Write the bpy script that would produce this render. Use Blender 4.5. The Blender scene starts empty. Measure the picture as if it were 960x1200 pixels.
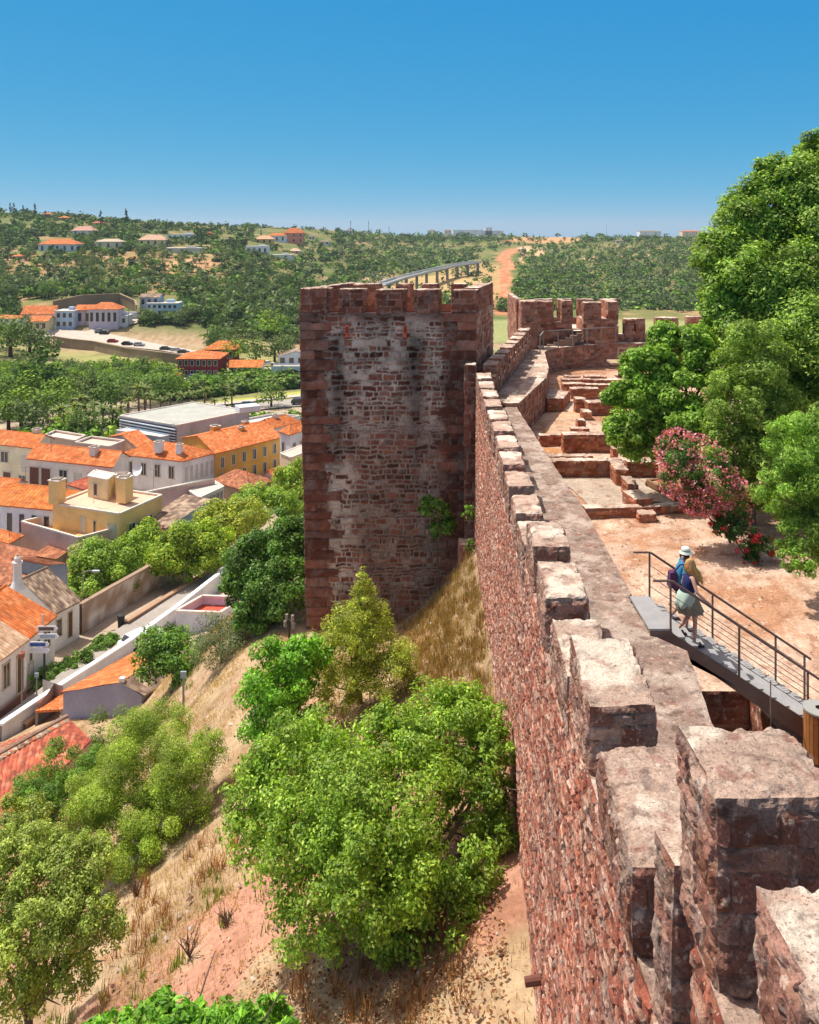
import bpy, bmesh, math, random
import numpy as np
from mathutils import Vector, Matrix, Euler
R = math.radians
random.seed(7)
rng = np.random.default_rng(7)
scene = bpy.context.scene
COL = scene.collection
F = 1000.0; CX = 480.0; HY = 268.0          # the photograph's focal length and horizon, in its own pixels

def at(px, py, Y):                            # a sight line at distance Y
    return Vector(((px-CX)*Y/F, Y, -(py-HY)*Y/F))
def lvl(px, py, H):                           # a sight line where it meets the level H below the eye
    return at(px, py, F*H/(py-HY))

# ------------------------------------------------------------------ noise (numpy)
def _hash(ix, iy, iz, s):
    h = (ix*374761393 + iy*668265263 + iz*2147483647 + s*1274126177) & 0xffffffff
    h = ((h ^ (h >> 13))*1274126177) & 0xffffffff
    h = ((h ^ (h >> 16))*2246822519) & 0xffffffff
    return ((h ^ (h >> 15)) & 0xffffff)/float(0xffffff)
def vnoise(P, s=0):
    P = np.asarray(P, float)
    i = np.floor(P).astype(np.int64); f = P-i; f = f*f*(3-2*f)
    out = 0
    for dx in (0,1):
        wx = f[...,0] if dx else 1-f[...,0]
        for dy in (0,1):
            wy = f[...,1] if dy else 1-f[...,1]
            for dz in (0,1):
                wz = f[...,2] if dz else 1-f[...,2]
                out = out + wx*wy*wz*_hash(i[...,0]+dx, i[...,1]+dy, i[...,2]+dz, s)
    return out*2-1
def fbm(P, s=0, o=4):
    P = np.asarray(P, float); a = 1; t = 0; n = 0
    for k in range(o):
        t = t + a*vnoise(P*(2**k)+k*17.3, s+k); n += a; a *= .5
    return t/n*1.4
def ss(a, b, x):
    t = np.clip((x-a)/(b-a), 0, 1); return t*t*(3-2*t)
def jit(P, amp, freq, s=0):
    P = np.asarray(P, float)
    return P + amp*np.stack([fbm(P*freq, s+k*31, 3) for k in range(3)], -1)

# ------------------------------------------------------------------ meshes
class MB:
    """collects vertices, faces and per-vertex colours of ONE mesh"""
    def __init__(s): s.v=[]; s.f=[]; s.c=[]; s.n=0; s.m=[]
    def add(s, v, f, c=(1,1,1), mi=0):
        v = np.asarray(v, float).reshape(-1,3); f = np.asarray(f, np.int64)
        c = np.asarray(c, float)
        if c.ndim == 1: c = np.tile(c, (len(v),1))
        s.v.append(v); s.c.append(c); s.f.append(f+s.n); s.m.append(np.full(len(f), mi)); s.n += len(v)
    def box(s, c, h, rz=0, col=(1,1,1), mi=0, R3=None):
        c = np.array(c, float); h = np.array(h, float)/2
        q = np.array([[x,y,z] for x in (-1,1) for y in (-1,1) for z in (-1,1)], float)*h
        if R3 is not None: q = q@np.array(R3).T
        elif rz:
            a,b = math.cos(rz), math.sin(rz); q = q@np.array([[a,b,0],[-b,a,0],[0,0,1]])
        s.add(q+c, [[0,1,3,2],[4,6,7,5],[0,4,5,1],[2,3,7,6],[0,2,6,4],[1,5,7,3]], col, mi)
    def hexa(s, bot, top, col=(1,1,1), mi=0):          # prism between two rings of n points
        n = len(bot); v = list(bot)+list(top)
        s.add(v, [[i,(i+1)%n,n+(i+1)%n,n+i] for i in range(n)], col, mi)
        if n == 4: s.add(v, [[3,2,1,0],[4,5,6,7]], col, mi)
        else:
            s.ngon(bot[::-1], col, mi); s.ngon(top, col, mi)
    def ngon(s, pts, col=(1,1,1), mi=0):
        n = len(pts)
        if n == 4: s.add(pts, [[0,1,2,3]], col, mi)
        else:
            c = np.mean(np.array([list(p) for p in pts]),0); s.add(list(map(list,pts))+[list(c)], [[i,(i+1)%n,n] for i in range(n)], col, mi)
    def bar(s, a, b, w, h=None, col=(1,1,1), mi=0):      # a rectangular bar from a to b
        a = Vector(a); b = Vector(b); h = h or w; d = (b-a).normalized()
        up = Vector((0,0,1)) if abs(d.z) < .95 else Vector((0,1,0))
        x = d.cross(up).normalized(); y = x.cross(d)
        r = lambda p: [p+x*w/2*i+y*h/2*j for i,j in ((-1,-1),(1,-1),(1,1),(-1,1))]
        s.hexa(r(a), r(b), col, mi)
    def tube(s, pts, rad, n=8, col=(1,1,1), mi=0, cap=True):
        pts = [Vector(p) for p in pts]
        if not hasattr(rad,'__len__'): rad = [rad]*len(pts)
        V = []; ref = None
        for i,p in enumerate(pts):
            d = (pts[min(i+1,len(pts)-1)]-pts[max(i-1,0)]).normalized()
            if ref is None: ref = Vector((0,0,1)) if abs(d.z)<.9 else Vector((1,0,0))
            x = d.cross(ref).normalized(); y = d.cross(x); ref = ref if abs(d.dot(ref))<.95 else y
            for k in range(n):
                a = 2*math.pi*k/n; V.append(p+(x*math.cos(a)+y*math.sin(a))*rad[i])
        fs = [[i*n+k, i*n+(k+1)%n, (i+1)*n+(k+1)%n, (i+1)*n+k] for i in range(len(pts)-1) for k in range(n)]
        s.add([list(v) for v in V], fs, col, mi)
        if cap:
            s.ngon([list(v) for v in V[:n]], col, mi); s.ngon([list(v) for v in V[-n:]], col, mi)
    def lathe(s, c, prof, n=20, col=(1,1,1), mi=0):       # profile of (radius, z)
        V = [[c[0]+r*math.cos(2*math.pi*k/n), c[1]+r*math.sin(2*math.pi*k/n), c[2]+z] for r,z in prof for k in range(n)]
        s.add(V, [[i*n+k, i*n+(k+1)%n, (i+1)*n+(k+1)%n, (i+1)*n+k] for i in range(len(prof)-1) for k in range(n)], col, mi)
    def build(s, name, mats, parent=None, smooth=False, loc=None):
        me = bpy.data.meshes.new(name)
        V = np.concatenate(s.v) if s.v else np.zeros((0,3))
        if loc is not None: V = V-np.array(loc, float)
        C = np.concatenate(s.c)
        loops = []; starts = []; tot = []; p = 0; mi = []
        for f,m in zip(s.f, s.m):
            k = f.shape[1]; loops.append(f.ravel()); starts.append(np.arange(len(f))*k+p); tot.append(np.full(len(f),k)); p += f.size; mi.append(m)
        loops = np.concatenate(loops).astype(np.int32)
        me.vertices.add(len(V)); me.vertices.foreach_set('co', V.astype(np.float32).ravel())
        me.loops.add(len(loops)); me.loops.foreach_set('vertex_index', loops)
        starts = np.concatenate(starts).astype(np.int32)
        me.polygons.add(len(starts)); me.polygons.foreach_set('loop_start', starts)
        me.polygons.foreach_set('loop_total', np.concatenate(tot).astype(np.int32))
        if not isinstance(mats,(list,tuple)): mats = [mats]
        for m in mats: me.materials.append(m)
        if len(mats) > 1: me.polygons.foreach_set('material_index', np.concatenate(mi).astype(np.int32))
        me.update(calc_edges=True)
        ca = me.color_attributes.new('Col','FLOAT_COLOR','POINT')
        ca.data.foreach_set('color', np.concatenate([C[:,:3], np.ones((len(C),1))],1).astype(np.float32).ravel())
        me.polygons.foreach_set('use_smooth', np.full(len(starts), bool(smooth)))
        me.validate()
        o = bpy.data.objects.new(name, me); COL.objects.link(o)
        if parent is not None: o.parent = parent
        if loc is not None: o.location = loc
        return o

def tag(o, label=None, cat=None, group=None, kind=None):
    if label: o['label'] = label
    if cat: o['category'] = cat
    if group: o['group'] = group
    if kind: o['kind'] = kind
    return o
def empty(name, loc, label, cat, group=None, rz=0):
    o = bpy.data.objects.new(name, None); COL.objects.link(o); o.location = loc; o.rotation_euler = (0,0,rz)
    o.empty_display_size = .1
    return tag(o, label, cat, group)
def fix(o, root):                                         # mesh data in world coords, parent at root.location
    M = Matrix.Translation(root.location)
    if root.rotation_euler.z: M = M @ Matrix.Rotation(root.rotation_euler.z,4,'Z')
    o.data.transform(M.inverted()); o.parent = root
    return o
def sub(mb, name, mats, root, smooth=False):             # world-coordinate geometry as a part of root (an Empty)
    o = mb.build(name, mats, None, smooth); return fix(o, root)
def subsub(mb, name, mats, part, root, smooth=False):    # a sub-part: part's own frame equals its root's frame
    o = mb.build(name, mats, None, smooth)
    M = Matrix.Translation(root.location) @ Matrix.Rotation(root.rotation_euler.z,4,'Z')
    o.data.transform(M.inverted()); o.parent = part
    return o
def copy_tree(o, parent=None):
    c = o.copy(); COL.objects.link(c); c.parent = parent
    for ch in list(o.children): copy_tree(ch, c)
    return c

# ------------------------------------------------------------------ materials
def lin(h):
    h = h.lstrip('#'); r = []
    for i in (0,2,4):
        v = int(h[i:i+2],16)/255; r.append(v/12.92 if v<=.04045 else ((v+.055)/1.055)**2.4)
    return tuple(r)
def mat(name, base=(.5,.5,.5), rough=.8, attr=False, var=.15, nscale=3, bump=0, bscale=30, metal=0, emit=None, trans=0, spec=.3,
        fine=0, fscale=40, coat=None):
    m = bpy.data.materials.new(name); m.use_nodes = True
    nt = m.node_tree; N = nt.nodes; L = nt.links
    b = N['Principled BSDF']; out = N['Material Output']
    b.inputs['Roughness'].default_value = rough; b.inputs['Metallic'].default_value = metal
    b.inputs['Specular IOR Level'].default_value = spec
    tc = N.new('ShaderNodeTexCoord'); ge = N.new('ShaderNodeNewGeometry')
    co = ge.outputs['Position'] if True else None
    if attr:
        a = N.new('ShaderNodeAttribute'); a.attribute_name = 'Col'; c = a.outputs['Color']
        if base != (1,1,1):
            mx = N.new('ShaderNodeMix'); mx.data_type='RGBA'; mx.blend_type='MULTIPLY'; mx.inputs[0].default_value=1
            L.new(c, mx.inputs[6]); mx.inputs[7].default_value=(*base,1); c = mx.outputs[2]
    else:
        rg = N.new('ShaderNodeRGB'); rg.outputs[0].default_value = (*base,1); c = rg.outputs[0]
    def modulate(c, scale, amt, detail=5):
        n = N.new('ShaderNodeTexNoise'); n.inputs['Scale'].default_value = scale; n.inputs['Detail'].default_value = detail
        n.inputs['Roughness'].default_value=.65
        L.new(co, n.inputs['Vector'])
        mr = N.new('ShaderNodeMapRange'); mr.inputs[1].default_value=.3; mr.inputs[2].default_value=.7
        mr.inputs[3].default_value = 1-amt; mr.inputs[4].default_value = 1+amt
        L.new(n.outputs[0], mr.inputs[0])
        h = N.new('ShaderNodeVectorMath'); h.operation='SCALE'; L.new(c, h.inputs[0]); L.new(mr.outputs[0], h.inputs['Scale'])
        return h.outputs[0], n
    n = None
    if var: c, n = modulate(c, nscale, var)
    if fine: c, n2 = modulate(c, fscale, fine, 4)
    L.new(c, b.inputs['Base Color'])
    if bump:
        n3 = N.new('ShaderNodeTexNoise'); n3.inputs['Scale'].default_value = bscale; n3.inputs['Detail'].default_value=6; n3.inputs['Roughness'].default_value=.7
        L.new(co, n3.inputs['Vector'])
        bp = N.new('ShaderNodeBump'); bp.inputs['Strength'].default_value = 1; bp.inputs['Distance'].default_value = bump
        L.new(n3.outputs[0], bp.inputs['Height']); L.new(bp.outputs[0], b.inputs['Normal'])
    if trans:
        t = N.new('ShaderNodeBsdfTranslucent'); g = N.new('ShaderNodeVectorMath'); g.operation='MULTIPLY'
        g.inputs[1].default_value = (1.7,1.6,.45); L.new(c, g.inputs[0]); L.new(g.outputs[0], t.inputs[0])
        ms = N.new('ShaderNodeMixShader'); ms.inputs[0].default_value = trans
        L.new(b.outputs[0], ms.inputs[1]); L.new(t.outputs[0], ms.inputs[2]); L.new(ms.outputs[0], out.inputs[0])
    return m
M = {}
def speckle(m, scale, dark, pale):
    nt = m.node_tree; N = nt.nodes; L = nt.links; b = N['Principled BSDF']; src = b.inputs['Base Color'].links[0].from_socket
    ge = N.new('ShaderNodeNewGeometry')
    for sc_, lo, hi, col in ((scale, .58, .66, dark), (scale*.6, .62, .70, pale), (scale*.22, .60, .68, pale), (scale*.12, .56, .66, dark), (scale*2.2, .58, .66, dark)):
        n = N.new('ShaderNodeTexNoise'); n.inputs['Scale'].default_value = sc_; n.inputs['Detail'].default_value = 3; n.inputs['Roughness'].default_value = .6
        mp = N.new('ShaderNodeVectorMath'); mp.operation='ADD'; mp.inputs[1].default_value=(sc_*3.1,sc_*1.7,sc_); L.new(ge.outputs['Position'], mp.inputs[0]); L.new(mp.outputs[0], n.inputs['Vector'])
        mr = N.new('ShaderNodeMapRange'); mr.inputs[1].default_value = lo; mr.inputs[2].default_value = hi; mr.inputs[3].default_value = 0; mr.inputs[4].default_value = .6; L.new(n.outputs[0], mr.inputs[0])
        mx = N.new('ShaderNodeMix'); mx.data_type='RGBA'; L.new(mr.outputs[0], mx.inputs[0]); L.new(src, mx.inputs[6]); mx.inputs[7].default_value = (*col,1); src = mx.outputs[2]
    L.new(src, b.inputs['Base Color'])
M['stone']   = mat('castle_sandstone', (1,1,1), .92, attr=True, var=.16, nscale=2.1, fine=.25, fscale=26, bump=.022, bscale=34, spec=.15)
speckle(M['stone'], 34, lin('#4f3a33'), lin('#cfc0ae'))
M['stonef']  = mat('far_castle_sandstone', (1,1,1), .92, attr=True, var=.2, nscale=.9, fine=.2, fscale=7, bump=.03, bscale=8, spec=.15)
M['earth']   = mat('ground_earth', (1,1,1), .95, attr=True, var=.14, nscale=.35, fine=.22, fscale=5, bump=.05, bscale=6, spec=.1)
M['court']   = mat('courtyard_earth', (1,1,1), .95, attr=True, var=.16, nscale=.9, fine=.26, fscale=11, bump=.03, bscale=16, spec=.1)
speckle(M['court'], 16, lin('#8a5f48'), lin('#e0cdb8'))
M['leaf']    = mat('foliage', (1,1,1), .5, attr=True, var=0, trans=.3, spec=.3)
M['leaffar'] = mat('distant_foliage', (1,1,1), .8, attr=True, var=0, trans=.12, spec=.1)
M['bark']    = mat('bark', (.16,.115,.08), .95, var=.3, nscale=6, bump=.03, bscale=14, spec=.1)
M['attr']    = mat('painted_surface', (1,1,1), .7, attr=True, var=.08, nscale=.7, fine=.06, fscale=9)
M['plaster'] = mat('lime_plaster', (1,1,1), .85, attr=True, var=.12, nscale=.45, fine=.07, fscale=4, spec=.15)
M['tile']    = mat('clay_tile', (1,1,1), .85, attr=True, var=.2, nscale=.8, fine=.22, fscale=5, spec=.2)
M['glass']   = mat('window_glass', (.03,.035,.045), .12, var=0, spec=.8)
M['metal']   = mat('brown_steel', (.17,.115,.09), .55, var=.15, nscale=5, metal=.1)
M['dark']    = mat('dark_paint', (.03,.03,.03), .6, var=.1)
M['asphalt'] = mat('asphalt', (.2,.19,.19), .9, var=.14, nscale=.6, fine=.12, fscale=8)
M['tread']   = mat('grey_steel_tread', (.33,.33,.33), .55, var=.12, nscale=3, metal=.1)
M['wood']    = mat('warm_wood', (1,1,1), .6, attr=True, var=.18, nscale=9)
M['skin']    = mat('skin', (.52,.3,.22), .55, var=.05)
M['cloth']   = mat('woven_cloth', (1,1,1), .9, attr=True, var=.08, nscale=30, spec=.1)
M['hair']    = mat('hair', (1,1,1), .45, attr=True, var=.15, nscale=60)
M['carpaint']= mat('car_paint', (1,1,1), .25, attr=True, var=0, spec=.6)
M['straw']   = mat('dry_straw', (1,1,1), .8, attr=True, var=0, trans=.25, spec=.15)
# ------------------------------------------------------------------ masonry
RED = [lin(c) for c in ('#9a6450','#8c5744','#a5705a','#7d4e3e','#b07e68','#935e4a','#a0745f','#865440','#b98a74','#8f6852')]
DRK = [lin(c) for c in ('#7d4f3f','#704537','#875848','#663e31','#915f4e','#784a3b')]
LIME = lin('#dacbbb'); MORT = lin('#a38473'); CAPC = lin('#d6c7b5'); CAPB = lin('#b29a89')
def panel(mb, fn, lu, lv, res=.05, course=(.14,.26), slen=(.2,.5), pal=RED, mortar=MORT, depth=.025, seed=0, wobk=1.0, capc=None,
          cap=False, fade=.05, joint=.014, limef=None, rough=.012, mort_col=1.0, stain=None):
    ru, rv = res if isinstance(res, tuple) else (res, res)
    nu = max(2, int(lu/ru)); nv = max(2, int(lv/rv))
    u, v = np.meshgrid(np.linspace(0,lu,nu+1), np.linspace(0,lv,nv+1), indexing='ij')
    P = fn(u, v); e = 1e-3
    N = np.cross(fn(u+e, v)-P, fn(u, v+e)-P); N /= np.linalg.norm(N, axis=-1, keepdims=True)+1e-12
    edge = np.minimum(np.minimum(u, lu-u), np.minimum(v, lv-v)); w = ss(0, fade, edge)
    capc = capc or (CAPB, CAPC)
    if cap:
        n1 = fbm(P*1.6, seed, 4); n2 = fbm(P*7, seed+9, 4); n3 = fbm(P*3.1+5, seed+4, 4)
        d = depth*(.8*n2+.6*n1)
        t = ss(-.15,.35,n1+.35*n2)[...,None]
        C = np.array(capc[0])*(1-t)+np.array(capc[1])*t
        lich = ss(.32,.5,n3)[...,None]; C = C*(1-.45*lich)+np.array(lin('#6f625c'))*.45*lich
        sp = ss(.42,.55,fbm(P*4.3+31, seed+7, 3))[...,None]; C = C*(1-.5*sp)+np.array(lin('#8a5648'))*.5*sp
    else:
        r = np.random.default_rng(seed+100)
        wob = wobk*(.03*fbm(P*2.2, seed+3, 2)+.012*fbm(P*9, seed+5, 2))
        vv = v+wob*(course[0]/.14)
        hs = [0]
        while hs[-1] < lv+1: hs.append(hs[-1]+r.uniform(*course))
        hs = np.array(hs); ci = np.clip(np.searchsorted(hs, vv+.3)-1, 0, len(hs)-2)
        dv = np.minimum(vv+.3-hs[ci], hs[ci+1]-(vv+.3))
        S = np.zeros(u.shape, np.int64); du = np.zeros(u.shape); uu = u+.03*fbm(P*2.9+9, seed+8, 2)
        for c in np.unique(ci):
            m = ci == c; q = [-1-r.uniform(0,.5)]
            while q[-1] < lu+1: q.append(q[-1]+r.uniform(*slen))
            q = np.array(q); k = np.clip(np.searchsorted(q, uu[m])-1, 0, len(q)-2)
            du[m] = np.minimum(uu[m]-q[k], q[k+1]-uu[m]); S[m] = k+c*977
        dist = np.minimum(du, dv); st = ss(joint*.4, joint*1.8, dist)
        hsh = lambda s: _hash(S, S*0+seed, S*0, s)
        d = st*depth*(.35+.9*hsh(1))+rough*fbm(P*11, seed+2, 3)*st
        idx = (hsh(2)*len(pal)).astype(int).clip(0,len(pal)-1)
        C = np.array(pal)[idx]*(.82+.36*hsh(3))[...,None]
        big = fbm(P*.5, seed+6, 3)[...,None]; C = C*(1+.22*big)
        st3 = (st*mort_col+(1-mort_col))[...,None]
        C = np.array(mortar)*(1-st3)+C*st3
        if limef is not None:
            lf = limef(u, v, P)
            lf = np.clip(lf,0,1)*np.clip((1-st)*1.0+st*ss(.12,.4,.95*fbm(P*1.25, seed+12, 4)+.75*(hsh(4)-.5)+.3*(lf-.7)+.12),0,1)*.85
            C = C*(1-lf[...,None])+np.array(LIME)*lf[...,None]
        if stain is not None: C = C*stain(u, v, P)[...,None]
        lic = ss(.15,.42,fbm(P*3.3+40, seed+14, 4))[...,None]
        C = C*(1-.45*lic)+np.array(lin('#8d8076'))*.45*lic
    P = P+N*(d*w)[...,None]
    P = jit(P, .018 if not cap else .02, 1.7, 77)
    i = np.arange((nu+1)*(nv+1)).reshape(nu+1, nv+1)
    f = np.stack([i[:-1,:-1], i[1:,:-1], i[1:,1:], i[:-1,1:]], -1).reshape(-1,4)
    mb.add(P.reshape(-1,3), f, C.reshape(-1,3))

def block(mb, foot, z0, z1, res=.05, seed=0, top=True, sides=(0,1,2,3), topz=None, **kw):
    """masonry block over a quad footprint (counter-clockwise seen from above)"""
    foot = [np.array([p[0],p[1]], float) for p in foot]; n_before = len(mb.v)
    kc = {k:kw[k] for k in ('pal','mortar','course','slen','depth','joint','rough','limef','stain','wobk') if k in kw}
    for i in sides:
        a, b = foot[i], foot[(i+1)%4]; L = np.linalg.norm(b-a); H = z1-z0
        def fn(u, v, a=a, b=b, L=L):
            t = u/L; return np.stack([a[0]+(b[0]-a[0])*t, a[1]+(b[1]-a[1])*t, z0+v], -1)
        panel(mb, fn, L, H, res, seed=seed+i*7, **kc)
    if top:
        L1 = np.linalg.norm(foot[1]-foot[0]); L2 = np.linalg.norm(foot[3]-foot[0])
        def ft(u, v):
            s = (u/L1)[...,None]; t = (v/L2)[...,None]
            q = foot[0]*(1-s)*(1-t)+foot[1]*s*(1-t)+foot[2]*s*t+foot[3]*(1-s)*t
            return np.concatenate([q, np.full(u.shape+(1,), z1)], -1)
        panel(mb, ft, L1, L2, res, seed=seed+50, cap=True, depth=min(.03, kw.get('depth',.03)))
    # worn arrises: both faces of an edge are pulled in by the same amount
    cen = sum(foot)/4; u_ = foot[1]-foot[0]; v_ = foot[3]-foot[0]; lu_ = np.linalg.norm(u_); lv_ = np.linalg.norm(v_); u_ = u_/lu_; v_ = v_/lv_
    ch = kw.get('chip', .055)
    for k_ in range(n_before, len(mb.v)):
        P = mb.v[k_]; q = P[:,:2]-cen
        d3 = np.sort(np.stack([lu_/2-np.abs(q@u_), lv_/2-np.abs(q@v_), z1-P[:,2]],1).clip(0,9),axis=1); dd = d3[:,0]+d3[:,1]
        a_ = ch*np.clip(.35+1.1*fbm(P*3.1,seed%50,3)+.5*fbm(P*11,seed%50+7,3),0,1.6)*ss(.16,0,dd)
        hd = q/(np.linalg.norm(q,axis=1,keepdims=True)+1e-6); P[:,:2] -= hd*a_[:,None]; P[:,2] -= a_*.8*ss(.3,0,z1-P[:,2])

def merlon(name, foot, z0, z1, root, res, seed, holes=0, **kw):
    mb = MB(); block(mb, foot, z0, z1, res, seed, **kw)
    return sub(mb, name, M['stone'] if res < .05 else M['stonef'], root, smooth=False)

# the outer line of the long wall, X as a function of Y (metres)
_wy = np.array([-6, 3, 5.2, 6.9, 7.9, 9.75, 10.55, 12.4, 14.8, 17.2, 19.6, 22.5, 27.1, 31.6, 36, 40.3, 45.2])
_wx = np.array([1.95,2.08,2.12,2.16,2.08,2.17,2.24,2.36,2.46,2.57,2.69,2.81,2.97,3.14,3.22,3.32,3.52])
WX = lambda y: np.interp(y, _wy, _wx)
SUNV = None

wall = empty('castle_wall', (3.5, 20, -15), 'long red sandstone castle wall with merlons, from the foreground to the tall tower', 'castle wall')
SILL = lambda y: -8.2+np.interp(y, [0,6.5,7.0,11.4,12.6,19.5,20.3,46], [2.8,2.8,1.45,1.45,.5,.5,-.35,-.35])   # foot of the merlons
# outer face
mb = MB()
segs = [(-2,6.45,.035,.04), (6.45,12.5,.035,.04), (12.5,19.95,.05,.045), (19.95,44.9,.07,.055)]
for k,(y0,y1,ru,rv) in enumerate(segs):
    zt = float(SILL((y0+y1)/2))
    def fn(u, v, y1=y1, zt=zt):
        y = y1-u; z = -17.2+v*(zt+17.2)/1.0
        bat = (zt-z)*.012
        return np.stack([WX(y)-bat, y, z], -1)
    # v in metres: scale handled by passing the height
    def fn2(u, v, y1=y1, zt=zt):
        y = y1-u; z = -17.2+v; return np.stack([WX(y)-(zt-z)*.012, y, z], -1)
    panel(mb, fn2, y1-y0, zt+17.2, (ru,rv), course=(.05,.13), slen=(.07,.34), depth=.042, seed=5+k, fade=.02, joint=.011, rough=.022,
          pal=[lin(c) for c in ('#a8664e','#9c5a46','#b57660','#8c4e3c','#c08c74','#a26852','#d6b09a','#84483a','#b58c74','#ac6c56','#c9a28c','#9f5c48')], mortar=lin('#74493c'),
          limef=lambda u,v,P: .16*ss(.1,.5,fbm(P*np.array([.6,.35,.25]),3,3)))
sub(mb, 'outer_face', M['stone'], wall)
# parapet between merlons: sills and inner parapet
mb = MB()
for k,(y0,y1,ru,rv) in enumerate(segs):
    zt = float(SILL((y0+y1)/2))
    f = [(WX(y0), y0), (WX(y0)+.82, y0), (WX(y1)+.82, y1), (WX(y1), y1)]
    n = 6
    for j in range(n):
        a = y0+(y1-y0)*j/n; b = y0+(y1-y0)*(j+1)/n
        f = [(WX(a)+.003,a),(WX(a)+.82,a),(WX(b)+.82,b),(WX(b)+.003,b)]
        block(mb, f, -9.0, zt, .07, 300+k*10+j, sides=(0,1,2,3), chip=0)
sub(mb, 'parapet', M['stone'], wall)
# merlons: far edge, near edge, level of the top (metres below the eye), width
MER = [(5.2,3.5,4.0,.95),(6.87,6.0,4.0,.95),(7.42,7.0,5.22,.85),(9.75,7.9,5.9,.86),(12.4,10.55,5.9,.82),(14.8,12.86,6.75,.8),
       (17.2,15.5,6.7,.78),(19.6,18.0,6.7,.78),(21.95,20.3,7.5,.74),(24.2,22.5,7.5,.72)]
for yn in (24.8,27.1,29.4,31.6,33.8,36.0,38.1,40.3,42.7): MER.append((yn+1.62, yn, 7.5+random.uniform(-.03,.03), .72))
for i,(yf,yn,H,w) in enumerate(MER):
    x0, x1 = WX(yn), WX(yf); z0 = float(SILL((yn+yf)/2))-.02
    j = lambda: random.uniform(-.025,.025)
    foot = [(x0+j(),yn),(x0+w+j(),yn),(x1+w+j(),yf),(x1+j(),yf)]
    if i == 2: foot = [(x0,yn),(x0+w,yn),(x1+w,yf),(x1,yf)]
    res = .018 if yn < 8 else (.024 if yn < 13 else (.035 if yn < 21 else .055))
    o = merlon('merlon', foot, z0, -H, wall, res, 900+i*13, depth=.026, joint=.012, rough=.03, wobk=1.3, chip=.02 if i==2 else .055, course=(.12,.34) if yn<8 else (.13,.24), slen=(.18,.6),
        pal=[lin(c) for c in ('#93695a','#885d4e','#9e7869','#7d5443','#a48473','#8a6b5b','#a99080')], mortar=lin('#957664') )
# walkway slab top and its courtyard side
YS = np.array([0, 15.4, 17.9, 18.0, 18.7, 20.6, 20.8, 27, 33, 42.3, 45.6]); XS = np.array([5.5,5.5,5.75,5.3,5.3,5.3,5.42,5.55,5.4,5.35,5.3])
XS = np.array([5.5,5.45,5.85,5.86,5.3,5.3,5.42,5.55,5.42,5.35,5.3])
WR = lambda y: np.interp(y, YS, XS)
mb = MB()
def wf(u, v):
    y = u; s = v/1.9; x = (WX(y)+.8)*(1-s)+WR(y)*s
    return np.stack([x, y, -8.9+.02*np.sin(x*2+y)], -1)
# order so that the normal is up
def wf2(u, v):
    y = v; s = u/1.9; x = (WX(y)+.8)*(1-s)+WR(y)*s
    return np.stack([x, y, np.full(np.shape(x), -8.9)], -1)
WALKC = (lin('#958073'), lin('#b5a496'))
panel(mb, wf2, 1.9, 45.6, (.06,.06), capc=WALKC, cap=True, depth=.02, seed=21, fade=.02)
for a,b in zip(YS[:-1], YS[1:]):
    if b-a < .02: continue
    def ff(u, v, a=a, b=b):
        return np.stack([WR(a+u), a+u, -11.6+v], -1)
    panel(mb, ff, b-a, 2.7, (.07,.07), course=(.14,.24), slen=(.2,.5), seed=31, fade=.02)
o = sub(mb, 'walkway', M['stone'], wall)
# iron spout stub low on the outer face
mb = MB(); mb.tube([(2.38,15.4,-13.55),(2.08,15.4,-13.6)], [.09,.08], 10, lin('#6b4033')); sub(mb, 'drain_stub', M['attr'], wall)
# end pier of the wall beside the tower
mb = MB(); block(mb, [(2.85,44.5),(3.46,44.5),(3.55,45.3),(2.95,45.3)], -19.0, -7.1, .07, 61, course=(.25,.5), slen=(.4,.8), pal=DRK)
sub(mb, 'end_pier', M['stonef'], wall)
mb = MB(); block(mb, [(2.5,42.9),(3.3,42.9),(3.3,43.9),(2.5,43.9)], -18.5, -15.9, .07, 62, course=(.2,.35), slen=(.4,.8)); sub(mb, 'footing_block', M['stonef'], wall)

# ------------------------------------------------------------------ the tall tower
def quadlerp(f, s, t): return f[0]*(1-s)*(1-t)+f[1]*s*(1-t)+f[2]*s*t+f[3]*(1-s)*t
tw = empty('castle_tower', (-1.2, 49, -24), 'tall square red sandstone tower with white mortar patches beside the long wall', 'tower')
TF = [np.array(p) for p in ((-5.93,46.),(3.6,46.),(5.05,51.6),(-3.6,51.6))]     # footprint at the top
TB = [np.array(p) for p in ((-5.45,46.),(3.6,45.95),(5.05,51.6),(-3.4,51.6))]    # at the foot
ZT = -4.55; ZB = -25
def tstain(u, v, P):
    x = P[...,0]; z = P[...,2]; s = np.ones(x.shape)
    for xc, wd, ln in ((-3.87,.42,9.),(.34,.5,8.2),(-4.8,.3,4)):
        wob = .15*fbm(P*.9+3, 5, 3)
        k = np.exp(-((x-xc+wob)/wd)**2)*ss(ln+1.5,ln-4,-4.6-z)*ss(-5.2,-6.2,z)
        s = s*(1-.68*np.clip(k,0,1))
    s = s*(1-.25*ss(-.1,.5,fbm(P*.6+8,8,3)))
    return s
def tlime(u, v, P):
    x = P[...,0]; z = P[...,2]
    m = ss(-5.0,-4.2,x+.35*fbm(P*1.3,2,2))*ss(2.2,1.4,x+.35*fbm(P*1.3+5,2,2))
    low = np.interp(-z, [4.6,5.4,9.0,11.5,16,19,21,25],[.2,1.05,1.0,.62,.42,.42,.2,.05])
    left = np.interp(-z,[5,11,14,20],[0,0,.6,.6])*np.exp(-((x+3.7)/.8)**2)
    return m*np.clip(low+left,0,1)
def tpal(k): return DRK
mb = MB()
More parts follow.
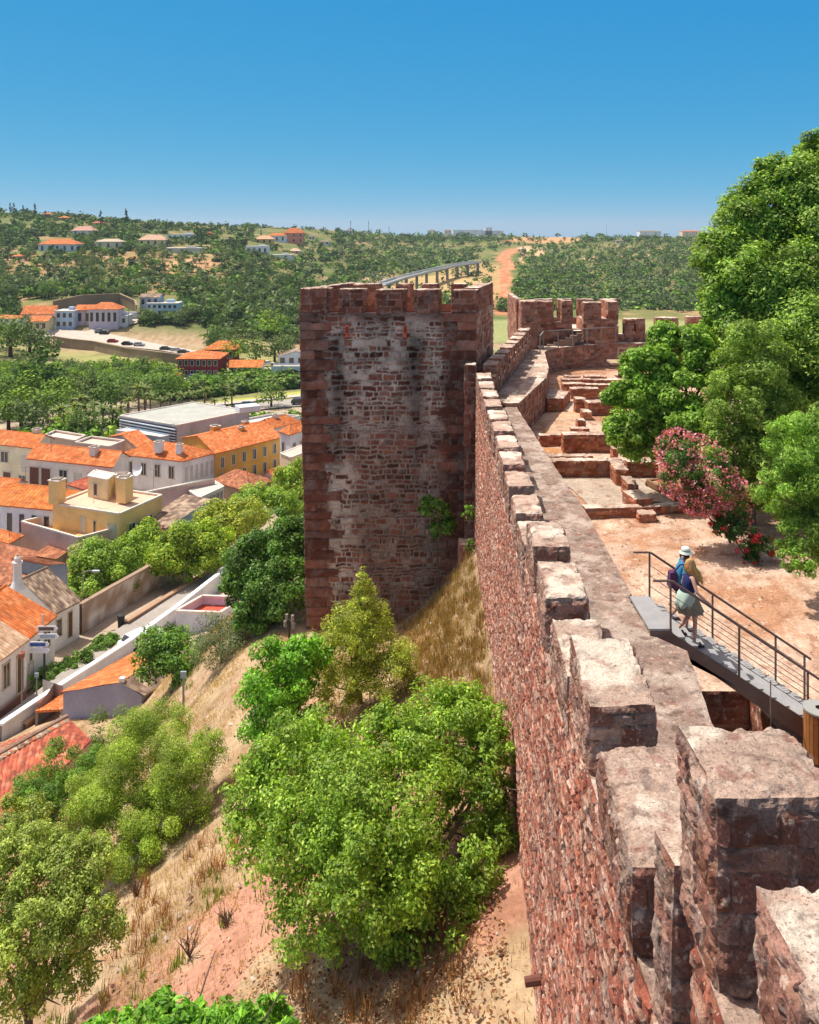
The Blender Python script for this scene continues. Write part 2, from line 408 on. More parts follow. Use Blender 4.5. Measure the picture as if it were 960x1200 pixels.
for i in range(4):
    a,b = TF[i],TF[(i+1)%4]; a2,b2 = TB[i],TB[(i+1)%4]; L = np.linalg.norm(b-a); Hh = ZT-ZB
    def fn(u, v, a=a,b=b,a2=a2,b2=b2,L=L,Hh=Hh):
        t = (u/L)[...,None]; k = (v/Hh)[...,None]
        q = (a2*(1-t)+b2*t)*(1-k)+(a*(1-t)+b*t)*k
        return np.concatenate([q, (ZB+v)[...,None]], -1)
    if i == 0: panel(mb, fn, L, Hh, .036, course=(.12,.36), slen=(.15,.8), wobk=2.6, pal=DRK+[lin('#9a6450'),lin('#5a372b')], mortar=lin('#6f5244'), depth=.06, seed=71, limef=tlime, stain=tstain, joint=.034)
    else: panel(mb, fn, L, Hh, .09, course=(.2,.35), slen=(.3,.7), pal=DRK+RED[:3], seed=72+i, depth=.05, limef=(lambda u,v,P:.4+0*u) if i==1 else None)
# quoins: large dressed blocks slightly proud of both front corners
sub(mb, 'tower_wall', M['stonef'], tw)
z = ZT; k = 0; mbs = (MB(), MB())
def tx(side, z):
    t = (ZT-z)/(ZT-ZB); return TF[side][0]*(1-t)+TB[side][0]*t
while z > -24.5:
    h = random.uniform(.42,.62)
    for side in (0,1):
        mb = mbs[side]; L = 1.7 if (k+side)%2 else 1.0; L += random.uniform(-.3,.45)
        x = tx(side, z)
        foot = [(x-.02,45.93),(x+L,45.93),(x+L,46.5),(x-.02,46.5)] if side == 0 else [(x-L,45.93),(x+.025,45.93),(x+.12,46.6),(x-L,46.6)]
        c = np.array(random.choice(DRK))*random.uniform(.78,1.08); c = tuple(c)
        block(mb, foot, z-h+.015, z-.004, .12, 1000+k*5+side, sides=(0,3) if side==0 else (0,1), top=False, pal=[c], course=(2,3), slen=(.5,1.1), depth=.03, joint=.02, mortar=tuple(np.array(c)*.7), limef=lambda u,v,P: .12+0*u)
    z -= h; k += 1
for mb in mbs: sub(mb, 'corner_stones', M['stonef'], tw)
# terrace inside the parapet
mb = MB()
ins = [quadlerp(TF, s, t) for s,t in ((.06,.1),(.94,.1),(.94,.9),(.06,.9))]
mb.ngon([[*p,-5.35] for p in ins], CAPC); 
for i in range(4):
    a,b = ins[i],ins[(i+1)%4]; mb.ngon([[*b,-5.35],[*a,-5.35],[*a,-4.5],[*b,-4.5]], lin('#8f5a4b'))
for i in range(4):
    a,b,c,d = TF[i],TF[(i+1)%4],ins[(i+1)%4],ins[i]; mb.ngon([[*a,ZT-.002],[*b,ZT-.002],[*c,ZT-.002],[*d,ZT-.002]], CAPB)
sub(mb, 'terrace', M['stonef'], tw)
def pm(fr0, fr1, edge, z1, seed, wid=.09, z0=ZT, pal=DRK):
    """merlon of the tower between two fractions along an edge"""
    def e(s, inn):
        return {0:quadlerp(TF,s,inn*1.6),1:quadlerp(TF,1-inn,s),2:quadlerp(TF,1-s,1-inn*1.6),3:quadlerp(TF,inn,1-s)}[edge]
    foot = [e(fr0,0),e(fr1,0),e(fr1,wid),e(fr0,wid)]
    merlon('merlon', foot, z0, z1, tw, .06, seed, pal=pal, depth=.03, course=(.25,.45), slen=(.4,.8))
W0 = 9.53
fr = lambda px: ((px-480)*.046+5.93)/W0
pm(0, fr(383), 0, -3.2, 401); pm(fr(396), fr(425), 0, -3.25, 402); pm(fr(440), fr(472), 0, -3.27, 403); pm(fr(485), fr(513.5), 0, -3.27, 404); pm(fr(529),1,0,-3.3,405)
pm(.14, 1, 1, -3.24, 406, z0=ZT)
for a,b in ((0,.05),(.17,.27),(.37,.47),(.55,.64),(.77,1)): pm(a,b,2,-3.28,410+int(a*50), pal=RED[:4])
pm(0,.84,3,-3.22,430,wid=.06)
# red clay spouts
for px in (407, 475):
    p = at(px, 388, 45.9); mb = MB()
    mb.box((p.x, p.y-.13, p.z), (.17,.28,.62), col=lin('#d4604a')); mb.box((p.x, p.y-.29, p.z+.1), (.11,.06,.34), col=lin('#8a3a2c'))
    mb.box((p.x, p.y-.1, p.z-.36), (.24,.2,.09), col=lin('#7a4a3c'))
    tag(sub(mb, 'drain_spout', M['attr'], tw))

# ------------------------------------------------------------------ the bent wall beyond the tower
w2 = empty('castle_wall', (6.5, 51, -11), 'crenellated red wall with arrow slits, bending right behind the tall tower', 'castle wall')
A2 = np.array([3.75,44.9]); B2 = np.array([8.15,62.5]); D2 = (B2-A2)/np.linalg.norm(B2-A2); N2 = np.array([D2[1],-D2[0]])   # N2 points right
L2 = float(np.linalg.norm(B2-A2))
mb = MB()
def q2(s, o): return A2+D2*s+N2*o
block(mb, [q2(0,0),q2(0,.75),q2(L2,.75),q2(L2,0)], -20, -7.75, .09, 501, sides=(0,1,3), chip=0)
sub(mb, 'parapet', M['stonef'], w2)
s = .6; k = 0
while s < L2-1:
    merlon('merlon', [q2(s,.0),q2(s,.76),q2(s+1.5,.76),q2(s+1.5,0)], -7.77, -7.2+random.uniform(-.03,.03)+.0*k, w2, .06, 510+k*3, pal=RED)
    mb = MB(); c = q2(s+.75, .77); a = math.atan2(D2[1],D2[0])
    mb.box((*c,-7.62),(.1,.05,.62), rz=a, col=(.02,.015,.012)); mb.box((*c,-8.05),(.2,.07,.14), rz=a, col=LIME)
    sub(mb, 'arrow_slit', M['attr'], w2)
    s += 2.2; k += 1
# walkway of the bent wall (a polygon strip) and its raised kerb slab
mb = MB()
lft = [q2(-.2,.74), q2(5,.74), q2(10,.74), q2(L2,.74)]
rgt = [np.array([5.35,44.0]), np.array([7.1,49.0]), np.array([8.85,54.4]), np.array([9.6,62.0])]
for i in range(3):
    f = [lft[i], rgt[i], rgt[i+1], lft[i+1]]; L1 = np.linalg.norm(f[1]-f[0]); LL = np.linalg.norm(f[3]-f[0])
    def ft(u, v, f=f, L1=L1, LL=LL):
        a=(u/L1)[...,None]; b=(v/LL)[...,None]; q = f[0]*(1-a)*(1-b)+f[1]*a*(1-b)+f[2]*a*b+f[3]*(1-a)*b
        return np.concatenate([q, np.full(u.shape+(1,), -8.88+.0*i)], -1)
    panel(mb, ft, L1, LL, .1, capc=WALKC, cap=True, depth=.02, seed=520+i, fade=.02)
sub(mb, 'walkway', M['stonef'], w2)
mb = MB()
k0 = np.array([5.0,42.6]); k1 = np.array([5.45,42.5]); k2 = np.array([8.0,49.9]); k3 = np.array([7.0,50.1])
k0 = np.array([4.62,42.6]); 
block(mb, [k0, k1, k2, k3], -11.2, -8.68, .08, 530, pal=DRK+RED)
k4 = np.array([8.9,54.4]); k5 = np.array([8.1,54.6])
block(mb, [k3+(0.001,0.05), k2+(0.001,.05), k4, k5], -11.2, -8.8, .08, 531, sides=(0,1,2), pal=DRK+RED)
sub(mb, 'kerb_slab', M['stonef'], w2)

# ------------------------------------------------------------------ courtyard level
def HC(Y): return float(np.interp(Y, [22,40,66],[11.3,10.65,10.6]))
def cp(px, py):
    Y = 40.
    for _ in range(40): Y = .5*Y+.5*F*HC(Y)/(py-HY)
    return at(px, py, Y)
# curved retaining wall at the far side of the courtyard
rw = empty('retaining_wall', (14, 64, -11), 'low curved retaining wall with grey coping at the far end of the excavated courtyard', 'wall')
pts = [np.array(p) for p in ((8.9,54.6),(9.7,61.3),(10.2,62.6),(11.6,64.0),(14.3,65.2),(18.4,66.3),(24,66.6),(34,66))]
mb = MB()
for i in range(len(pts)-1):
    a,b = pts[i],pts[i+1]; d=(b-a)/np.linalg.norm(b-a); n = np.array([-d[1],d[0]])
    block(mb, [a,b,b+n*.9,a+n*.9], -11.3, -8.85-.004*i, .09, 540+i, sides=(0,) if i else (0,3), pal=RED, course=(.14,.22), chip=0)
sub(mb, 'wall_face', M['stonef'], rw)
mb = MB()
for i in range(len(pts)-1):
    a,b = pts[i],pts[i+1]; mb.ngon([[a[0],a[1]+.1,-8.93],[b[0],b[1]+.1,-8.93],[max(b[0]-.1,9.3+i*.3) if i<2 else b[0],73,-8.93],[a[0] if i>1 else 8.3+i*.4,73,-8.93]], CAPC)
sub(mb, 'upper_walk', M['stonef'], rw)
# steel railing on the curved wall
def railing(root, pa, pb, n, h, rails, col, w=.04, matk='attr'):
    pa = Vector(pa); pb = Vector(pb)
    for i in range(n):
        p = pa.lerp(pb, i/(n-1)); m = MB(); m.bar(p, p+Vector((0,0,h)), w, col=col); sub(m,'post',M[matk],root)
    for r in rails:
        m = MB(); m.bar(pa+Vector((0,0,r)), pb+Vector((0,0,r)), w*.9, col=col); sub(m,'rail',M[matk],root)
rl = empty('metal_railing', (10,62,-8.9), 'thin grey metal railing along the top of the curved retaining wall below the far tower', 'railing')
P_ = [lvl(634,414,8.9), lvl(637,411,8.9)]
railing(rl, lvl(637,409,8.85), lvl(721,403.5,8.85), 6, 1.35, (1.32,), lin('#8d8884'), .07)
railing(rl, lvl(633,415.5,8.85), lvl(637,409.4,8.85), 2, 1.35, (1.32,), lin('#8d8884'), .07)
wr = empty('wooden_railing', (17,63,-10), 'pale wooden railing of a small platform at the right end of the curved retaining wall', 'railing')
a = at(725,424,60.5); b = at(757,424,60.5)
railing(wr, a, b, 4, 1.0, (.96,.66,.36,.1), lin('#a98f6e'), .07)
mb = MB(); mb.box((a.x+1.6, 61.2, a.z-.12),(4.2,1.6,.12), col=lin('#b09a80')); sub(mb,'platform',M['wood'],wr)
for x in (a.x+.2, a.x+3.2):
    mb = MB(); mb.bar((x,61,a.z-.18),(x,61,-10.7),.18,col=lin('#6b4e3c')); sub(mb,'support',M['wood'],wr)

# far square tower
ft_ = empty('castle_tower', (12, 68, -9), 'small far crenellated tower of red stone above the curved retaining wall', 'tower')
def bx(x0,x1,y0,y1,z0,z1,seed,name='merlon',res=.09,pal=RED,sides=(0,1,2,3)):
    m = MB(); block(m, [(x0,y0),(x1,y0),(x1,y1),(x0,y1)], z0, z1, res, seed, pal=pal, course=(.2,.35), slen=(.3,.7), sides=sides); return sub(m, name, M['stonef'], ft_)
bx(8.25,9.45,63,64.6,-9,-5.35,601); bx(8.1,8.5,64.6,70.4,-9,-5.3,602)
bx(9.45,12.45,65.3,66.0,-9,-7.15,603,'front_wall')
bx(9.75,11.0,65.3,66.0,-7.14,-5.55,604); bx(11.65,12.5,65.3,66.0,-7.14,-5.5,605)
bx(13.35,16.0,65.5,68.3,-9,-6.95,606,'front_wall')
bx(13.36,14.75,65.48,66.3,-6.94,-5.65,607); bx(15.25,16.02,65.48,68.3,-6.94,-5.6,608)
for i,(xa,xb) in enumerate(((10.4,12.0),(12.35,13.6),(14.0,15.4),(15.9,17.4))): 
    bx(xa*1.0,xb*1.0,71,71.7,-7.4,-5.85,610+i)
bx(8.5,17.4,71.0,71.7,-9,-7.41,616,'rear_wall')
m = MB(); m.ngon([[8.4,66,-7.9],[16,66,-7.9],[17.4,71,-7.9],[8.4,71,-7.9]], CAPC); sub(m,'terrace',M['stonef'],ft_)
m = MB()
for k in range(6): m.box((11.4+k*.0+.3*k, 64.9-.0, -8.85+.17*k+.0),(1.9-.3*k+.01*k,.9,.17), col=lin('#8a7468'))
for k in range(5): m.box((12.95, 65.5+.4*k, -8.7+.19*k),(.78,.42,.2), col=lin('#9c8678'))
sub(m,'steps',M['stonef'],ft_)
# the crenellated wall to the right of the far tower
w3 = empty('castle_wall', (20, 68, -9), 'row of square red merlons right of the small far tower, partly behind the green tree', 'castle wall')
for i,(xa,xb) in enumerate(((16.85,18.5),(19.3,21.1),(21.8,23.4),(24.0,25.6),(26.3,28))):
    m = MB(); block(m, [(xa,66.9),(xb,66.9),(xb,67.6),(xa,67.6)], -9, -7.05+(.08*i), .09, 640+i, pal=RED); sub(m,'merlon',M['stonef'],w3)
    m = MB(); m.box(((xa+xb)/2,66.87,-7.75),(.12,.06,.6),col=(.02,.015,.012)); sub(m,'arrow_slit',M['attr'],w3)
m = MB(); block(m, [(16.1,66.95),(28,66.95),(28,67.6),(16.1,67.6)], -9, -8.3, .12, 650, sides=(0,)); sub(m,'parapet',M['stonef'],w3)

# courtyard ground (a structure sheet with the near drop)
mb = MB()
ux = np.concatenate([np.linspace(5.3,14,60), np.linspace(14.2,60,50)]); uy = np.concatenate([np.linspace(20.85,45,130), np.linspace(45.3,67,60)])
X,Y = np.meshgrid(ux,uy,indexing='ij')
def court_grid(X,Y,zoff=0,seed=3):
    Z = -np.interp(Y,[22,40,66],[11.3,10.65,10.6])+.05*fbm(np.stack([X,Y,0*X],-1)*.5,seed,3)+.015*fbm(np.stack([X,Y,0*X],-1)*3,seed+3,3)+zoff
    P = np.stack([X,Y,Z],-1)
    n = fbm(P*.35+4,5,4); n2 = fbm(P*2.2,9,4)
    t = ss(-.25,.35,n+.35*n2)[...,None]
    C = np.array(lin('#b3886a'))*(1-t)+np.array(lin('#cbb09a'))*t
    t2 = ss(.15,.5,fbm(P*.8+50,15,4))[...,None]; C = C*(1-.5*t2)+np.array(lin('#d8c3ae'))*.5*t2
    lit = ss(.1,.4,fbm(P*6,25,3))[...,None]*ss(.0,.3,fbm(P*.5+90,35,3))[...,None]; C = C*(1-.35*lit)+np.array(lin('#7d5138'))*.35*lit
    return P, C
def gridadd(mb,P,C):
    a,b = P.shape[:2]; i = np.arange(a*b).reshape(a,b)
    mb.add(P.reshape(-1,3), np.stack([i[:-1,:-1],i[1:,:-1],i[1:,1:],i[:-1,1:]],-1).reshape(-1,4), C.reshape(-1,3))
gridadd(mb,*court_grid(X,Y))
ux = np.linspace(8.3,60,120); uy = np.linspace(8,20.85,60); X,Y = np.meshgrid(ux,uy,indexing='ij'); gridadd(mb,*court_grid(X,Y))
# small sunken yard under the stairs
X,Y = np.meshgrid(np.linspace(5.3,8.3,20),np.linspace(8,20.85,40),indexing='ij'); P,C = court_grid(X,Y,-1.7); gridadd(mb,P,C)
panel(mb, lambda u,v: np.stack([5.3+u, 20.85+0*u, -13.0+v],-1), 3.0, 1.7, .06, seed=700, pal=DRK)
panel(mb, lambda u,v: np.stack([8.3+0*u, 20.85-u, -13.0+v],-1), 12.8, 1.7, .1, seed=701, pal=DRK)
o = mb.build('courtyard_ground', M['court']); tag(o, kind='structure')
# ------------------------------------------------------------------ the terrain outside the wall (one sheet)
CT = [  # x px, y px, distance
 (250,1000,27.5),(0,1200,24),(300,800,38),(361,742,45.5),(430,742,45.5),(240,770,52),(200,840,48),(340,690,52),(270,720,58),(100,1000,36),
 (50,960,42),(0,900,52),(150,850,56),(60,850,60),(0,850,68),(85,790,75),(130,745,82),(200,700,92),(270,660,102),(350,600,121),
 (420,560,138),(0,700,90),(-100,760,80),(-200,900,60),(0,600,122),(100,600,122),(200,590,127),(300,560,140),(0,560,140),(150,540,150),
 (400,520,160),(0,500,178),(150,490,185),(300,480,208),(420,480,208),(0,470,215),(-200,480,210),(150,450,235),(340,462,225),(340,445,250),
 (100,430,268),(240,446,255),(200,420,285),(340,422,290),(0,430,268),(420,430,290),(0,400,310),(-200,420,290),
 (80,407,325),(230,411,318),(140,391,340),(60,386,345),(0,386,345),(200,370,370),(300,400,330),(340,385,370),(110,360,372),(30,360,372),(430,400,345),
 (0,330,480),(100,332,470),(200,335,470),(300,340,480),(340,350,460),(0,300,580),(100,300,580),(200,300,590),(300,305,600),(400,335,600),
 (0,272,700),(100,277,690),(200,280,720),(300,285,760),(400,300,800),(-300,270,700),(-300,330,480),
 (0,250,880),(60,253,880),(130,259,880),(200,266,880),(250,271,900),(300,272,950),(360,274,1000),(420,276,1150),(-300,240,900),
 (450,330,700),(520,325,720),(470,350,560),(540,350,560),(540,318,760),(470,308,860),(480,290,1100),(560,290,1100),(500,277,1500),
 (590,376,440),(700,370,470),(820,370,470),(590,360,520),(700,362,520),(820,362,520),(620,340,640),(700,335,680),(820,335,680),(1000,340,680),
 (600,300,950),(700,305,920),(800,305,920),(590,278,1350),(700,280,1300),(820,279,1350),(1000,279,1350),(1000,375,440),(1300,300,900),(1300,375,430),
 (600,400,330),(560,420,280),
]
CW = [  # x, y, z in metres
 (2.3,17,-14.9),(2.5,22,-15.2),(2.75,30,-15.9),(3.2,41.8,-15.7),(3.6,45,-16.6),(0.2,44.6,-20.6),(-.5,30,-18.2),(-1,20,-16.4),(-1,12,-16),(2.1,5,-14.6),(2,-10,-14),
 (-6,8,-18),(-16,8,-24),(-30,10,-31),(-14,-10,-22),(-45,30,-37),(-60,60,-39),(-40,-20,-34),(1.2,40,-18.6),
 (8,5,-15),(8,20,-15),(14,-5,-15),(30,20,-15.5),(50,40,-16),(30,60,-16),(10,60,-16),(6,52,-19),(0,56,-24),(-6,58,-26),(20,76,-18),(40,75,-18),(0,75,-31),(12,85,-26),
 (30,120,-38),(60,150,-44),(10,120,-39),(0,160,-44),(30,220,-48),(80,220,-48),(120,100,-35),(40,330,-49),(150,300,-50),(90,-20,-16),(5,-20,-14),
 (-700,1600,-30),(0,2600,-90),(1500,2600,-90),(-2500,2600,-60),(0,6000,-250),(4000,6000,-250),(-4000,6000,-250),(-300,1500,-10),(-1500,900,30),(1800,900,-20),(-150,-20,-42),(-200,150,-42),(-200,60,-42),
 (-400,300,-42),(300,-20,-20),
]
def warp(x, y): return np.stack([x/(np.abs(y)*.5+y*.5+45), np.log(np.maximum(y,-30)+45)*.62], -1)
_c = np.array([list(at(*c)) for c in CT]+[list(c) for c in CW])
_q = warp(_c[:,0], _c[:,1])
def _phi(r2): return np.where(r2>1e-12, .5*r2*np.log(r2+1e-12), 0)
_n = len(_q)
_K = _phi(((_q[:,None]-_q[None])**2).sum(-1))+np.eye(_n)*2e-4
_Pm = np.concatenate([np.ones((_n,1)), _q],1)
_A = np.zeros((_n+3,_n+3)); _A[:_n,:_n]=_K; _A[:_n,_n:]=_Pm; _A[_n:,:_n]=_Pm.T
_w = np.linalg.solve(_A, np.concatenate([_c[:,2], np.zeros(3)]))
def TZ(x, y):
    x = np.asarray(x,float); y = np.asarray(y,float); sh = x.shape; x = x.ravel(); y = y.ravel(); out = np.zeros(len(x))
    for i in range(0,len(x),20000):
        q = warp(x[i:i+20000], y[i:i+20000]); d = _phi(((q[:,None]-_q[None])**2).sum(-1))
        out[i:i+20000] = d@_w[:_n]+_w[_n]+q@_w[_n+1:]
    return out.reshape(sh)
_ys = np.exp(np.linspace(math.log(12), math.log(2400), 900))
def T(px, py):
    """where a sight line first meets the terrain"""
    x = (px-CX)*_ys/F; zr = -(py-HY)*_ys/F; zt = TZ(x, _ys)
    k = np.argmax(zt >= zr) if np.any(zt >= zr) else len(_ys)-1
    if k == 0: Y = _ys[0]
    else:
        a,b = (zr-zt)[k-1], (zr-zt)[k]; t = a/(a-b+1e-9) if a>b else 1; Y = _ys[k-1]+(_ys[k]-_ys[k-1])*min(max(t,0),1)
    return Vector(((px-CX)*Y/F, Y, float(TZ(np.array([(px-CX)*Y/F]), np.array([Y]))[0])))
def TV(x, y): return Vector((x, y, float(TZ(np.array([x]), np.array([y]))[0])))

def blob(px, py, cx, cy, rx, ry): return ss(1.25,.75, ((px-cx)/rx)**2+((py-cy)/ry)**2)
def terrain_color(P):
    X,Y,Z = P[...,0],P[...,1],P[...,2]
    Ys = np.maximum(Y,1); px = CX+F*X/Ys; py = HY-F*Z/Ys
    n = fbm(P*.25,41,4); nb = fbm(P*.03,42,4); nc = fbm(P*.9,43,4)
    S1 = np.array(lin('#b7a080')); S2 = np.array(lin('#9c8366')); RE = np.array(lin('#b88a74')); RE2 = np.array(lin('#a0755f'))
    G1 = np.array(lin('#7d8450')); G2 = np.array(lin('#96995c'))
    mix = lambda a,b,t: a*(1-t[...,None])+b*t[...,None]
    C = mix(S1,S2,ss(-.3,.4,nc))
    red = ss(0,.3,n+.15)*ss(34,24,Y)+.45*ss(.1,.45,n)*ss(60,35,Y); C = mix(C, mix(RE,RE2,ss(-.2,.4,nc)), np.clip(red,0,1))
    bank = ss(-1.0,.8,X)*ss(20,26,Y)*ss(48,44,Y); C = mix(C, mix(np.array(lin('#8f7a5a')),np.array(lin('#a3896a')),ss(-.2,.3,nc)), bank*.8)
    townz = ss(60,80,Y)*ss(230,200,Y); C = mix(C, np.array(lin('#b0a08c'))*np.ones(3), townz*.9)
    val = ss(200,225,Y)*ss(330,300,Y); C = mix(C, mix(G1,G2,ss(-.2,.3,nb*2)), val*.85)
    hill = ss(330,360,Y)
    H1 = np.array(lin('#7b7a4a')); H2 = np.array(lin('#60703c')); H3 = np.array(lin('#a08862'))
    hc = mix(mix(H1,H2,ss(-.2,.25,nb+.3*n)), H3*np.ones(3), ss(.25,.5,fbm(P*.05,44,4)))
    C = mix(C, hc, hill)
    # meadow in the valley, red firebreak, pale tracks
    C = mix(C, np.array(lin('#979c66'))*np.ones(3), blob(px,py,660,388,260,14)*ss(300,340,Y))
    C = mix(C, np.array(lin('#b9ad70'))*np.ones(3), .8*blob(px,py,330,402,60,6)*ss(280,300,Y)*ss(.0,.3,.2+nb))
    wx = np.interp(py, [285,292,300,320,340,360,380],[612,600,594,592,590,590,589])+2.5*fbm(P*.02,50,3)*3
    wd = np.interp(py,[285,300,330,370],[6,8,9,11])
    fb = ss(wd+3,wd-3,np.abs(px-wx))*ss(288,294,py)*ss(372,366,py)*(Y>430)
    C = mix(C, mix(np.array(lin('#b87850')),np.array(lin('#c99470')),ss(-.2,.3,n)), fb)
    q = blob(px,py,560,330,55,22)*(Y>520)*(px<585); C = mix(C, np.array(lin('#b89a6c'))*np.ones(3), q*.8)
    q = blob(px,py,500,332,70,9)*(Y>520); C = mix(C, np.array(lin('#c2a473'))*np.ones(3), q*.8)
    q = blob(px,py,640,281,42,4)*(Y>700); C = mix(C, np.array(lin('#c4966a'))*np.ones(3), q)
    for a in ((430,330,16,5),(620,291,14,3),(632,296,7,4),(614,300,5,8),(740,299,24,2.2),(700,303,20,1.6)):
        C = mix(C, np.array(lin('#cfae8a'))*np.ones(3), blob(px,py,*a)*(Y>430))
    # bare slopes of the left hill
    for a,k in (((210,322,70,18),.8),((60,310,90,12),.55),((150,300,60,8),.5),((235,305,30,12),.6)):
        C = mix(C, mix(np.array(lin('#b98d68')),np.array(lin('#c7a07b')),ss(-.2,.3,n)), blob(px,py,*a)*k*(Y>380)*ss(-.25,.15,nb+.1))
    return C*(1+.12*nc)[...,None]
ys = np.concatenate([np.linspace(-25,12,40), np.exp(np.linspace(math.log(12.3),math.log(130),330)), np.exp(np.linspace(math.log(131),math.log(1700),300)), np.exp(np.linspace(math.log(1720),math.log(7000),50))])
us = np.concatenate([np.linspace(-2.4,-.75,60)[:-1], np.linspace(-.75,.62,420), np.linspace(.62,2.4,60)[1:]])
U,Yg = np.meshgrid(us, ys, indexing='ij'); Xg = U*(np.maximum(Yg,-25)+30)*1.0
Zg = np.maximum(TZ(Xg, Yg), -280)
Pg = np.stack([Xg,Yg,Zg],-1)
near = ss(70,40,Yg)
Zg = Zg+near*(.16*fbm(Pg*.6,61,4)+.05*fbm(Pg*3,62,3))+ss(330,420,Yg)*(2.2*fbm(Pg*.02,63,4))
# keep the sheet under the courtyard and the walkway
Pg = np.stack([Xg,Yg,Zg],-1)
mb = MB(); gridadd(mb, Pg, terrain_color(Pg))
terr = mb.build('terrain', M['earth'], smooth=True); tag(terr, kind='structure')

# ------------------------------------------------------------------ excavated ruins in the courtyard
_rk = [0]
def ruin(label, p0, p1, h, th=.55, pal=RED, coarse=.07, sides=(0,1,2,3), ragged=True, name='ruin_wall', up=0):
    a = cp(*p0); b = cp(*p1); a2 = np.array([a.x,a.y]); b2 = np.array([b.x,b.y]); d = (b2-a2)/np.linalg.norm(b2-a2); n = np.array([-d[1],d[0]])
    L = np.linalg.norm(b2-a2); mb = MB(); _rk[0] += 1
    zg = -HC((a.y+b.y)/2)
    k = max(1, int(L/1.4)) if ragged else 1
    for i in range(k):
        s0 = L*i/k; s1 = L*(i+1)/k; hh = h*(1+(random.uniform(-.14,.1) if ragged and k>1 else 0))
        block(mb, [a2+d*s0, a2+d*s1, a2+d*s1+n*th, a2+d*s0+n*th], zg-.25, zg+hh, coarse, 2000+_rk[0]*17+i*3, pal=pal, course=(.09,.16), slen=(.15,.4), depth=.03, mortar=lin('#8f5f48'))
    o = mb.build(name, M['stonef'], loc=(a.x,a.y,zg)); return tag(o, label, 'ruin wall', 'excavated wall remains in the courtyard')
OR = [lin(c) for c in ('#a8684c','#9a5c42','#b4765a','#8d5039','#bb8265')]
ruin('low brown ruin wall at the near edge of the pale mortar floor', (686,608),(755,606), .38, .5, OR)
ruin('low ruin wall continuing right under the pink oleander', (757,604),(808,600), .3, .5, OR)
ruin('short ruin stub leaning against the near edge wall of the pale floor', (749,612),(770,612), .3, .5, OR)
ruin('farthest of the three stepped brick piers beside the pale floor', (722,571),(737.5,571), .75, 1.9, OR, ragged=False)
ruin('middle one of the three stepped brick piers beside the pale floor', (736,588),(749.5,588), .7, 1.15, OR, ragged=False)
ruin('nearest and lowest of the three stepped brick piers beside the pale floor', (745,602),(766,600), .55, 1.1, OR, ragged=False)
ruin('long ruin wall closing the far side of the pale mortar floor', (640,561),(716,561), .78, .5, OR)
ruin('ruin wall right of the tallest brick pier, under the green tree', (735,561),(772,561), .72, .5, OR)
ruin('very low broken wall line just behind the long ruin wall', (642,540),(696,540), .22, .5, OR)
ruin('tall blocky ruin wall with level top in the middle of the dig', (660,531),(722,531), .88, .6, OR)
ruin('notched ruin wall beside the castle walkway, left of the blocky one', (632,523),(659.5,523), .55, .5, OR)
ruin('small upright ruin stub at the right end of the blocky wall', (718,541),(724.5,541), .6, .5, OR, ragged=False)
ruin('flat low ruin step behind the blocky wall', (669,507),(691,507), .2, .5, OR)
ruin('nearer of two small brick posts beside the orange floor', (677,503),(687,503), .48, .6, OR, ragged=False)
ruin('farther of two small brick posts beside the orange floor', (683,493),(694,493), .5, .9, OR, ragged=False)
ruin('squat ruin wall at the far right corner of the orange floor', (675,485),(688,485), .85, .8, OR, ragged=False)
ruin('ruin wall running right behind the two small brick posts', (689,488),(735,487), .8, .7, OR)
ruin('square ruin block at the far left corner of the orange floor', (641,483),(660,483), .8, .9, OR, ragged=False)
ruin('narrow ruin wall running away from the square ruin block', (660.5,480),(668,470), .65, 4.0, OR, ragged=False)
ruin('ruin wall in front of the small pale far floor', (669,468),(703,468), .68, .6, OR)
ruin('broken ruin wall behind the small pale far floor', (660,459),(740,459), .5, .6, OR)
ruin('long thin ruin wall, third from the curved retaining wall', (659,452),(730,452), .4, .6, OR)
ruin('left piece of the low ruin line nearest the curved retaining wall', (663,446),(681,446), .3, .7, OR)
ruin('right piece of the low ruin line nearest the curved retaining wall', (686,446),(712,446), .3, .7, OR)
ruin('ruin wall half hidden behind the bright green tree', (745,535),(800,533), .8, .6, OR)
ruin('low brown kerb wall far right behind the tree trunks', (900,565),(985,560), .5, .6, OR)
def sheet(name, pts, col, dz=.03, n=24):
    q = [cp(*p) for p in pts]; mb = MB()
    s,t = np.meshgrid(np.linspace(0,1,n),np.linspace(0,1,n),indexing='ij'); f = [np.array([p.x,p.y]) for p in q]
    s_=s[...,None]; t_=t[...,None]; g = f[0]*(1-s_)*(1-t_)+f[1]*s_*(1-t_)+f[2]*s_*t_+f[3]*(1-s_)*t_
    Z = -np.interp(g[...,1],[22,40,66],[11.3,10.65,10.6])+dz+.04
    P = np.concatenate([g,Z[...,None]],-1); C = np.array(col)*(1+.22*fbm(P*.6,71,4)+.1*fbm(P*4,72,3))[...,None]
    w = ss(.1,.4,fbm(P*.45+7,73,3))[...,None]; C = C*(1-.4*w)+np.array(lin('#dccdbb'))*.4*w
    gridadd(mb,P,C); o = mb.build(name, M['court'], smooth=True); return tag(o, kind='structure')
sheet('mortar_floor', [(690,594),(752,594),(724,560.5),(655,560.5)], lin('#b3a595'))
sheet('mortar_floor', [(754,590),(800,590),(775,560.5),(738,560.5)], lin('#b3a595'))
sheet('clay_floor', [(633,511),(674,511),(684,484),(655,484)], lin('#bb8a5c'))
sheet('mortar_floor', [(697,468),(722,468),(722,461),(698,461)], lin('#d0c3b4'))
sheet('clay_floor', [(645,540),(659,540),(660,527),(636,527)], lin('#bd8c5e'), dz=.02)
wp = empty('timber_platform', cp(780,585), 'low timber-edged display platform in front of the pink oleander', 'platform')
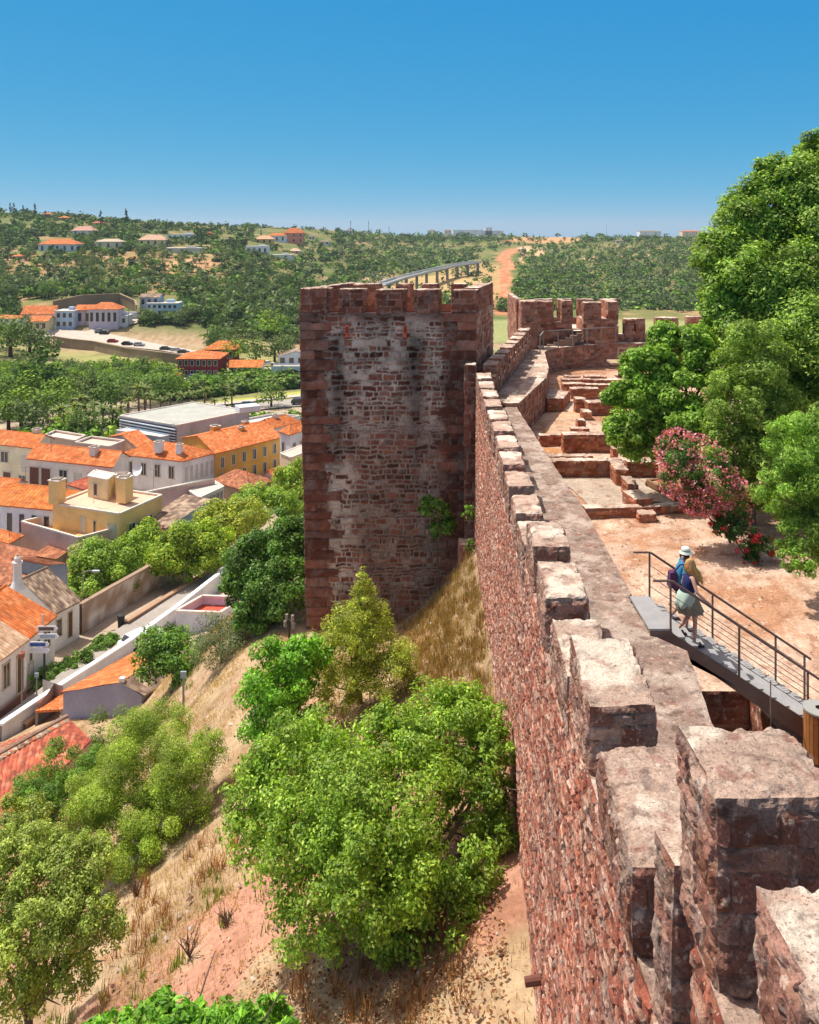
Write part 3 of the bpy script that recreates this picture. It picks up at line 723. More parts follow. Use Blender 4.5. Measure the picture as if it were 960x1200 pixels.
a = cp(759,571); b = cp(806,597); c = cp(850,590); d = cp(800,566)
mb = MB(); 
for p,q in ((a,b),(b,c),(c,d),(d,a)): mb.bar((p.x,p.y,p.z+.22),(q.x,q.y,q.z+.22),.14,.2,col=lin('#8a6a4e'))
sub(mb,'frame',M['wood'],wp)
mb = MB(); mb.ngon([[p.x,p.y,p.z+.26] for p in (a,b,c,d)], lin('#b28a63')); sub(mb,'bed',M['court'],wp)
for p in (a,b,c,d):
    mb = MB(); mb.bar((p.x,p.y,p.z-.1),(p.x,p.y,p.z+.2),.16,col=lin('#6a4c38')); sub(mb,'support',M['wood'],wp)

# ------------------------------------------------------------------ the steel stair
Y0, Y1, XL, SL = 18.66, 20.3, 5.68, .66
sz = lambda x: -8.75-SL*(x-XL)
st = empty('steel_stair', (5.3,19.5,-8.9), 'grey steel stair with brown handrails going down from the walkway to the courtyard', 'stair')
mb = MB(); mb.box((5.49,(Y0+Y1)/2,-8.77),(.5,Y1-Y0+.02,.05), col=(1,1,1)); sub(mb,'landing',M['tread'],st)
nt = 13; run = .286; rise = run*SL
for i in range(nt):
    x = XL+.06+run*i; z = -8.75-rise*(i+1)
    mb = MB(); mb.box((x+run/2, (Y0+Y1)/2, z-.02),(run+.02, Y1-Y0-.03, .04)); sub(mb,'tread',M['tread'],st)
XE = XL+nt*run+.1
for y in (Y0,Y1):
    mb = MB(); q = [(XL-.42,-8.8),(XL,-8.8),(XE,sz(XE)),(XE,sz(XE)-.32),(XE-.18,sz(XE)-.36),(XL+.12,-9.17),(XL-.42,-9.06)]
    r1 = [(x,y-.02,z) for x,z in q]; r2 = [(x,y+.02,z) for x,z in q]; mb.hexa(r1,r2); sub(mb,'stringer',M['metal'],st)
    mb = MB(); mb.box((XL-.12,y-.001,-9.2),(.22,.05,.2)); sub(mb,'bracket',M['metal'],st)
    for i in range(3):
        x = XL+.03+1.5*i; mb = MB(); mb.bar((x,y,sz(x)-.1),(x,y,sz(x)+1.03),.035,.05); sub(mb,'post',M['metal'],st)
    x = XE-.1; 
    mb = MB(); mb.bar((x,y,sz(x)-.1),(x,y,sz(x)+1.03),.035,.05); sub(mb,'post',M['metal'],st)
    mb = MB(); mb.tube([(XL-.35,y,-8.75+1.05),(XL+.0,y,-8.75+1.05),(XL+.08,y,-8.75+1.03),(XE-.15,y,sz(XE-.15)+1.06),(XE+.05,y,sz(XE+.05)+1.06)],.028,8); sub(mb,'handrail',M['metal'],st)
    for k in (.27,.52,.77):
        mb = MB(); mb.tube([(XL+.03,y,sz(XL+.03)+k),(XE-.1,y,sz(XE-.1)+k)],.008,6); sub(mb,'wire',M['metal'],st)
# timber bin
bn = empty('litter_bin', (8.72,18.1,-11.2), 'round wooden slatted litter bin with grey lid at the foot of the steel stair', 'litter bin')
mb = MB()
for k in range(22):
    a = 2*math.pi*k/22; c = (8.72+.315*math.cos(a), 18.1+.315*math.sin(a), -10.7)
    mb.box(c, (.035,.082,1.02), rz=a, col=random.choice([lin('#a9703f'),lin('#9a6236'),lin('#b57c48')]))
sub(mb,'slat_ring',M['wood'],bn)
mb = MB(); mb.lathe((8.72,18.1,-10.16),[(.10,-.02),(.10,.0),(.33,.0),(.345,-.015),(.345,-.05),(.3,-.05)],28,lin('#9a9c96')); sub(mb,'lid',M['attr'],bn)
mb = MB(); mb.lathe((8.72,18.1,-10.2),[(.001,0),(.105,0)],20,(.02,.02,.02)); sub(mb,'opening',M['attr'],bn)
mb = MB(); mb.lathe((8.72,18.1,-11.2),[(.28,.0),(.28,1.0)],20,(.05,.04,.03)); sub(mb,'liner',M['attr'],bn)
mb = MB(); mb.box((7.83,18.5,-10.9),(.02,.02,2.2),col=lin('#8f8074')); o = mb.build('marker_stake',M['attr'],loc=(7.83,18.5,-12)); tag(o,'thin pale stake standing in the sunken yard under the stair','stake')
for lab,(px,py) in (('first flat clay drain cover on the courtyard ground right of the walkway',(1,1)),): pass

# ------------------------------------------------------------------ people
def skin_body(name, J, E, root, m, levels=2):
    """J: name -> (x,y,z,r) ; E: bones"""
    ks = list(J); me = bpy.data.meshes.new(name)
    me.from_pydata([J[k][:3] for k in ks], [(ks.index(a),ks.index(b)) for a,b in E], [])
    o = bpy.data.objects.new(name, me); COL.objects.link(o)
    md = o.modifiers.new('skin','SKIN'); md.use_smooth_shade = True
    if not me.skin_vertices: me.attributes
    for i,k in enumerate(ks):
        sv = me.skin_vertices[0].data[i]; r = J[k][3]
        sv.radius = (r,r) if not hasattr(r,'__len__') else r; sv.use_root = (i==0)
    s = o.modifiers.new('sub','SUBSURF'); s.levels = levels; s.render_levels = levels
    bpy.context.view_layer.update()
    dg = bpy.context.evaluated_depsgraph_get(); nm = bpy.data.meshes.new_from_object(o.evaluated_get(dg))
    o.modifiers.clear(); old = o.data; o.data = nm; bpy.data.meshes.remove(old)
    nm.materials.clear(); nm.materials.append(m)
    for p in nm.polygons: p.use_smooth = True
    o.parent = root; return o
def hand(J, E, key, w, d, side, r=.010):
    """palm and five curled fingers; w wrist, d pointing direction, side = the thumb's side"""
    d = Vector(d).normalized(); s = Vector(side).normalized(); n = d.cross(s).normalized(); w = Vector(w)
    J[key+'palm'] = (*(w+d*.055), (.036,.018)); E.append((key, key+'palm'))
    for i,(o,l) in enumerate(((.027,.068),(.009,.078),(-.009,.072),(-.026,.056))):
        b = w+d*.085+s*o; m_ = b+d*l*.5-n*.012; t = m_+d*l*.22-n*l*.42
        a1,a2,a3 = f'{key}f{i}a',f'{key}f{i}b',f'{key}f{i}c'
        J[a1] = (*b,r); J[a2]=(*m_,r*.92); J[a3]=(*t,r*.8); E += [(key+'palm',a1),(a1,a2),(a2,a3)]
    b = w+d*.035+s*.038; t = b+d*.03+s*.02-n*.02; J[key+'ta']=(*b,r*1.15); J[key+'tb']=(*t,r); E += [(key+'palm',key+'ta'),(key+'ta',key+'tb')]
def loft(mb, rings, n=24, col=(1,1,1), wav=0, k=7, mi=0):
    V=[]
    for j,(c,rx,ry) in enumerate(rings):
        for i in range(n):
            a = 2*math.pi*i/n; w = 1+wav*(j/(len(rings)-1))*math.sin(k*a+j*.4)
            V.append((c[0]+rx*w*math.cos(a), c[1]+ry*w*math.sin(a), c[2]))
    mb.add(V, [[j*n+i,j*n+(i+1)%n,(j+1)*n+(i+1)%n,(j+1)*n+i] for j in range(len(rings)-1) for i in range(n)], col, mi)
def face_parts(root, c, f, r):
    """eyes, ears set into a head centred at c that looks along f"""
    f = Vector(f).normalized(); s = Vector((-f.y,f.x,0)).normalized(); c = Vector(c)
    for q in (-1,1):
        mb = MB(); p = c+f*r*.90+s*q*.032; mb.lathe((p.x,p.y,p.z),[(.001,-.011),(.01,-.006),(.012,0),(.01,.006),(.001,.011)],8,(.03,.02,.02)); mb.build('eye',M['attr'],root)
        mb = MB(); p = c+s*q*r*.86-f*.005; mb.lathe((p.x,p.y,p.z),[(.001,-.032),(.014,-.018),(.018,.004),(.016,.02),(.001,.032)],8); mb.build('ear',M['skin'],root)
    mb = MB(); p = c+f*r*.92+Vector((0,0,-.045)); mb.box((p.x,p.y,p.z),(.02,.045,.010),rz=math.atan2(f.y,f.x),col=lin('#a0524a')); mb.build('mouth',M['attr'],root)
def person(loc, label, J, E, rz=0):
    root = empty('person', loc, label, 'person', 'visitors walking down the steel stair', rz); root['label'] = label
    b = skin_body('body', J, E, root, M['skin']); return root
def std(h=1.68, lean=.06, rf=(.16,0,-.19), lf=(-.17,0,.0), knee_l=(.06,.07,.42), rh=None, lh=None, relbow=None, lelbow=None):
    J = {}; E = []
    J['pelvis']=(0,0,.92,(.15,.12)); J['waist']=(.01,0,1.05,(.125,.1)); J['chest']=(lean*.7,0,1.24,(.15,.11)); J['neck']=(lean,0,1.42,.055)
    J['neck2']=(lean+.015,0,1.48,.05); J['jaw']=(lean+.045,0,1.53,(.062,.07)); J['head']=(lean+.03,0,1.61,(.078,.092)); J['crown']=(lean+.02,0,1.67,(.06,.07)); J['nose']=(lean+.128,0,1.585,.012)
    E += [('pelvis','waist'),('waist','chest'),('chest','neck'),('neck','neck2'),('neck2','jaw'),('jaw','head'),('head','crown'),('head','nose')]
    for s,q in (('r',-1),('l',1)):
        J[s+'sh']=(lean*.9,q*.165,1.37,.05); E.append(('chest',s+'sh'))
    J['rel']=relbow; J['rwr']=rh; J['lel']=lelbow; J['lwr']=lh
    J['rel']=(*relbow,.038); J['rwr']=(*rh,.026); J['lel']=(*lelbow,.038); J['lwr']=(*lh,.026)
    E += [('rsh','rel'),('rel','rwr'),('lsh','lel'),('lel','lwr')]
    J['rhip']=(.0,-.09,.86,.085); J['lhip']=(0,.09,.86,.085); E += [('pelvis','rhip'),('pelvis','lhip')]
    J['rkn']=(.14,-.09,.40,.055); J['rank']=(rf[0]-.04,-.09,rf[2]+.085,.036); J['rball']=(rf[0]+.09,-.095,rf[2]+.035,.034); J['rtoe']=(rf[0]+.16,-.095,rf[2]+.025,.022)
    J['lkn']=(*knee_l,.055); J['lank']=(lf[0]-.04,.09,lf[2]+.1,.036); J['lball']=(lf[0]+.08,.095,lf[2]+.035,.034); J['ltoe']=(lf[0]+.15,.095,lf[2]+.025,.022)
    for s in 'rl': E += [(s+'hip',s+'kn'),(s+'kn',s+'ank'),(s+'ank',s+'ball'),(s+'ball',s+'toe')]
    return J,E
# woman with long blonde hair, her hand on the near handrail
px0 = 6.22
J,E = std(rh=(.31,-.40,.93), relbow=(.10,-.33,1.10), lh=(.12,.24,.88), lelbow=(-.04,.25,1.08))
hand(J,E,'rwr',(.31,-.40,.93),(.9,-.1,-.45),(0,1,0)); hand(J,E,'lwr',(.12,.24,.88),(.5,0,-.8),(0.8,0,.5))
wm = person((px0,19.08,sz(px0)-.0), 'woman with long blonde hair, navy top and grey green skirt holding the near handrail', J, E)
mb = MB(); loft(mb,[((.0,0,.90),.155,.185),((.01,0,1.0),.145,.165),((.015,0,1.06),.14,.155),((.035,0,1.2),.15,.18),((.05,0,1.32),.13,.195),((.055,0,1.39),.085,.15),((.06,0,1.435),.06,.075)],24,lin('#2d3560'))
mb.build('top',M['cloth'],wm,True)
mb = MB(); loft(mb,[((.0,0,1.0),.15,.172),((-.01,0,.93),.19,.20),((.0,0,.84),.225,.235),((.02,0,.72),.255,.25),((.05,0,.58),.28,.265),((.06,0,.55),.285,.27)],32,lin('#857f6c'),.13,9)
mb.build('skirt',M['cloth'],wm,True)
mb = MB(); loft(mb,[((-.02,-.02,1.03),.155,.18),((-.04,-.03,.95),.20,.215),((-.07,-.04,.83),.21,.225),((-.10,-.04,.76),.20,.22),((-.11,-.04,.70),.16,.19)],28,lin('#aabfb2'),.17,6)
mb.build('tied_jacket',M['cloth'],wm,True)
def hair(root, hc, col, n=150, L=.42, blow=(.10,-.05), rad=.105):
    mb = MB(); r = random.Random(3)
    V = []; 
    for ring in range(7):      # cap
        t = ring/6; a = t*1.75
        for i in range(20):
            b = 2*math.pi*i/20; V.append((hc[0]-.01+rad*1.05*math.sin(a)*math.cos(b)-.02*t, hc[1]+rad*.92*math.sin(a)*math.sin(b), hc[2]+.02+rad*1.08*math.cos(a)))
    mb.add(V, [[j*20+i,j*20+(i+1)%20,(j+1)*20+(i+1)%20,(j+1)*20+i] for j in range(6) for i in range(20)], col)
    for k in range(n):
        b = r.uniform(.25,1.75)*math.pi; a = r.uniform(.5,1.6)
        p = Vector((hc[0]-.01+rad*1.04*math.sin(a)*math.cos(b), hc[1]+rad*.95*math.sin(a)*math.sin(b), hc[2]+.02+rad*1.05*math.cos(a)))
        l = L*r.uniform(.7,1.1); out = Vector((math.cos(b),math.sin(b),0)); w1 = r.uniform(-.03,.03)
        pts = [p, p+out*.03+Vector((0,0,-l*.3)), p+out*.02+Vector((blow[0]*.4+w1,blow[1]*.4,-l*.62)), p+out*.0+Vector((blow[0]+w1*2,blow[1]+w1,-l))]
        c = tuple(q*r.uniform(.6,1.35) for q in col)
        mb.tube(pts,[.012,.014,.012,.004],5,c,cap=False)
    return mb.build('hair',M['hair'],root)
hair(wm,(.08,0,1.60),lin('#b8965e'),170,.44,(.16,-.08))
face_parts(wm,(.09,0,1.60),(1,0,0),.095)
for s,fx,fz in ((-1,.16,-.19),(1,-.17,0)):
    mb = MB(); mb.box((fx+.05,s*.094,fz+.012),(.25,.085,.024),col=lin('#2b2430')); mb.box((fx+.09,s*.094,fz+.055),(.03,.088,.05),col=lin('#2b2430')); mb.build('sandal',M['attr'],wm)
# companion in the white sun hat beside her
J,E = std(rh=(.22,-.2,.95), relbow=(.0,-.25,1.10), lh=(.34,.36,.95), lelbow=(.10,.32,1.12), lean=.1)
hand(J,E,'rwr',(.22,-.2,.95),(.8,0,-.5),(0,1,0)); hand(J,E,'lwr',(.34,.36,.95),(.9,.1,-.4),(0,-1,0))
px1 = 6.30
mn = person((px1,19.86,sz(px1)), 'person in white sun hat and blue shirt walking beside the blonde woman on the stair', J, E)
mb = MB(); loft(mb,[((.0,0,.84),.165,.19),((.01,0,1.0),.15,.175),((.04,0,1.15),.155,.185),((.07,0,1.3),.15,.205),((.09,0,1.39),.1,.16),((.1,0,1.43),.062,.075)],24,lin('#3f7fa8'))
for s in (-1,1): 
    j0 = Vector(J['rsh' if s<0 else 'lsh'][:3]); j1 = Vector(J['rel' if s<0 else 'lel'][:3]); mb.tube([j0+Vector((0,-s*.03,.02)),j0.lerp(j1,.3),j0.lerp(j1,.65)],[.07,.068,.062],12,lin('#3f7fa8'))
mb.build('shirt',M['cloth'],mn,True)
mb = MB(); loft(mb,[((.0,0,.96),.15,.18),((.0,0,.84),.175,.2),((.01,0,.76),.17,.2)],20,lin('#3a3550'))
for s,kn in ((-1,(.14,-.09,.40)),(1,(.06,.07,.42))):
    mb.tube([(0,s*.09,.84),(kn[0]*.5,s*.09,.65),(kn[0]*.9,s*.085,.47)],[.115,.105,.09],14,lin('#3a3550'))
mb.build('shorts',M['cloth'],mn,True)
mb = MB(); c=(.13,0,1.64); mb.lathe(c,[(.15,-.03),(.145,-.012),(.104,.022),(.1,.06),(.092,.095),(.06,.115),(.001,.12)],26,lin('#d6e2d4')); mb.lathe(c,[(.106,.018),(.104,.05)],26,lin('#8fa79a'))
mb.build('sun_hat',M['cloth'],mn,True)
hair(mn,(.12,0,1.58),lin('#4a3020'),40,.16,(0,0),.092)
face_parts(mn,(.13,0,1.59),(1,0,0),.095)
for s,fx,fz in ((-1,.16,-.19),(1,-.17,0)):
    mb = MB(); mb.box((fx+.05,s*.094,fz+.03),(.27,.095,.06),col=lin('#55525a')); mb.build('shoe',M['attr'],mn)
bg = MB(); bg.hexa([(-.30,-.16,.86),(-.10,-.16,.83),(-.10,.06,.83),(-.30,.06,.86)],[(-.27,-.14,1.20),(-.12,-.14,1.22),(-.12,.04,1.22),(-.27,.04,1.20)],lin('#5c3c5e'))
bg.tube([(-.18,-.1,1.2),(-.05,-.16,1.40),(.08,-.17,1.42),(.12,-.15,1.25)],.018,6,lin('#4a304c'))
bo = bg.build('shoulder_bag',M['cloth']); bo.location = mn.location; tag(bo,'purple shoulder bag hanging behind the person in the white sun hat','bag')
# ------------------------------------------------------------------ foliage
G = lambda *h: [lin(c) for c in h]
PAL = dict(
 bright=G('#8cac3a','#7a9e34','#9cba42','#688c2e','#a8c250','#80a438'),
 fresh=G('#6fa428','#80b434','#5e9424','#92c244','#699c30'),
 yellow=G('#a0b038','#90a434','#aeb840','#82983a','#bcc050'),
 lime=G('#8aa82a','#9cb334','#7a9c2a','#adb93c','#6d9228'),
 dark=G('#4f7030','#5c7c34','#44642c','#688840','#3a5828'),
 olive=G('#66803a','#728a42','#5a7436','#7f9450','#556e38'),
 pine=G('#3d5630','#486238','#33492a','#506a3e'),
 grey=G('#7c8a62','#6c7c56','#8a966e','#5f7050'),
 mid=G('#67902f','#769c38','#5a8230','#86a842','#4e742a'),
 hill=G('#667a46','#74864e','#566a3c','#829060','#4c6038'),
)
def leaves(mb, C, Nn, size, pal, asp=.55, var=.36, r=rng, shade=None):
    n = len(C); 
    if n == 0: return
    rn = r.normal(size=(n,3)); Nn = Nn/(np.linalg.norm(Nn,axis=1,keepdims=True)+1e-9)
    t = np.cross(Nn, rn); t /= np.linalg.norm(t,axis=1,keepdims=True)+1e-9; b = np.cross(Nn,t)
    s = (size*r.uniform(.6,1.3,n))[:,None]
    fold = Nn*s*.12*r.uniform(-1,1,n)[:,None]
    V = np.stack([C-t*s*.5, C+b*s*.5*asp+fold, C+t*s*.5, C-b*s*.5*asp+fold],1)
    pal = np.array(pal); k = r.integers(0,len(pal),n); col = pal[k]*r.uniform(1-var,1+var,n)[:,None]
    if shade is not None: col = col*shade[:,None]
    col = np.repeat(col[:,None],4,1)
    mb.add(V.reshape(-1,3), np.arange(4*n).reshape(n,4), col.reshape(-1,3))
def crown(mb, lobes, n, size, pal, sub=26, subr=.34, asp=.55, up=.5, r=rng, bottom=-.55, fill=.1, seedcol=.18, spike=0):
    lobes = [(np.array(c,float), np.array(R_,float)) for c,R_ in lobes]
    w = np.array([(R_[0]*R_[2]+R_[0]*R_[1]) for c,R_ in lobes]); w /= w.sum()
    for (c,R_),wi in zip(lobes,w):
        k = max(5,int(sub)); d = r.normal(size=(k*2,3)); d /= np.linalg.norm(d,axis=1,keepdims=True); d = d[d[:,2]>bottom][:k]
        k = len(d); q = r.uniform(.55,.98,k)[:,None]; SC = c+d*R_*q; SR = subr*R_.min()*r.uniform(.6,1.35,k)
        ni = int(n*wi*(1-fill)); p = SR**2/np.sum(SR**2); idx = r.choice(k, ni, p=p)
        o = r.normal(size=(ni,3)); o /= np.linalg.norm(o,axis=1,keepdims=True); rad = r.uniform(.35,1.12,ni)**.6
        C = SC[idx]+o*(SR[idx]*rad)[:,None]*np.array([1,1,.85])
        Nn = o*.8+np.array([0,0,up])+r.normal(size=(ni,3))*.55+d[idx]*.4
        sh = (1+seedcol*r.normal(size=k)).clip(.6,1.5)[idx]
        leaves(mb, C, Nn, size, pal, asp, r=r, shade=sh)
        nf = int(n*wi*fill); o = r.normal(size=(nf,3)); o /= np.linalg.norm(o,axis=1,keepdims=True); o *= (r.uniform(0,1,nf)**.5)[:,None]
        leaves(mb, c+o*R_*.8, r.normal(size=(nf,3)), size, pal, asp, r=r)
def limbs(mb, base, targets, r0, up=.45, lean=.15, n=8):
    base = Vector(base); cen = sum((Vector(t) for t in targets), Vector())/len(targets)
    fork = base.lerp(cen, up)
    fork.x += random.uniform(-lean,lean); fork.y += random.uniform(-lean,lean)
    mb.tube([base-Vector((0,0,.3)), base.lerp(fork,.5)+Vector((random.uniform(-lean,lean)*.4,0,0)), fork], [r0*1.2,r0*.95,r0*.8], n)
    for t in targets:
        t = Vector(t); m = fork.lerp(t,.5)+Vector((random.uniform(-lean,lean),random.uniform(-lean,lean),-.06*(t-fork).length))
        mb.tube([fork-Vector((0,0,r0*.3)), m, t], [r0*.6,r0*.38,r0*.14], 6)
        for _ in range(3):
            q = m.lerp(t, random.uniform(0,.8)); L = min((t-fork).length*.3, 1.1)
            mb.tube([q, q+Vector((random.uniform(-1,1),random.uniform(-1,1),random.uniform(-.1,.9)))*L],[r0*.2,r0*.06],5)
def onslope(px,py,lobes,lift=0):
    g=T(px,py); return [(a,b,c,d,g.y+dy) for a,b,c,d,dy in lobes]
def tree(name, label, cat, lobes, base, pal, n, size, r0=.12, group=None, sub=26, subr=.34, asp=.55, up=.5, bottom=-.55, lobe3=None, ground=TV, depth=1.0, seedcol=.18, forkup=.45, extra=None):
    """lobes: (x px, y px, half width px, half height px, distance); base: (x, y) metres or None"""
    Ls = []
    for (px,py,rx,ry,Y) in lobes:
        c = at(px,py,Y); Ls.append(((c.x,c.y,c.z),(rx*Y/F, rx*Y/F*depth, ry*Y/F)))
    if lobe3: Ls += lobe3
    if base is None:
        m = np.mean([l[0] for l in Ls],0); base = (m[0], m[1]+.2)
    b = ground(*base); root = empty(name, b, label, cat, group)
    mb = MB(); limbs(mb, b, [l[0] for l in Ls], r0, forkup, lean=r0*2.2); sub_o = sub_(mb,'trunk',M['bark'],root)
    mb = MB(); crown(mb, Ls, n, size, PAL[pal] if isinstance(pal,str) else pal, sub, subr, asp, up, bottom=bottom, seedcol=seedcol)
    if extra: extra(mb, Ls)
    sub_(mb,'crown',M['leaf'],root); return root
sub_ = globals()['sub']
CG = lambda x,y: Vector((x,y,-HC(y)))

# slope below the wall
tree('broadleaf_tree','large bright green broad tree filling the slope against the foot of the long wall','tree',
  [(440,940,95,85,20.5),(355,890,62,55,21.5),(520,850,58,50,22.5),(555,930,42,70,21.5),(345,985,55,65,19.5),(400,1060,75,62,19),(500,1080,78,62,19),(560,1060,36,75,19.5),(578,900,28,66,21.8),(582,985,26,60,20.8),(572,850,26,36,22.6),(590,1060,18,50,20),(300,970,40,46,20.5),(300,930,38,40,21),(470,880,60,45,22),(545,830,30,32,23),(430,1010,80,60,18.6)],
  (-.4,20.3),'bright',100000,.105,.16,sub=60,subr=.25,up=.45,forkup=.35)
tree('yellow_green_tree','slender yellow green tree with a pointed top in front of the tall tower','tree',
  [(428,712,22,36,34.5),(435,745,40,42,34.5),(398,775,44,40,34),(452,780,40,42,34),(425,690,11,28,34.6),(392,805,40,30,33.5),(460,800,36,36,33.5),(410,740,34,34,34)],(-2,34.8),'yellow',36000,.105,.1,sub=34,subr=.25,asp=.4,up=1.0,forkup=.25)
tree('bush','dense glossy green bush left of the slender yellow green tree','bush',
  [(330,800,44,45,32),(318,840,42,42,31.5),(352,770,30,30,32.5),(345,860,30,30,31.5),(370,770,22,24,33)],None,'fresh',20000,.15,.08,sub=30,subr=.3,up=.4)
tree('bush','feathery olive green bush halfway down the dry slope beside the clay tile roof','bush',
  onslope(170,1005,[(185,885,66,48,2),(140,925,56,46,1.5),(218,905,46,50,1),(150,970,62,42,0),(200,960,50,42,0),(112,955,40,40,.5),(165,1000,46,24,-.3),(240,880,24,30,1.5)]),None,G('#a0b640','#90aa38','#aec250','#809c32','#708c2c'),120000,.09,.07,sub=30,subr=.27,asp=.3,up=.9)
tree('bush','dark green bush beside the lower edge of the clay tile roof','bush',
  onslope(60,985,[(72,908,46,36,1),(45,942,44,34,0),(88,930,34,34,0),(30,965,30,24,-.3)]),None,'mid',26000,.12,.06,sub=26,subr=.27,asp=.4)
tree('bush','grey green scrubby bush under the pale lilac gable wall','bush',
  onslope(130,895,[(135,862,42,24,1),(110,885,30,22,0),(168,850,24,16,1)]),None,'olive',9000,.14,.05,asp=.4)
tree('olive_tree','olive green tree with bare dark branches in the lower left corner','tree',
  [(60,1040,60,45,21),(95,1020,45,38,21.5),(30,1000,50,30,22),(115,1095,32,34,20.5),(20,1010,45,40,21.5),(100,1080,40,38,20.5),(40,1090,55,40,20.5),(-15,1070,40,60,21),(75,1000,35,26,21.5),(20,1150,50,50,20.5),(85,1140,30,34,20.5),(10,970,50,24,23)],(-9.4,20.8),G('#94a848','#859a3e','#a2b454','#748a36','#aebc60'),60000,.08,.13,sub=38,subr=.25,up=.8,bottom=-.3,forkup=.3)
tree('fig_tree','fig treetop with big bright leaves at the bottom edge of the picture','tree',
  [(180,1205,45,26,9.5),(245,1215,50,30,9.3),(130,1215,35,20,9.6),(310,1215,40,30,9.2),(215,1190,14,18,9.4),(290,1190,12,14,9.2)],(-2.4,9.6),'fresh',6500,.095,.09,sub=26,subr=.36,asp=.5,up=.9,forkup=.6)
tree('fig_bush','broad leaved dark green bush below the lilac gable house, nearest the dry slope','bush',
  onslope(205,808,[(190,755,30,26,2),(215,768,32,30,1),(180,778,24,22,1),(222,788,20,18,0)]),None,'mid',9000,.22,.06)
tree('bush','grey olive bush right of the broad leaved bush on the slope','bush',
  onslope(255,790,[(258,742,28,26,2),(245,765,26,24,1),(275,755,20,20,1)]),None,'grey',9000,.13,.05,asp=.35)
tree('bush','big dark green thicket left of the tall tower, above the dry grass','bush',
  onslope(310,742,[(310,650,38,36,3),(335,635,32,38,4),(288,690,30,34,2),(330,690,36,38,1),(300,718,30,24,1),(352,660,22,42,3)]),None,G('#5a8230','#6a9238','#4c7228','#7aa044','#41641f'),40000,.2,.08,sub=30,subr=.3)
tree('bush','yellow green leafy bush touching the left edge of the tall tower','bush',
  [(350,700,12,16,57),(345,730,10,10,56)],None,'lime',3000,.2,.04)
tree('creeper','fig plant growing out of the lower right corner of the tower front','plant',
  [(510,598,20,12,44.6),(520,618,18,14,44.5),(502,590,12,8,44.8)],(1.6,44.9),'mid',1600,.26,.05,sub=14)
tree('bush','small yellow green weed at the foot of the long wall near the tower','weed',
  [(556,722,9,12,38),(550,732,8,8,38)],None,'yellow',500,.1,.02,sub=10)
tree('bush','small green weed growing at the foot of the narrow end pier','weed',
  [(549,600,7,16,42),(552,640,6,10,42)],None,'mid',500,.12,.02,sub=10)

# street trees beyond the lane
for lab,lob,pal,n in (
 ('round bright green street tree at the left end of the row, above the old wall',[(112,665,34,30,94),(145,655,30,28,95),(98,688,24,20,93),(132,685,36,26,93)],'bright',22000),
 ('pale flowering green tree right of the row\'s leftmost tree',[(100,650,18,18,98),(92,672,12,14,97)],G('#b5b878','#9fb05e','#8aa352','#c4c490'),5000),
 ('green street tree behind the pale garden wall, below the pink bougainvillea',[(168,640,30,26,102),(150,630,24,20,103),(185,655,28,24,99)],'lime',16000),
 ('yellow green street tree with a thin trunk standing in the lane kerb',[(215,642,34,30,96),(235,650,28,26,95),(205,662,30,26,95),(248,632,24,22,97)],'lime',22000),
 ('yellowest street tree, right of the thin trunked one',[(262,615,32,27,104),(288,606,27,25,105),(252,632,22,18,103)],'yellow',16000),
 ('green street tree in front of the brown hip roof',[(300,590,32,22,112),(325,598,30,24,110),(285,602,22,18,110)],'bright',15000),
 ('yellow green street tree at the tower\'s left edge, topmost of the row',[(335,572,26,22,118),(350,558,20,20,119),(345,590,22,20,116)],'lime',13000),
 ('dark green garden tree in front of the pink lower wall',[(125,612,18,14,108),(110,625,16,12,107)],'dark',5000),
 ):
    tree('street_tree',lab,'tree',lob,None,pal,n,.34,.16,'trees along the lane')
mb = MB(); c = at(175,624,103); r_ = rng
crown(mb,[((at(168,623,103)),(1.6,.8,.5)),((at(182,621,103)),(1.5,.8,.5)),((at(205,626,102)),(1.2,.8,.4))],900,.3,G('#b04a8a','#c25c9c','#9a3f78'))
o = mb.build('bougainvillea',M['leaf']); tag(o,'magenta bougainvillea on the garden wall behind the street trees','flowering plant')
# hedges beside the lane
for lab,lob in (('clipped hedge clump nearest the direction signs',[(52,800,17,14,73),(62,790,14,12,74)]),('middle clipped hedge clump beside the lane',[(82,783,16,12,75),(95,775,14,12,76)]),('clipped hedge clump at the far end beside the lane',[(120,758,16,12,79),(132,752,10,9,80)])):
    tree('hedge',lab,'hedge',lob,None,'mid',9000,.18,.05,'hedges beside the lane')

# the trees inside the castle
tree('large_tree','huge dense green tree towering over the courtyard at the right edge','tree',
  [(905,300,60,70,37),(960,240,60,60,37.5),(870,330,45,60,36.5),(930,380,70,70,35.5),(1000,330,80,90,37),(880,270,30,40,38),(850,340,30,40,37),(1010,200,70,50,38),(960,460,70,60,34.5),(1060,280,90,110,38),(1050,430,80,80,37),(838,395,25,30,37),(905,200,22,20,38.5),(930,225,45,40,38),(868,250,32,34,38),(840,300,30,34,37.5),(985,175,50,30,38),(895,240,36,36,38.2),(925,395,50,50,34.5),(870,400,36,40,35.5),(960,400,60,60,34),(940,470,50,46,33.8),(850,365,28,34,36.5),(895,340,40,44,36)],
  (17.2,37.5),G('#84a43e','#95b44a','#739638','#a4c058','#658832'),270000,.17,.42,sub=40,subr=.30,up=.9,ground=CG,forkup=.4)
tree('green_tree','bright emerald green tree standing left of the huge tree, over the ruins','tree',
  [(790,470,45,45,34.5),(760,430,34,32,35),(745,475,36,34,34.5),(800,410,38,34,35.5),(770,520,42,34,34),(735,505,26,26,34),(830,440,34,40,34.5),(780,395,22,18,35.5),(812,500,34,40,33.5)],
  (11.4,35),G('#7da336','#8cb040','#6c932f','#9bbc50','#5e8428'),60000,.17,.2,sub=30,subr=.3,ground=CG,forkup=.5)
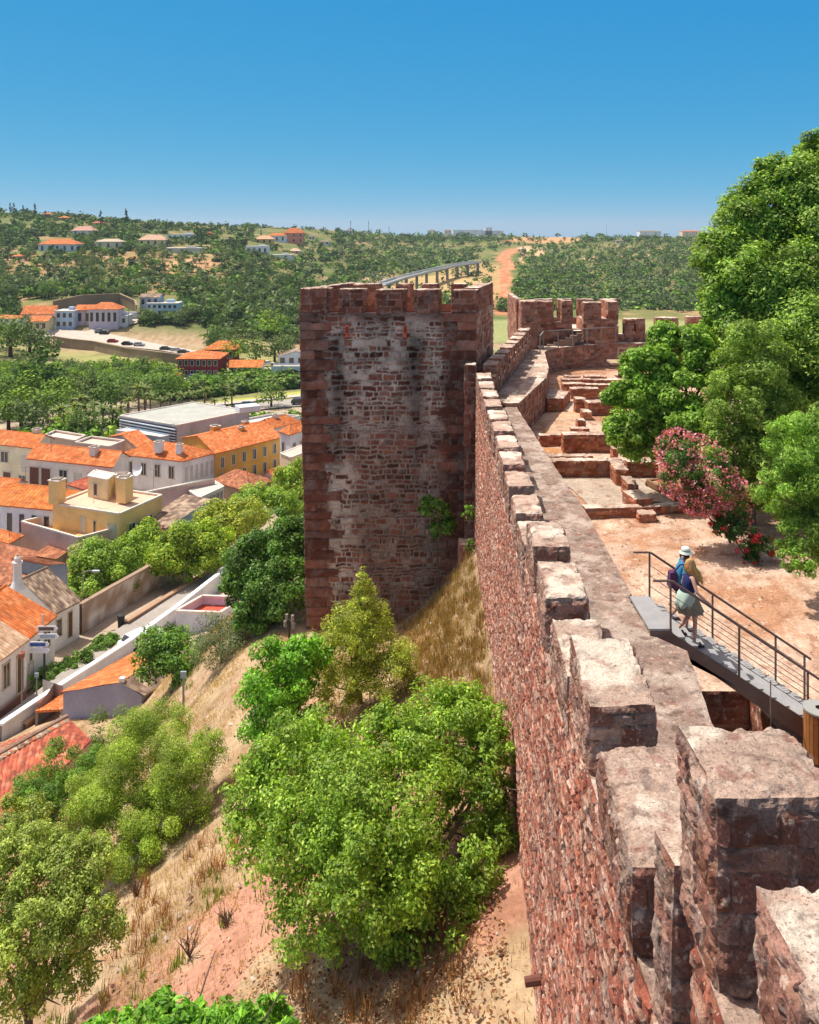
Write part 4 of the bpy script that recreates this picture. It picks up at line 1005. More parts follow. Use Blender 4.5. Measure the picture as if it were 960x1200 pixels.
tree('olive_green_tree','darker feathery olive green tree between the emerald tree and the right edge','tree',
  [(885,420,45,50,32),(865,470,42,45,31.5),(905,490,45,55,31.5),(850,520,34,36,31),(880,560,40,36,30.8),(930,540,36,44,31.5)],
  (12.6,31.6),G('#7d9a3c','#8ca946','#6d8a34','#9cb654','#5d7a2c'),70000,.14,.2,sub=34,subr=.28,ground=CG,asp=.4,forkup=.5,bottom=-.9)
def flowers(cols, n, lo=0):
    def f(mb, Ls):
        for c,R_ in Ls:
            k = n//len(Ls); d = rng.normal(size=(k,3)); d /= np.linalg.norm(d,axis=1,keepdims=True)
            g = rng.integers(0,max(3,k//9),k); cen = rng.normal(size=(max(3,k//9),3)); cen /= np.linalg.norm(cen,axis=1,keepdims=True)
            P = np.array(c)+(cen[g]+d*.14)*np.array(R_)*1.06; leaves(mb, P, rng.normal(size=(k,3)), .085, cols, .8, .3)
    return f
tree('oleander','oleander bush covered in pink blossom beside the ruins','flowering bush',
  [(812,545,36,32,29.5),(795,530,24,24,29.8),(835,565,28,30,29.3),(820,585,22,18,29.2),(862,595,18,34,29.2),(800,562,26,22,29.5)],(11.3,29.9),G('#5a8038','#698e40','#4a6e2e'),15000,.12,.05,sub=26,subr=.26,asp=.3,ground=CG,forkup=.12,
  extra=flowers(G('#dc88a0','#cf6c86','#e6a4b6','#c25a76','#eab4c2'),5200))
tree('oleander','smaller oleander with red blossom low beside the tree trunks','flowering bush',
  [(868,625,20,18,28.6),(890,640,16,14,28.4),(850,618,16,14,28.8),(880,655,10,10,28.3)],(11.35,28.7),G('#3d6428','#4a7230','#345a24'),6000,.11,.04,sub=20,subr=.3,asp=.3,ground=CG,forkup=.15,
  extra=flowers(G('#d8324e','#e04a62','#c42440'),700))
tree('feathery_tree','feathery light green tree with drooping branches at the right edge above the stair','tree',
  [(940,520,44,40,26),(965,570,44,44,25.5),(925,580,34,40,26),(950,625,42,34,25.5),(990,520,50,60,26),(935,655,24,18,25),(990,620,40,40,25)],(12.9,26.5),G('#7fa83e','#90b64a','#6f9a36','#a2c05a','#628c30'),46000,.13,.14,sub=34,subr=.26,asp=.3,up=.7,ground=CG,bottom=-1,forkup=.5)

# ------------------------------------------------------------------ small plants of the slope (uncountable)
def tufts(name, N, region, h, pal, dens=None, blades=7, w=.02, mat_='straw', label=None):
    x0,x1,y0,y1 = region; x = rng.uniform(x0,x1,N); y = rng.uniform(y0,y1,N)
    z = TZ(x,y)+.16*ss(70,40,y)*fbm(np.stack([x,y,z0_(x,y)],-1)*.6,61,4)
    P = np.stack([x,y,z],-1); k = x < WX(y)-.15
    if dens is not None: k &= rng.uniform(0,1,N) < dens(P)
    P = P[k]; n = len(P); P = np.repeat(P,blades,0)+rng.normal(size=(n*blades,3))*np.array([.09,.09,0])
    m = len(P); hh = h*rng.uniform(.4,1.3,m); a = rng.uniform(0,2*math.pi,m); le = rng.uniform(.05,.7,m)
    D = np.stack([np.cos(a)*le,np.sin(a)*le,np.ones(m)],-1)*hh[:,None]; S = np.stack([-np.sin(a),np.cos(a),0*a],-1)*w
    V = np.stack([P-S-[0,0,.05],P+S-[0,0,.05],P+D*.6+S*.6,P+D],1); pal = np.array(pal); c = pal[rng.integers(0,len(pal),m)]*rng.uniform(.7,1.3,m)[:,None]
    mb = MB(); mb.add(V.reshape(-1,3), np.arange(4*m).reshape(m,4), np.repeat(c[:,None],4,1).reshape(-1,3))
    o = mb.build(name, M[mat_]); tag(o, label, None, None, 'stuff'); return o
def z0_(x,y): return TZ(x,y)
STR = G('#cdb891','#bba27a','#d9c8a4','#a88f68','#c4ad86')
def dn(P): return (ss(-.15,.3,fbm(P*.35,81,3))*.9+.1)*ss(34,24,P[...,1]*.6+20)*1
tufts('dry_grass', 60000, (-24,3,14,62), .15, STR, lambda P: .12+.7*ss(-.1,.3,fbm(P*.3,81,3)), 6, .01, label='dry straw coloured grass covering the slope')
tufts('dry_grass', 900, (-.5,3,24,45), .24, G('#b09a74','#9c8660','#bfa985','#8a7a55'), None, 10, .012, label='taller dry grass between the wall and the tower')
tufts('dry_weeds', 900, (-16,1,16,50), .55, G('#9a6a45','#a8744c','#7d5a3e','#b58858'), lambda P: ss(.1,.3,fbm(P*.25+9,83,3)), 22, .012, label='brown dead weeds standing in patches on the slope')
tufts('green_weeds', 1500, (-22,2.5,16,60), .28, G('#7d8f45','#8d9a52','#6b8038'), lambda P: ss(.1,.35,fbm(P*.22+31,85,3)), 16, .02, 'leaf', label='low green weeds scattered over the slope')
tufts('bank_weeds', 420, (.2,3.1,24,44), .4, G('#9a7350','#a8825c','#7d6a48','#8a8a4c','#b59a70'), None, 26, .014, label='mixed brown and green weeds on the bank between wall and tower')
# fallen leaves and stones under the big tree
N_=5000; x = rng.normal(-.3,2.4,N_); y = rng.normal(18.5,2.6,N_); k=(x<2)&(y>12); x=x[k];y=y[k]; P=np.stack([x,y,TZ(x,y)+.1],-1); P[:,2]+=.16*fbm(P*.6,61,4)
mb = MB(); leaves(mb, P, np.array([0,0,1.])+rng.normal(size=(len(P),3))*.4, .11, G('#a9835c','#8f6242','#c2a27c','#7b4f35')); tag(mb.build('leaf_litter',M['straw']),'dry fallen leaves under the big slope tree',None,None,'stuff')

# ------------------------------------------------------------------ houses
TILE = G('#c8703c','#d07c48','#bd6634','#d68a56','#b86c40'); TILO = G('#c9753a','#d08444','#bd6a34','#c27a48'); TILB = G('#a5694a','#b37a58','#94593e','#8a5a44'); TILG = G('#8f7a66','#a58f78','#79675a','#b5a08a','#6e5a4c'); TILD = G('#a4543c','#b4654a','#934a34')
WHITE = lin('#dcdad6'); CREAM = lin('#e2d3ae'); 
def roofplane(mb, e0, e1, t1, t0, pal, period=.5, amp=.04, tiles=True, seed=0):
    """e0-e1 the eave, t0-t1 the top edge"""
    e0,e1,t1,t0 = [np.array(list(p),float) for p in (e0,e1,t1,t0)]
    L = max(np.linalg.norm(e1-e0),np.linalg.norm(t1-t0)); S = max(np.linalg.norm(t0-e0), np.linalg.norm(t1-e1),.3)
    nu = max(4,int(L/period*4)); nv = max(2,int(S/.4))
    nu = min(nu,420); nv = min(nv,60)
    s,t = np.meshgrid(np.linspace(0,1,nu+1),np.linspace(0,1,nv+1),indexing='ij'); s_=s[...,None]; t_=t[...,None]
    P = (e0*(1-s_)+e1*s_)*(1-t_)+(t0*(1-s_)+t1*s_)*t_
    N = np.cross(e1-e0, (t0+t1)/2-(e0+e1)/2); N /= np.linalg.norm(N)+1e-9
    if N[2]<0: N=-N
    axis=(e1-e0)/(np.linalg.norm(e1-e0)+1e-9) if np.linalg.norm(e1-e0)>.01 else (t1-t0)/(np.linalg.norm(t1-t0)+1e-9)
    w = ((P-e0)@axis)/period
    P = P+N*(amp*(np.abs(np.cos(w*math.pi)))+.012*((t*S/.4)%1.)+.02)[...,None]
    pal = np.array(pal); I = np.floor(w+.5).astype(np.int64); Jn = np.floor(t*S/.4).astype(np.int64)
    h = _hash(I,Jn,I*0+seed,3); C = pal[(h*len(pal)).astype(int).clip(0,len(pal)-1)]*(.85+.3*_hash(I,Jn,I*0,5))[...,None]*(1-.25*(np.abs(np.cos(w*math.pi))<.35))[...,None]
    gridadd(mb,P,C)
    # thickness at the eave
    mb.hexa([e0-[0,0,.1],e1-[0,0,.1],e1+(t1-e1)*.02-[0,0,.1],e0+(t0-e0)*.02-[0,0,.1]],[e0+N*.02,e1+N*.02,e1+(t1-e1)*.02+N*.02,e0+(t0-e0)*.02+N*.02],tuple(pal[0]*.9))
def wins_on(a, b, z1, z0, specs, root, fcol=lin('#cfcabf'), arch=False):
    """windows on the wall from a to b (2-D), specs: (u0,u1,v0,v1[,kind]) in fractions along and up"""
    a = np.array(a,float); b = np.array(b,float); d=(b-a); L=np.linalg.norm(d); d/=L; n=np.array([d[1],-d[0]]); rz=math.atan2(d[1],d[0])
    for sp in specs:
        u0,u1,v0,v1 = sp[:4]; kind = sp[4] if len(sp)>4 else 'window'
        c = a+d*L*(u0+u1)/2; w = L*(u1-u0); h=(z1-z0)*(v1-v0); zc = z0+(z1-z0)*(v0+v1)/2
        fr = MB(); t=min(.14,w*.12)
        p = c+n*.035
        ux=lambda s_,zz,ww,hh,off=0: fr.box((c[0]+d[0]*s_+n[0]*(.035+off),c[1]+d[1]*s_+n[1]*(.035+off),zz),(ww,.09,hh),rz=rz,col=fcol)
        ux(-w/2,zc,t,h+t); ux(w/2,zc,t,h+t); ux(0,zc+h/2,w+t,t); ux(0,zc-h/2,w+t*2,t,.03)
        if kind=='window' and w>.7: ux(0,zc,t*.5,h)
        f = sub_(fr, kind, M['attr'], root)
        g = MB(); g.box((c[0]+n[0]*.012,c[1]+n[1]*.012,zc),(w,.03,h),rz=rz,col={'door':lin('#5c4636'),'shutter':lin('#c8c4ba'),'garage':lin('#d8d6d0'),'loggia':lin('#6b4a40')}.get(kind,(.04,.045,.055)))
        subsub(g, {'door':'door_leaf','shutter':'blind','garage':'door_leaf'}.get(kind,'pane'), M['glass'] if kind in('window','arch') else M['attr'], f, root)
def house(name, label, A, B, C, YB, Hg, wall, roof='hip', rh=1.8, pal=TILE, wAB=(), wBC=(), group='houses of the town below the castle', over=.35, period=.5, cat='house', par=.0, D=None, chim=(), baseband=None, amp=.05, top=CAPC, fcol=lin('#cfcabf'), wallmat='plaster', low=None):
    rh *= .52
    if YB < 30: YB = (Hg-YB)*F/(B[1]-HY)      # YB given as the height of the wall
    He = (B[1]-HY)*YB/F
    f = [lvl(A[0],A[1],He), at(B[0],B[1],YB), lvl(C[0],C[1],He)]
    P = [np.array([p.x,p.y]) for p in f]; P.append(P[0]+P[2]-P[1] if D is None else np.array(D,float))
    z1=-He; z0=-Hg; cen = sum(P)/4
    root = empty(name, (cen[0],cen[1],z0), label, cat, group)
    mb = MB(); 
    for i in range(4):
        a,b=P[i],P[(i+1)%4]; L=np.linalg.norm(b-a); nu=max(2,int(L/.6)); nv=max(2,int((z1-z0)/.6))
        s,t=np.meshgrid(np.linspace(0,1,nu+1),np.linspace(0,1,nv+1),indexing='ij'); q=a+(b-a)*s[...,None]
        W=np.concatenate([q,(z0-.5+(z1-z0+.5)*t)[...,None]],-1); cc=np.array(wall)*(1+.08*fbm(W*.8,91,3))[...,None]
        g=(ss(.12,.0,t)*.25+.18*ss(.2,.5,fbm(W*np.array([.9,.9,.25]),92,3)))[...,None]; cc=cc*(1-g)+np.array(lin('#8f8578'))*g
        gridadd(mb,W,cc)
    if roof in('gableAB','gableBC') :
        if roof=='gableAB': m=[(P[1]+P[2])/2,(P[3]+P[0])/2]; tri=((1,2,0),(3,0,1))
        else: m=[(P[0]+P[1])/2,(P[2]+P[3])/2]; tri=((0,1,0),(2,3,1))
        for i,j,k in tri: mb.add([[*P[i],z1],[*P[j],z1],[*m[k],z1+rh-.05]],[[0,1,2]],wall)
    if roof=='mono':      # low along AB, high at the back
        mb.add([[*P[1],z1],[*P[2],z1],[*P[2],z1+rh]],[[0,1,2]],wall); mb.add([[*P[0],z1],[*P[3],z1],[*P[3],z1+rh]],[[0,1,2]],wall); mb.add([[*P[2],z1],[*P[3],z1],[*P[3],z1+rh],[*P[2],z1+rh]],[[0,1,2,3]],wall)
    sub_(mb,'wall',M[wallmat],root)
    ex = [p+(p-cen)/np.linalg.norm(p-cen)*over for p in P]; e3=[[*p,z1-.05] for p in ex]
    mb = MB()
    if roof=='hip':
        dAB=np.linalg.norm(P[1]-P[0]); dBC=np.linalg.norm(P[2]-P[1])
        if dAB>=dBC: ma=(ex[0]+ex[3])/2; mc=(ex[1]+ex[2])/2; k=min(.5,.5*dBC/dAB); r0=ma+(mc-ma)*k; r1=mc+(ma-mc)*k; r0=[*r0,z1+rh]; r1=[*r1,z1+rh]; fs=((0,1,r1,r0),(1,2,r1,r1),(2,3,r0,r1),(3,0,r0,r0))
        else: ma=(ex[0]+ex[1])/2; mc=(ex[2]+ex[3])/2; k=min(.5,.5*dAB/dBC); r0=ma+(mc-ma)*k; r1=mc+(ma-mc)*k; r0=[*r0,z1+rh]; r1=[*r1,z1+rh]; fs=((0,1,r0,r0),(1,2,r1,r0),(2,3,r1,r1),(3,0,r0,r1))
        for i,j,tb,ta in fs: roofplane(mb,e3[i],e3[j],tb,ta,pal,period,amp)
        mb.tube([r0,r1],.12,6,tuple(np.array(pal[0])*1.05))
    elif roof=='gableAB':
        r0=[*((ex[0]+ex[3])/2),z1+rh]; r1=[*((ex[1]+ex[2])/2),z1+rh]; roofplane(mb,e3[0],e3[1],r1,r0,pal,period,amp); roofplane(mb,e3[2],e3[3],r0,r1,pal,period,amp); mb.tube([r0,r1],.12,6,tuple(np.array(pal[0])*1.05))
    elif roof=='gableBC':
        r0=[*((ex[0]+ex[1])/2),z1+rh]; r1=[*((ex[2]+ex[3])/2),z1+rh]; roofplane(mb,e3[1],e3[2],r1,r0,pal,period,amp); roofplane(mb,e3[3],e3[0],r0,r1,pal,period,amp); mb.tube([r0,r1],.12,6,tuple(np.array(pal[0])*1.05))
    elif roof=='mono':
        roofplane(mb,e3[0],e3[1],[*ex[2],z1+rh],[*ex[3],z1+rh],pal,period,amp)
    else:
        mb.ngon([[*p,z1-par-.02] for p in P], top)
        for i in range(4):
            a,b=P[i],P[(i+1)%4]; mb.bar([*(a+(cen-a)*.01),z1-.02],[*(b+(cen-b)*.01),z1-.02],.26,.16 if par==0 else .2,col=lin('#d9d0c4'))
            if par: 
                a2=a+(cen-a)*.02; b2=b+(cen-b)*.02; mb.add([[*a2,z1],[*b2,z1],[*b2,z1-par],[*a2,z1-par]],[[0,1,2,3]],wall)
    ro = sub_(mb,'roof',M['tile'] if roof not in('flat',) else M['plaster'],root)
    for (u,v,w_,h_) in chim:
        q=P[0]+(P[1]-P[0])*u+(P[2]-P[1])*v; m=MB(); zz=z1+(0 if roof=='flat' else rh*.4)
        m.box((*q,zz+h_/2),(w_,w_,h_),rz=math.atan2(*(P[1]-P[0])[::-1]),col=wall); m.box((*q,zz+h_+.06),(w_+.2,w_+.2,.12),rz=math.atan2(*(P[1]-P[0])[::-1]),col=lin('#cfc8bd'))
        m.box((*q,zz+h_+.18),(w_*.8,w_*.8,.14),col=lin('#8a7f74')); subsub(m,'chimney',M['plaster'],ro,root)
    wins_on(P[0],P[1],z1,z0,wAB,root,fcol); wins_on(P[1],P[2],z1,z0,wBC,root,fcol)
    return root
def rowwin(n, u0=.06, u1=.94, v0=.35, v1=.7, w=.5, kind='window'):
    r=[]; st=(u1-u0)/n
    for i in range(n): c=u0+st*(i+.5); r.append((c-st*w/2,c+st*w/2,v0,v1,kind))
    return r

house('town_house','long white townhouse wing with hipped orange roof joined to the ochre building',(141,532),(213,540),(253,530),6.5,42,lin('#e2e5ea'),'hip',3.2,TILE,rowwin(4,.05,.95,.55,.85,.4),rowwin(6,.05,.95,.5,.82,.4,'shutter')+rowwin(1,.2,.45,.08,.4,.5,'door'),chim=((.55,.15,1.1,1.6),(.85,.2,.8,1.4)))
house('town_house','ochre yellow two storey building with orange roof and rows of white framed windows',(214,513),(252.5,531),(329,512),6.5,42,lin('#d3a552'),'gableBC',3.0,TILE,(),rowwin(6,.02,.98,.6,.86,.34,'window')+rowwin(6,.02,.98,.12,.46,.34,'window'),chim=((.3,.35,1.3,1.2),(.6,.6,.9,1.1),(.35,.8,1.0,1.)))
house('town_house','low building with rust brown hipped roof in front of the ochre building',(250,563),(292,576),(318,562),3.2,41.5,lin('#8f8070'),'hip',2.6,TILB)
house('town_house','terraced block with long orange roof, white balconies and a brown middle bay',(33,537),(131,547),(151,535),7.5,41,lin('#dedad0'),'gableAB',2.8,TILE,
   [(.02,.14,.5,.85,'loggia'),(.16,.28,.5,.85,'loggia'),(.38,.48,.48,.85),(.56,.64,.5,.8,'shutter'),(.72,.88,.45,.82),(.04,.12,.05,.32),(.16,.28,.05,.32,'loggia'),(.4,.48,.02,.3)],(),chim=((.72,.35,1.0,1.4),))
house('town_house','pale yellow house with orange roof at the far left, beside the terraced block',(-12,519),(41,525),(62,514),7,41,lin('#e0d6b8'),'gableAB',2.6,TILE,[(.25,.42,.6,.85),(.72,.84,.45,.8,'shutter'),(.3,.48,.08,.4,'loggia'),(.65,.8,.1,.36)],(),chim=((.8,.6,1.,1.4),))
house('town_house','white house with arched windows and a broad burnt orange roof at the left edge',(-40,588),(64,597),(112,578),5.5,40,lin('#dde0e6'),'hip',3.0,TILO,rowwin(7,.02,.98,.42,.82,.33),(),fcol=lin('#6b5c50'))
house('town_house','peach coloured house with flat pink terrace and a row of four chimneys',(62,590),(140,602),(190,580),7,40.6,lin('#e5c489'),'flat',0,TILE,[(.43,.5,.42,.85,'shutter'),(.62,.66,.62,.82),(.84,.94,.35,.8,'shutter')],[(.2,.35,.4,.75),(.6,.75,.4,.75)],par=.15,top=lin('#d9b59c'),chim=((.03,.05,1.4,2.8),(.55,.75,1.3,2.6),(.75,.5,1.4,3.0),(.35,.9,1.5,2.),))
house('roof_room','small cream stair room with slab roof on top of the peach house',(103,557.5),(126,562),(134,555),2.5,33.6,lin('#e3cfa0'),'flat',0,TILE,[(.3,.5,.1,.7,'door')],(),cat='roof room',group=None,top=lin('#e3dccb'))
house('garden_wall_house','windowless pink lower annex in front of the peach house',(25,611),(92,630),(142,617),5,40.6,lin('#d8b9ae'),'flat',0,TILE,par=1.0,top=lin('#d8b070'))
house('town_house','pale blue house with grey tiled roof beside the street trees',(166,612),(196,618),(245,596),4.5,40.6,lin('#a9bddb'),'mono',2.2,TILG,(),())
house('conservatory','glazed white lean-to with many small panes behind the pale blue house',(222,575),(234,583),(262,570),5,40.8,lin('#c9cdd2'),'flat',0,TILE,(),rowwin(6,.03,.97,.3,.9,.75),cat='conservatory',top=lin('#c9c0b4'))
house('terrace_building','long low pink parapet building in front of the white townhouse wing',(140,583),(187,573),(252,560),6,41,lin('#d9b5ac'),'flat',0,TILE,(),(),par=.4,top=lin('#d08a70'))
house('town_house','small rust red hip roofed house between the terraced block and the peach house',(80,567),(104,574),(146,562),5.4,40.6,lin('#cfc0ae'),'hip',2.,TILD)
house('town_house','low house with orange roof behind the brown bay, left of the white townhouse',(128,512),(160,524),(178,518),6,41.5,lin('#c9a68e'),'gableBC',2.2,TILE)
house('town_house','flat roofed pinkish building behind the terraced block',(88,518),(128,523),(146,516),6.5,41.5,lin('#cbb1a4'),'flat',0,TILE,rowwin(4,.05,.95,.4,.75,.3),(),par=.3,top=lin('#c9b8aa'))
house('town_house','small flat roofed grey building behind the pale yellow house',(52,510),(88,516),(100,510),6.5,41.8,lin('#c3b4aa'),'flat',0,TILE,(),(),par=.3)
house('town_house','cream apartment house with white balconies right beside the tall tower',(329,531),(341,536),(366,526),7,41.5,lin('#d8c7a2'),'flat',0,TILE,[(.2,.7,.1,.5)],rowwin(3,.02,.98,.5,.85,.6),top=lin('#c9b8a8'))
house('town_house','upper white house with orange roof behind the cream apartment house',(328,505),(340,509),(366,501),8,41.5,lin('#d9dce0'),'hip',2.0,TILE,[(.2,.5,.3,.8)],rowwin(3,.02,.98,.3,.8,.4))
house('town_house','low house with bright orange roof behind the ochre building, near the river road',(292,500),(308,505),(352,494),6,43,lin('#d6d2cc'),'hip',2.6,TILE,chim=((.5,.5,.8,1.2),))
house('town_house','small house with orange tiled roof just behind the row of street trees, right end',(310,556),(322,560),(345,550),3.5,41.3,lin('#cfc4b4'),'gableBC',1.6,TILE)
house('town_house','white flat roofed house with terraces above the orange roofs, by the river road',(270,494),(300,497),(352,487),6,43.5,lin('#d2d6da'),'flat',0,TILE,rowwin(3,.05,.95,.4,.8,.3),(),par=.3,top=lin('#c9c6c0'))
# modern building with louvres
mroot = house('modern_building','modern grey flat roofed hall with a band of horizontal louvres above a blue base',(140,487),(207,498.5),(292,481),9,43,lin('#b7bac0'),'flat',0,TILE,(),(),cat='hall',group=None,over=0,par=.05,top=lin('#aeb0a6'))
He=34.; a=lvl(140,487,He); b=lvl(207,498.5,He)
mb=MB()
for k in range(9):
    z=-He-.7-.48*k; mb.bar((a.x+.2,a.y-.35,z),(b.x-.1,b.y-.35,z),.3,.14,col=lin('#c9d3da'))
sub_(mb,'louvres',M['attr'],mroot)
mb=MB(); n_=Vector((b.y-a.y,-(b.x-a.x),0)).normalized(); mb.add([[*(a+n_*.1).xy,-He-.4],[*(b+n_*.1).xy,-He-.4],[*(b+n_*.1).xy,-He-4.8],[*(a+n_*.1).xy,-He-4.8]],[[0,1,2,3]],lin('#2c3a40')); sub_(mb,'window_band',M['glass'],mroot)
mb=MB(); mb.box((b.x+10,b.y+12,-He+.5),(4,3,1.0),rz=.5,col=lin('#cdd1d4')); sub_(mb,'roof_unit',M['attr'],mroot)
house('annex','pale blue windowless base block in front of the louvred hall',(136,504),(189,512),(207,508),7.2,43,lin('#a9c3da'),'flat',0,TILE,cat='annex',group=None,top=lin('#b9c6cf'))
# bottom left row of houses on the lane
def rowhouse(label, ea, eb, YB, Hg, wall, pal, back, rh, wins):
    He=(eb[1]-HY)*YB/F; a=lvl(*ea,He); b=at(*eb,YB)
    d=(b-a); d.z=0; n=Vector((-d.y,d.x,0)).normalized()*back   # towards the back of the house
    A=np.array([a.x,a.y]); B=np.array([b.x,b.y]); n2=np.array([n.x,n.y]); P=[A,B,B+n2,A+n2]; z1=-He; z0=-Hg
    root=empty('row_house',((A[0]+B[0])/2,(A[1]+B[1])/2,z0),label,'house','row of houses on the lane'); mb=MB()
    for i in range(4):
        p,q=P[i],P[(i+1)%4]; nu=12; nv=8; s,t=np.meshgrid(np.linspace(0,1,nu+1),np.linspace(0,1,nv+1),indexing='ij'); g=p+(q-p)*s[...,None]
        W=np.concatenate([g,(z0-.5+(z1-z0+.5)*t)[...,None]],-1); cc=np.array(wall)*(1+.06*fbm(W*.9,93,3))[...,None]
        cc=np.where((t<.2)[...,None]&(i==0),np.array(lin('#9a6a58')) if 'tan' in label else cc,cc); gridadd(mb,W,cc)
    m0=(P[1]+P[2])/2; m1=(P[3]+P[0])/2
    mb.add([[*P[1],z1],[*P[2],z1],[*m0,z1+rh]],[[0,1,2]],wall); mb.add([[*P[3],z1],[*P[0],z1],[*m1,z1+rh]],[[0,1,2]],wall)
    sub_(mb,'wall',M['plaster'],root)
    mb=MB(); dd=(B-A)/np.linalg.norm(B-A); nn=n2/np.linalg.norm(n2); o=.25
    e=[P[0]-nn*o-dd*.05,P[1]-nn*o+dd*.05,P[2]+nn*o+dd*.05,P[3]+nn*o-dd*.05]; r1=(e[1]+e[2])/2; r0=(e[0]+e[3])/2; ze=z1-.12
    roofplane(mb,[*e[0],ze],[*e[1],ze],[*r1,z1+rh],[*r0,z1+rh],pal,.3,.05); roofplane(mb,[*e[2],ze],[*e[3],ze],[*r0,z1+rh],[*r1,z1+rh],pal,.3,.05)
    mb.tube([[*r0,z1+rh+.05],[*r1,z1+rh+.05]],.13,6,tuple(pal[0])); sub_(mb,'roof',M['tile'],root)
    wins_on(A,B,z1,z0,wins,root,lin('#c9b79a')); return root
rowhouse('white row house with weathered brown tiled roof at the far end of the row',(62,718),(93,702),82.5,39.4,lin('#e3e1dc'),TILG,8.5,2.3,[(.12,.32,.3,.75,'window'),(.55,.72,.12,.8,'door')])
rowhouse('white row house with bright orange tiled roof in the middle of the row',(30,748),(64,720),77.0,38.9,lin('#e3e1dc'),TILE,9.5,2.3,[(.12,.2,.45,.75,'window'),(.1,.24,.02,.4,'garage'),(.36,.46,.5,.75,'window'),(.62,.82,.42,.8,'window')])
rowhouse('white row house with tan tiled roof at the near end of the row',(-12,779),(31,748),70.5,38.3,lin('#e6e3de'),G('#c9a98a','#bb9a7c','#d6b898','#b08c70'),9,2.0,[(.33,.52,.38,.82,'window'),(.72,.9,.1,.8,'door')])
# street-side small buildings
house('gable_house','weathered lilac walled shed with orange mono pitch roof above the bushes',(74,811),(140,803),(166,816),60,36,lin('#8f8da6'),'flat',0,TILE,(),(),par=0,top=lin('#b98a6c'),group='sheds below the lane',cat='shed') if False else None
sh=empty('gable_shed',(-21,62,-35),'weathered lilac walled shed with an orange tiled roof sloping to the lane','shed','sheds below the lane')
Lf=at(74,811,61); Rt=at(141,800,58.5); Rb=at(166,815,58); 
def zq(p,z): return [p.x,p.y,z]
bk=Vector((3.4,5.6,0)); zg=-37
mb=MB(); mb.add([zq(Lf,zg),zq(Rt,zg),zq(Rb,zg),zq(Rb,Rb.z),zq(Rt,Rt.z),zq(Lf,Lf.z)],[[0,1,4,5],[1,2,3,4]],lin('#9896a8'))
for p,q in ((Lf,None),(Rb,None)):
    mb.add([zq(p,zg),zq(p+bk,zg),zq(p+bk,p.z),zq(p,p.z)],[[0,1,2,3]],lin('#9896a8'))
mb.add([zq(Lf+bk,zg),zq(Rb+bk,zg),zq(Rb+bk,Rb.z),zq(Rt+bk,Rt.z),zq(Lf+bk,Lf.z)],[[0,1,2,3],[0,3,4,4]][:1],lin('#9896a8')); sub_(mb,'wall',M['plaster'],sh)
mb=MB(); roofplane(mb,Lf+Vector((-.2,-.15,0)),Lf+bk+Vector((-.2,0,0)),Rt+bk+Vector((0,0,.05)),Rt+Vector((0,-.15,.05)),TILE,.32,.05); roofplane(mb,Rb+Vector((.2,-.1,0)),Rb+bk,Rt+bk,Rt+Vector((0,-.1,0)),TILG,.4,.04); sub_(mb,'roof',M['tile'],sh)
mb=MB(); mb.box((Rt.x+.1,Rt.y+.1,Rt.z+.15),(.35,.35,.3),col=WHITE); sub_(mb,'vent',M['plaster'],sh)
sh=empty('lean_to',(-25,62,-36),'small orange roofed lean-to at the left end of the lilac shed','shed','sheds below the lane')
a=at(41,834,62.5); b=at(74,832,62); c=at(74,815,66); d=at(50,828,67)
mb=MB(); roofplane(mb,a,b,c,at(52,820,67),TILE,.32,.05); sub_(mb,'roof',M['tile'],sh)
mb=MB()
for p in (a,b):
    m2=MB(); m2.bar((p.x+.1*(1 if p is a else -1),p.y+.1,-37.5),(p.x+.1*(1 if p is a else -1),p.y+.1,p.z),.18,col=lin('#8d8278')); sub_(m2,'post',M['plaster'],sh)
mb.add([zq(a,-37.5),zq(a+Vector((-.2,4,0)),-37.5),zq(a+Vector((-.2,4,0)),a.z),zq(a,a.z)],[[0,1,2,3]],lin('#8d8278')); mb.add([zq(c,-37.5),zq(d,-37.5),zq(d,a.z),zq(c,a.z)],[[0,1,2,3]],lin('#b9b2a6')); sub_(mb,'wall',M['plaster'],sh)
house('white_shed','white shed with a red terrace and a pink inner wall beside the lane',(206,716),(258,718),(287,700),76,38.5,lin('#cfd3e0'),'flat',0,TILE,(),(),par=.8,top=lin('#c95a4a'),group='sheds below the lane',cat='shed')
# near clay tile roof
nr=empty('tiled_house',(-19,46,-30),'old house with worn red clay tile roof behind bushes at the left edge','house','sheds below the lane')
e0=at(-60,1035,38); e1=at(108,868,46.5); t1=at(79,842,49); t0=at(-70,925,44)
mb=MB(); roofplane(mb,e0,e1,t1,t0,G('#ad5c44','#bd7054','#9c5040','#c98468','#8f5242','#b86448'),.27,.07)
bk0=at(-80,880,48); bk1=at(70,838,52); roofplane(mb,bk0+Vector((0,0,-1)),bk1+Vector((0,0,-.5)),t1,t0,G('#a65a40','#94503a','#b87056','#8d7a66'),.27,.07)
mb.tube([t0+Vector((0,0,.1)),t1+Vector((0,0,.1))],.17,8,lin('#8f7464'))
for k in range(60):
    p=t0.lerp(t1,(k+.5)/60); mb.box((p.x,p.y-.2,p.z+.05),(.3,.8,.12),rz=.3+random.uniform(-.3,.3),col=random.choice(G('#8d7a68','#a89684','#7a5a48','#b5704f')))
sub_(mb,'roof',M['tile'],nr)
mb=MB(); mb.add([zq(e0,-36),zq(e1,-36),zq(e1,e1.z),zq(e0,e0.z)],[[0,1,2,3]],lin('#b5a898')); mb.add([zq(e1,-36),zq(t1,-36),zq(t1,t1.z),zq(e1,e1.z)],[[0,1,2,3]],lin('#b5a898')); mb.add([zq(t1,-36),zq(bk1,-36),zq(bk1,bk1.z),zq(t1,t1.z)],[[0,1,2,3]],lin('#b5a898')); sub_(mb,'wall',M['plaster'],nr)
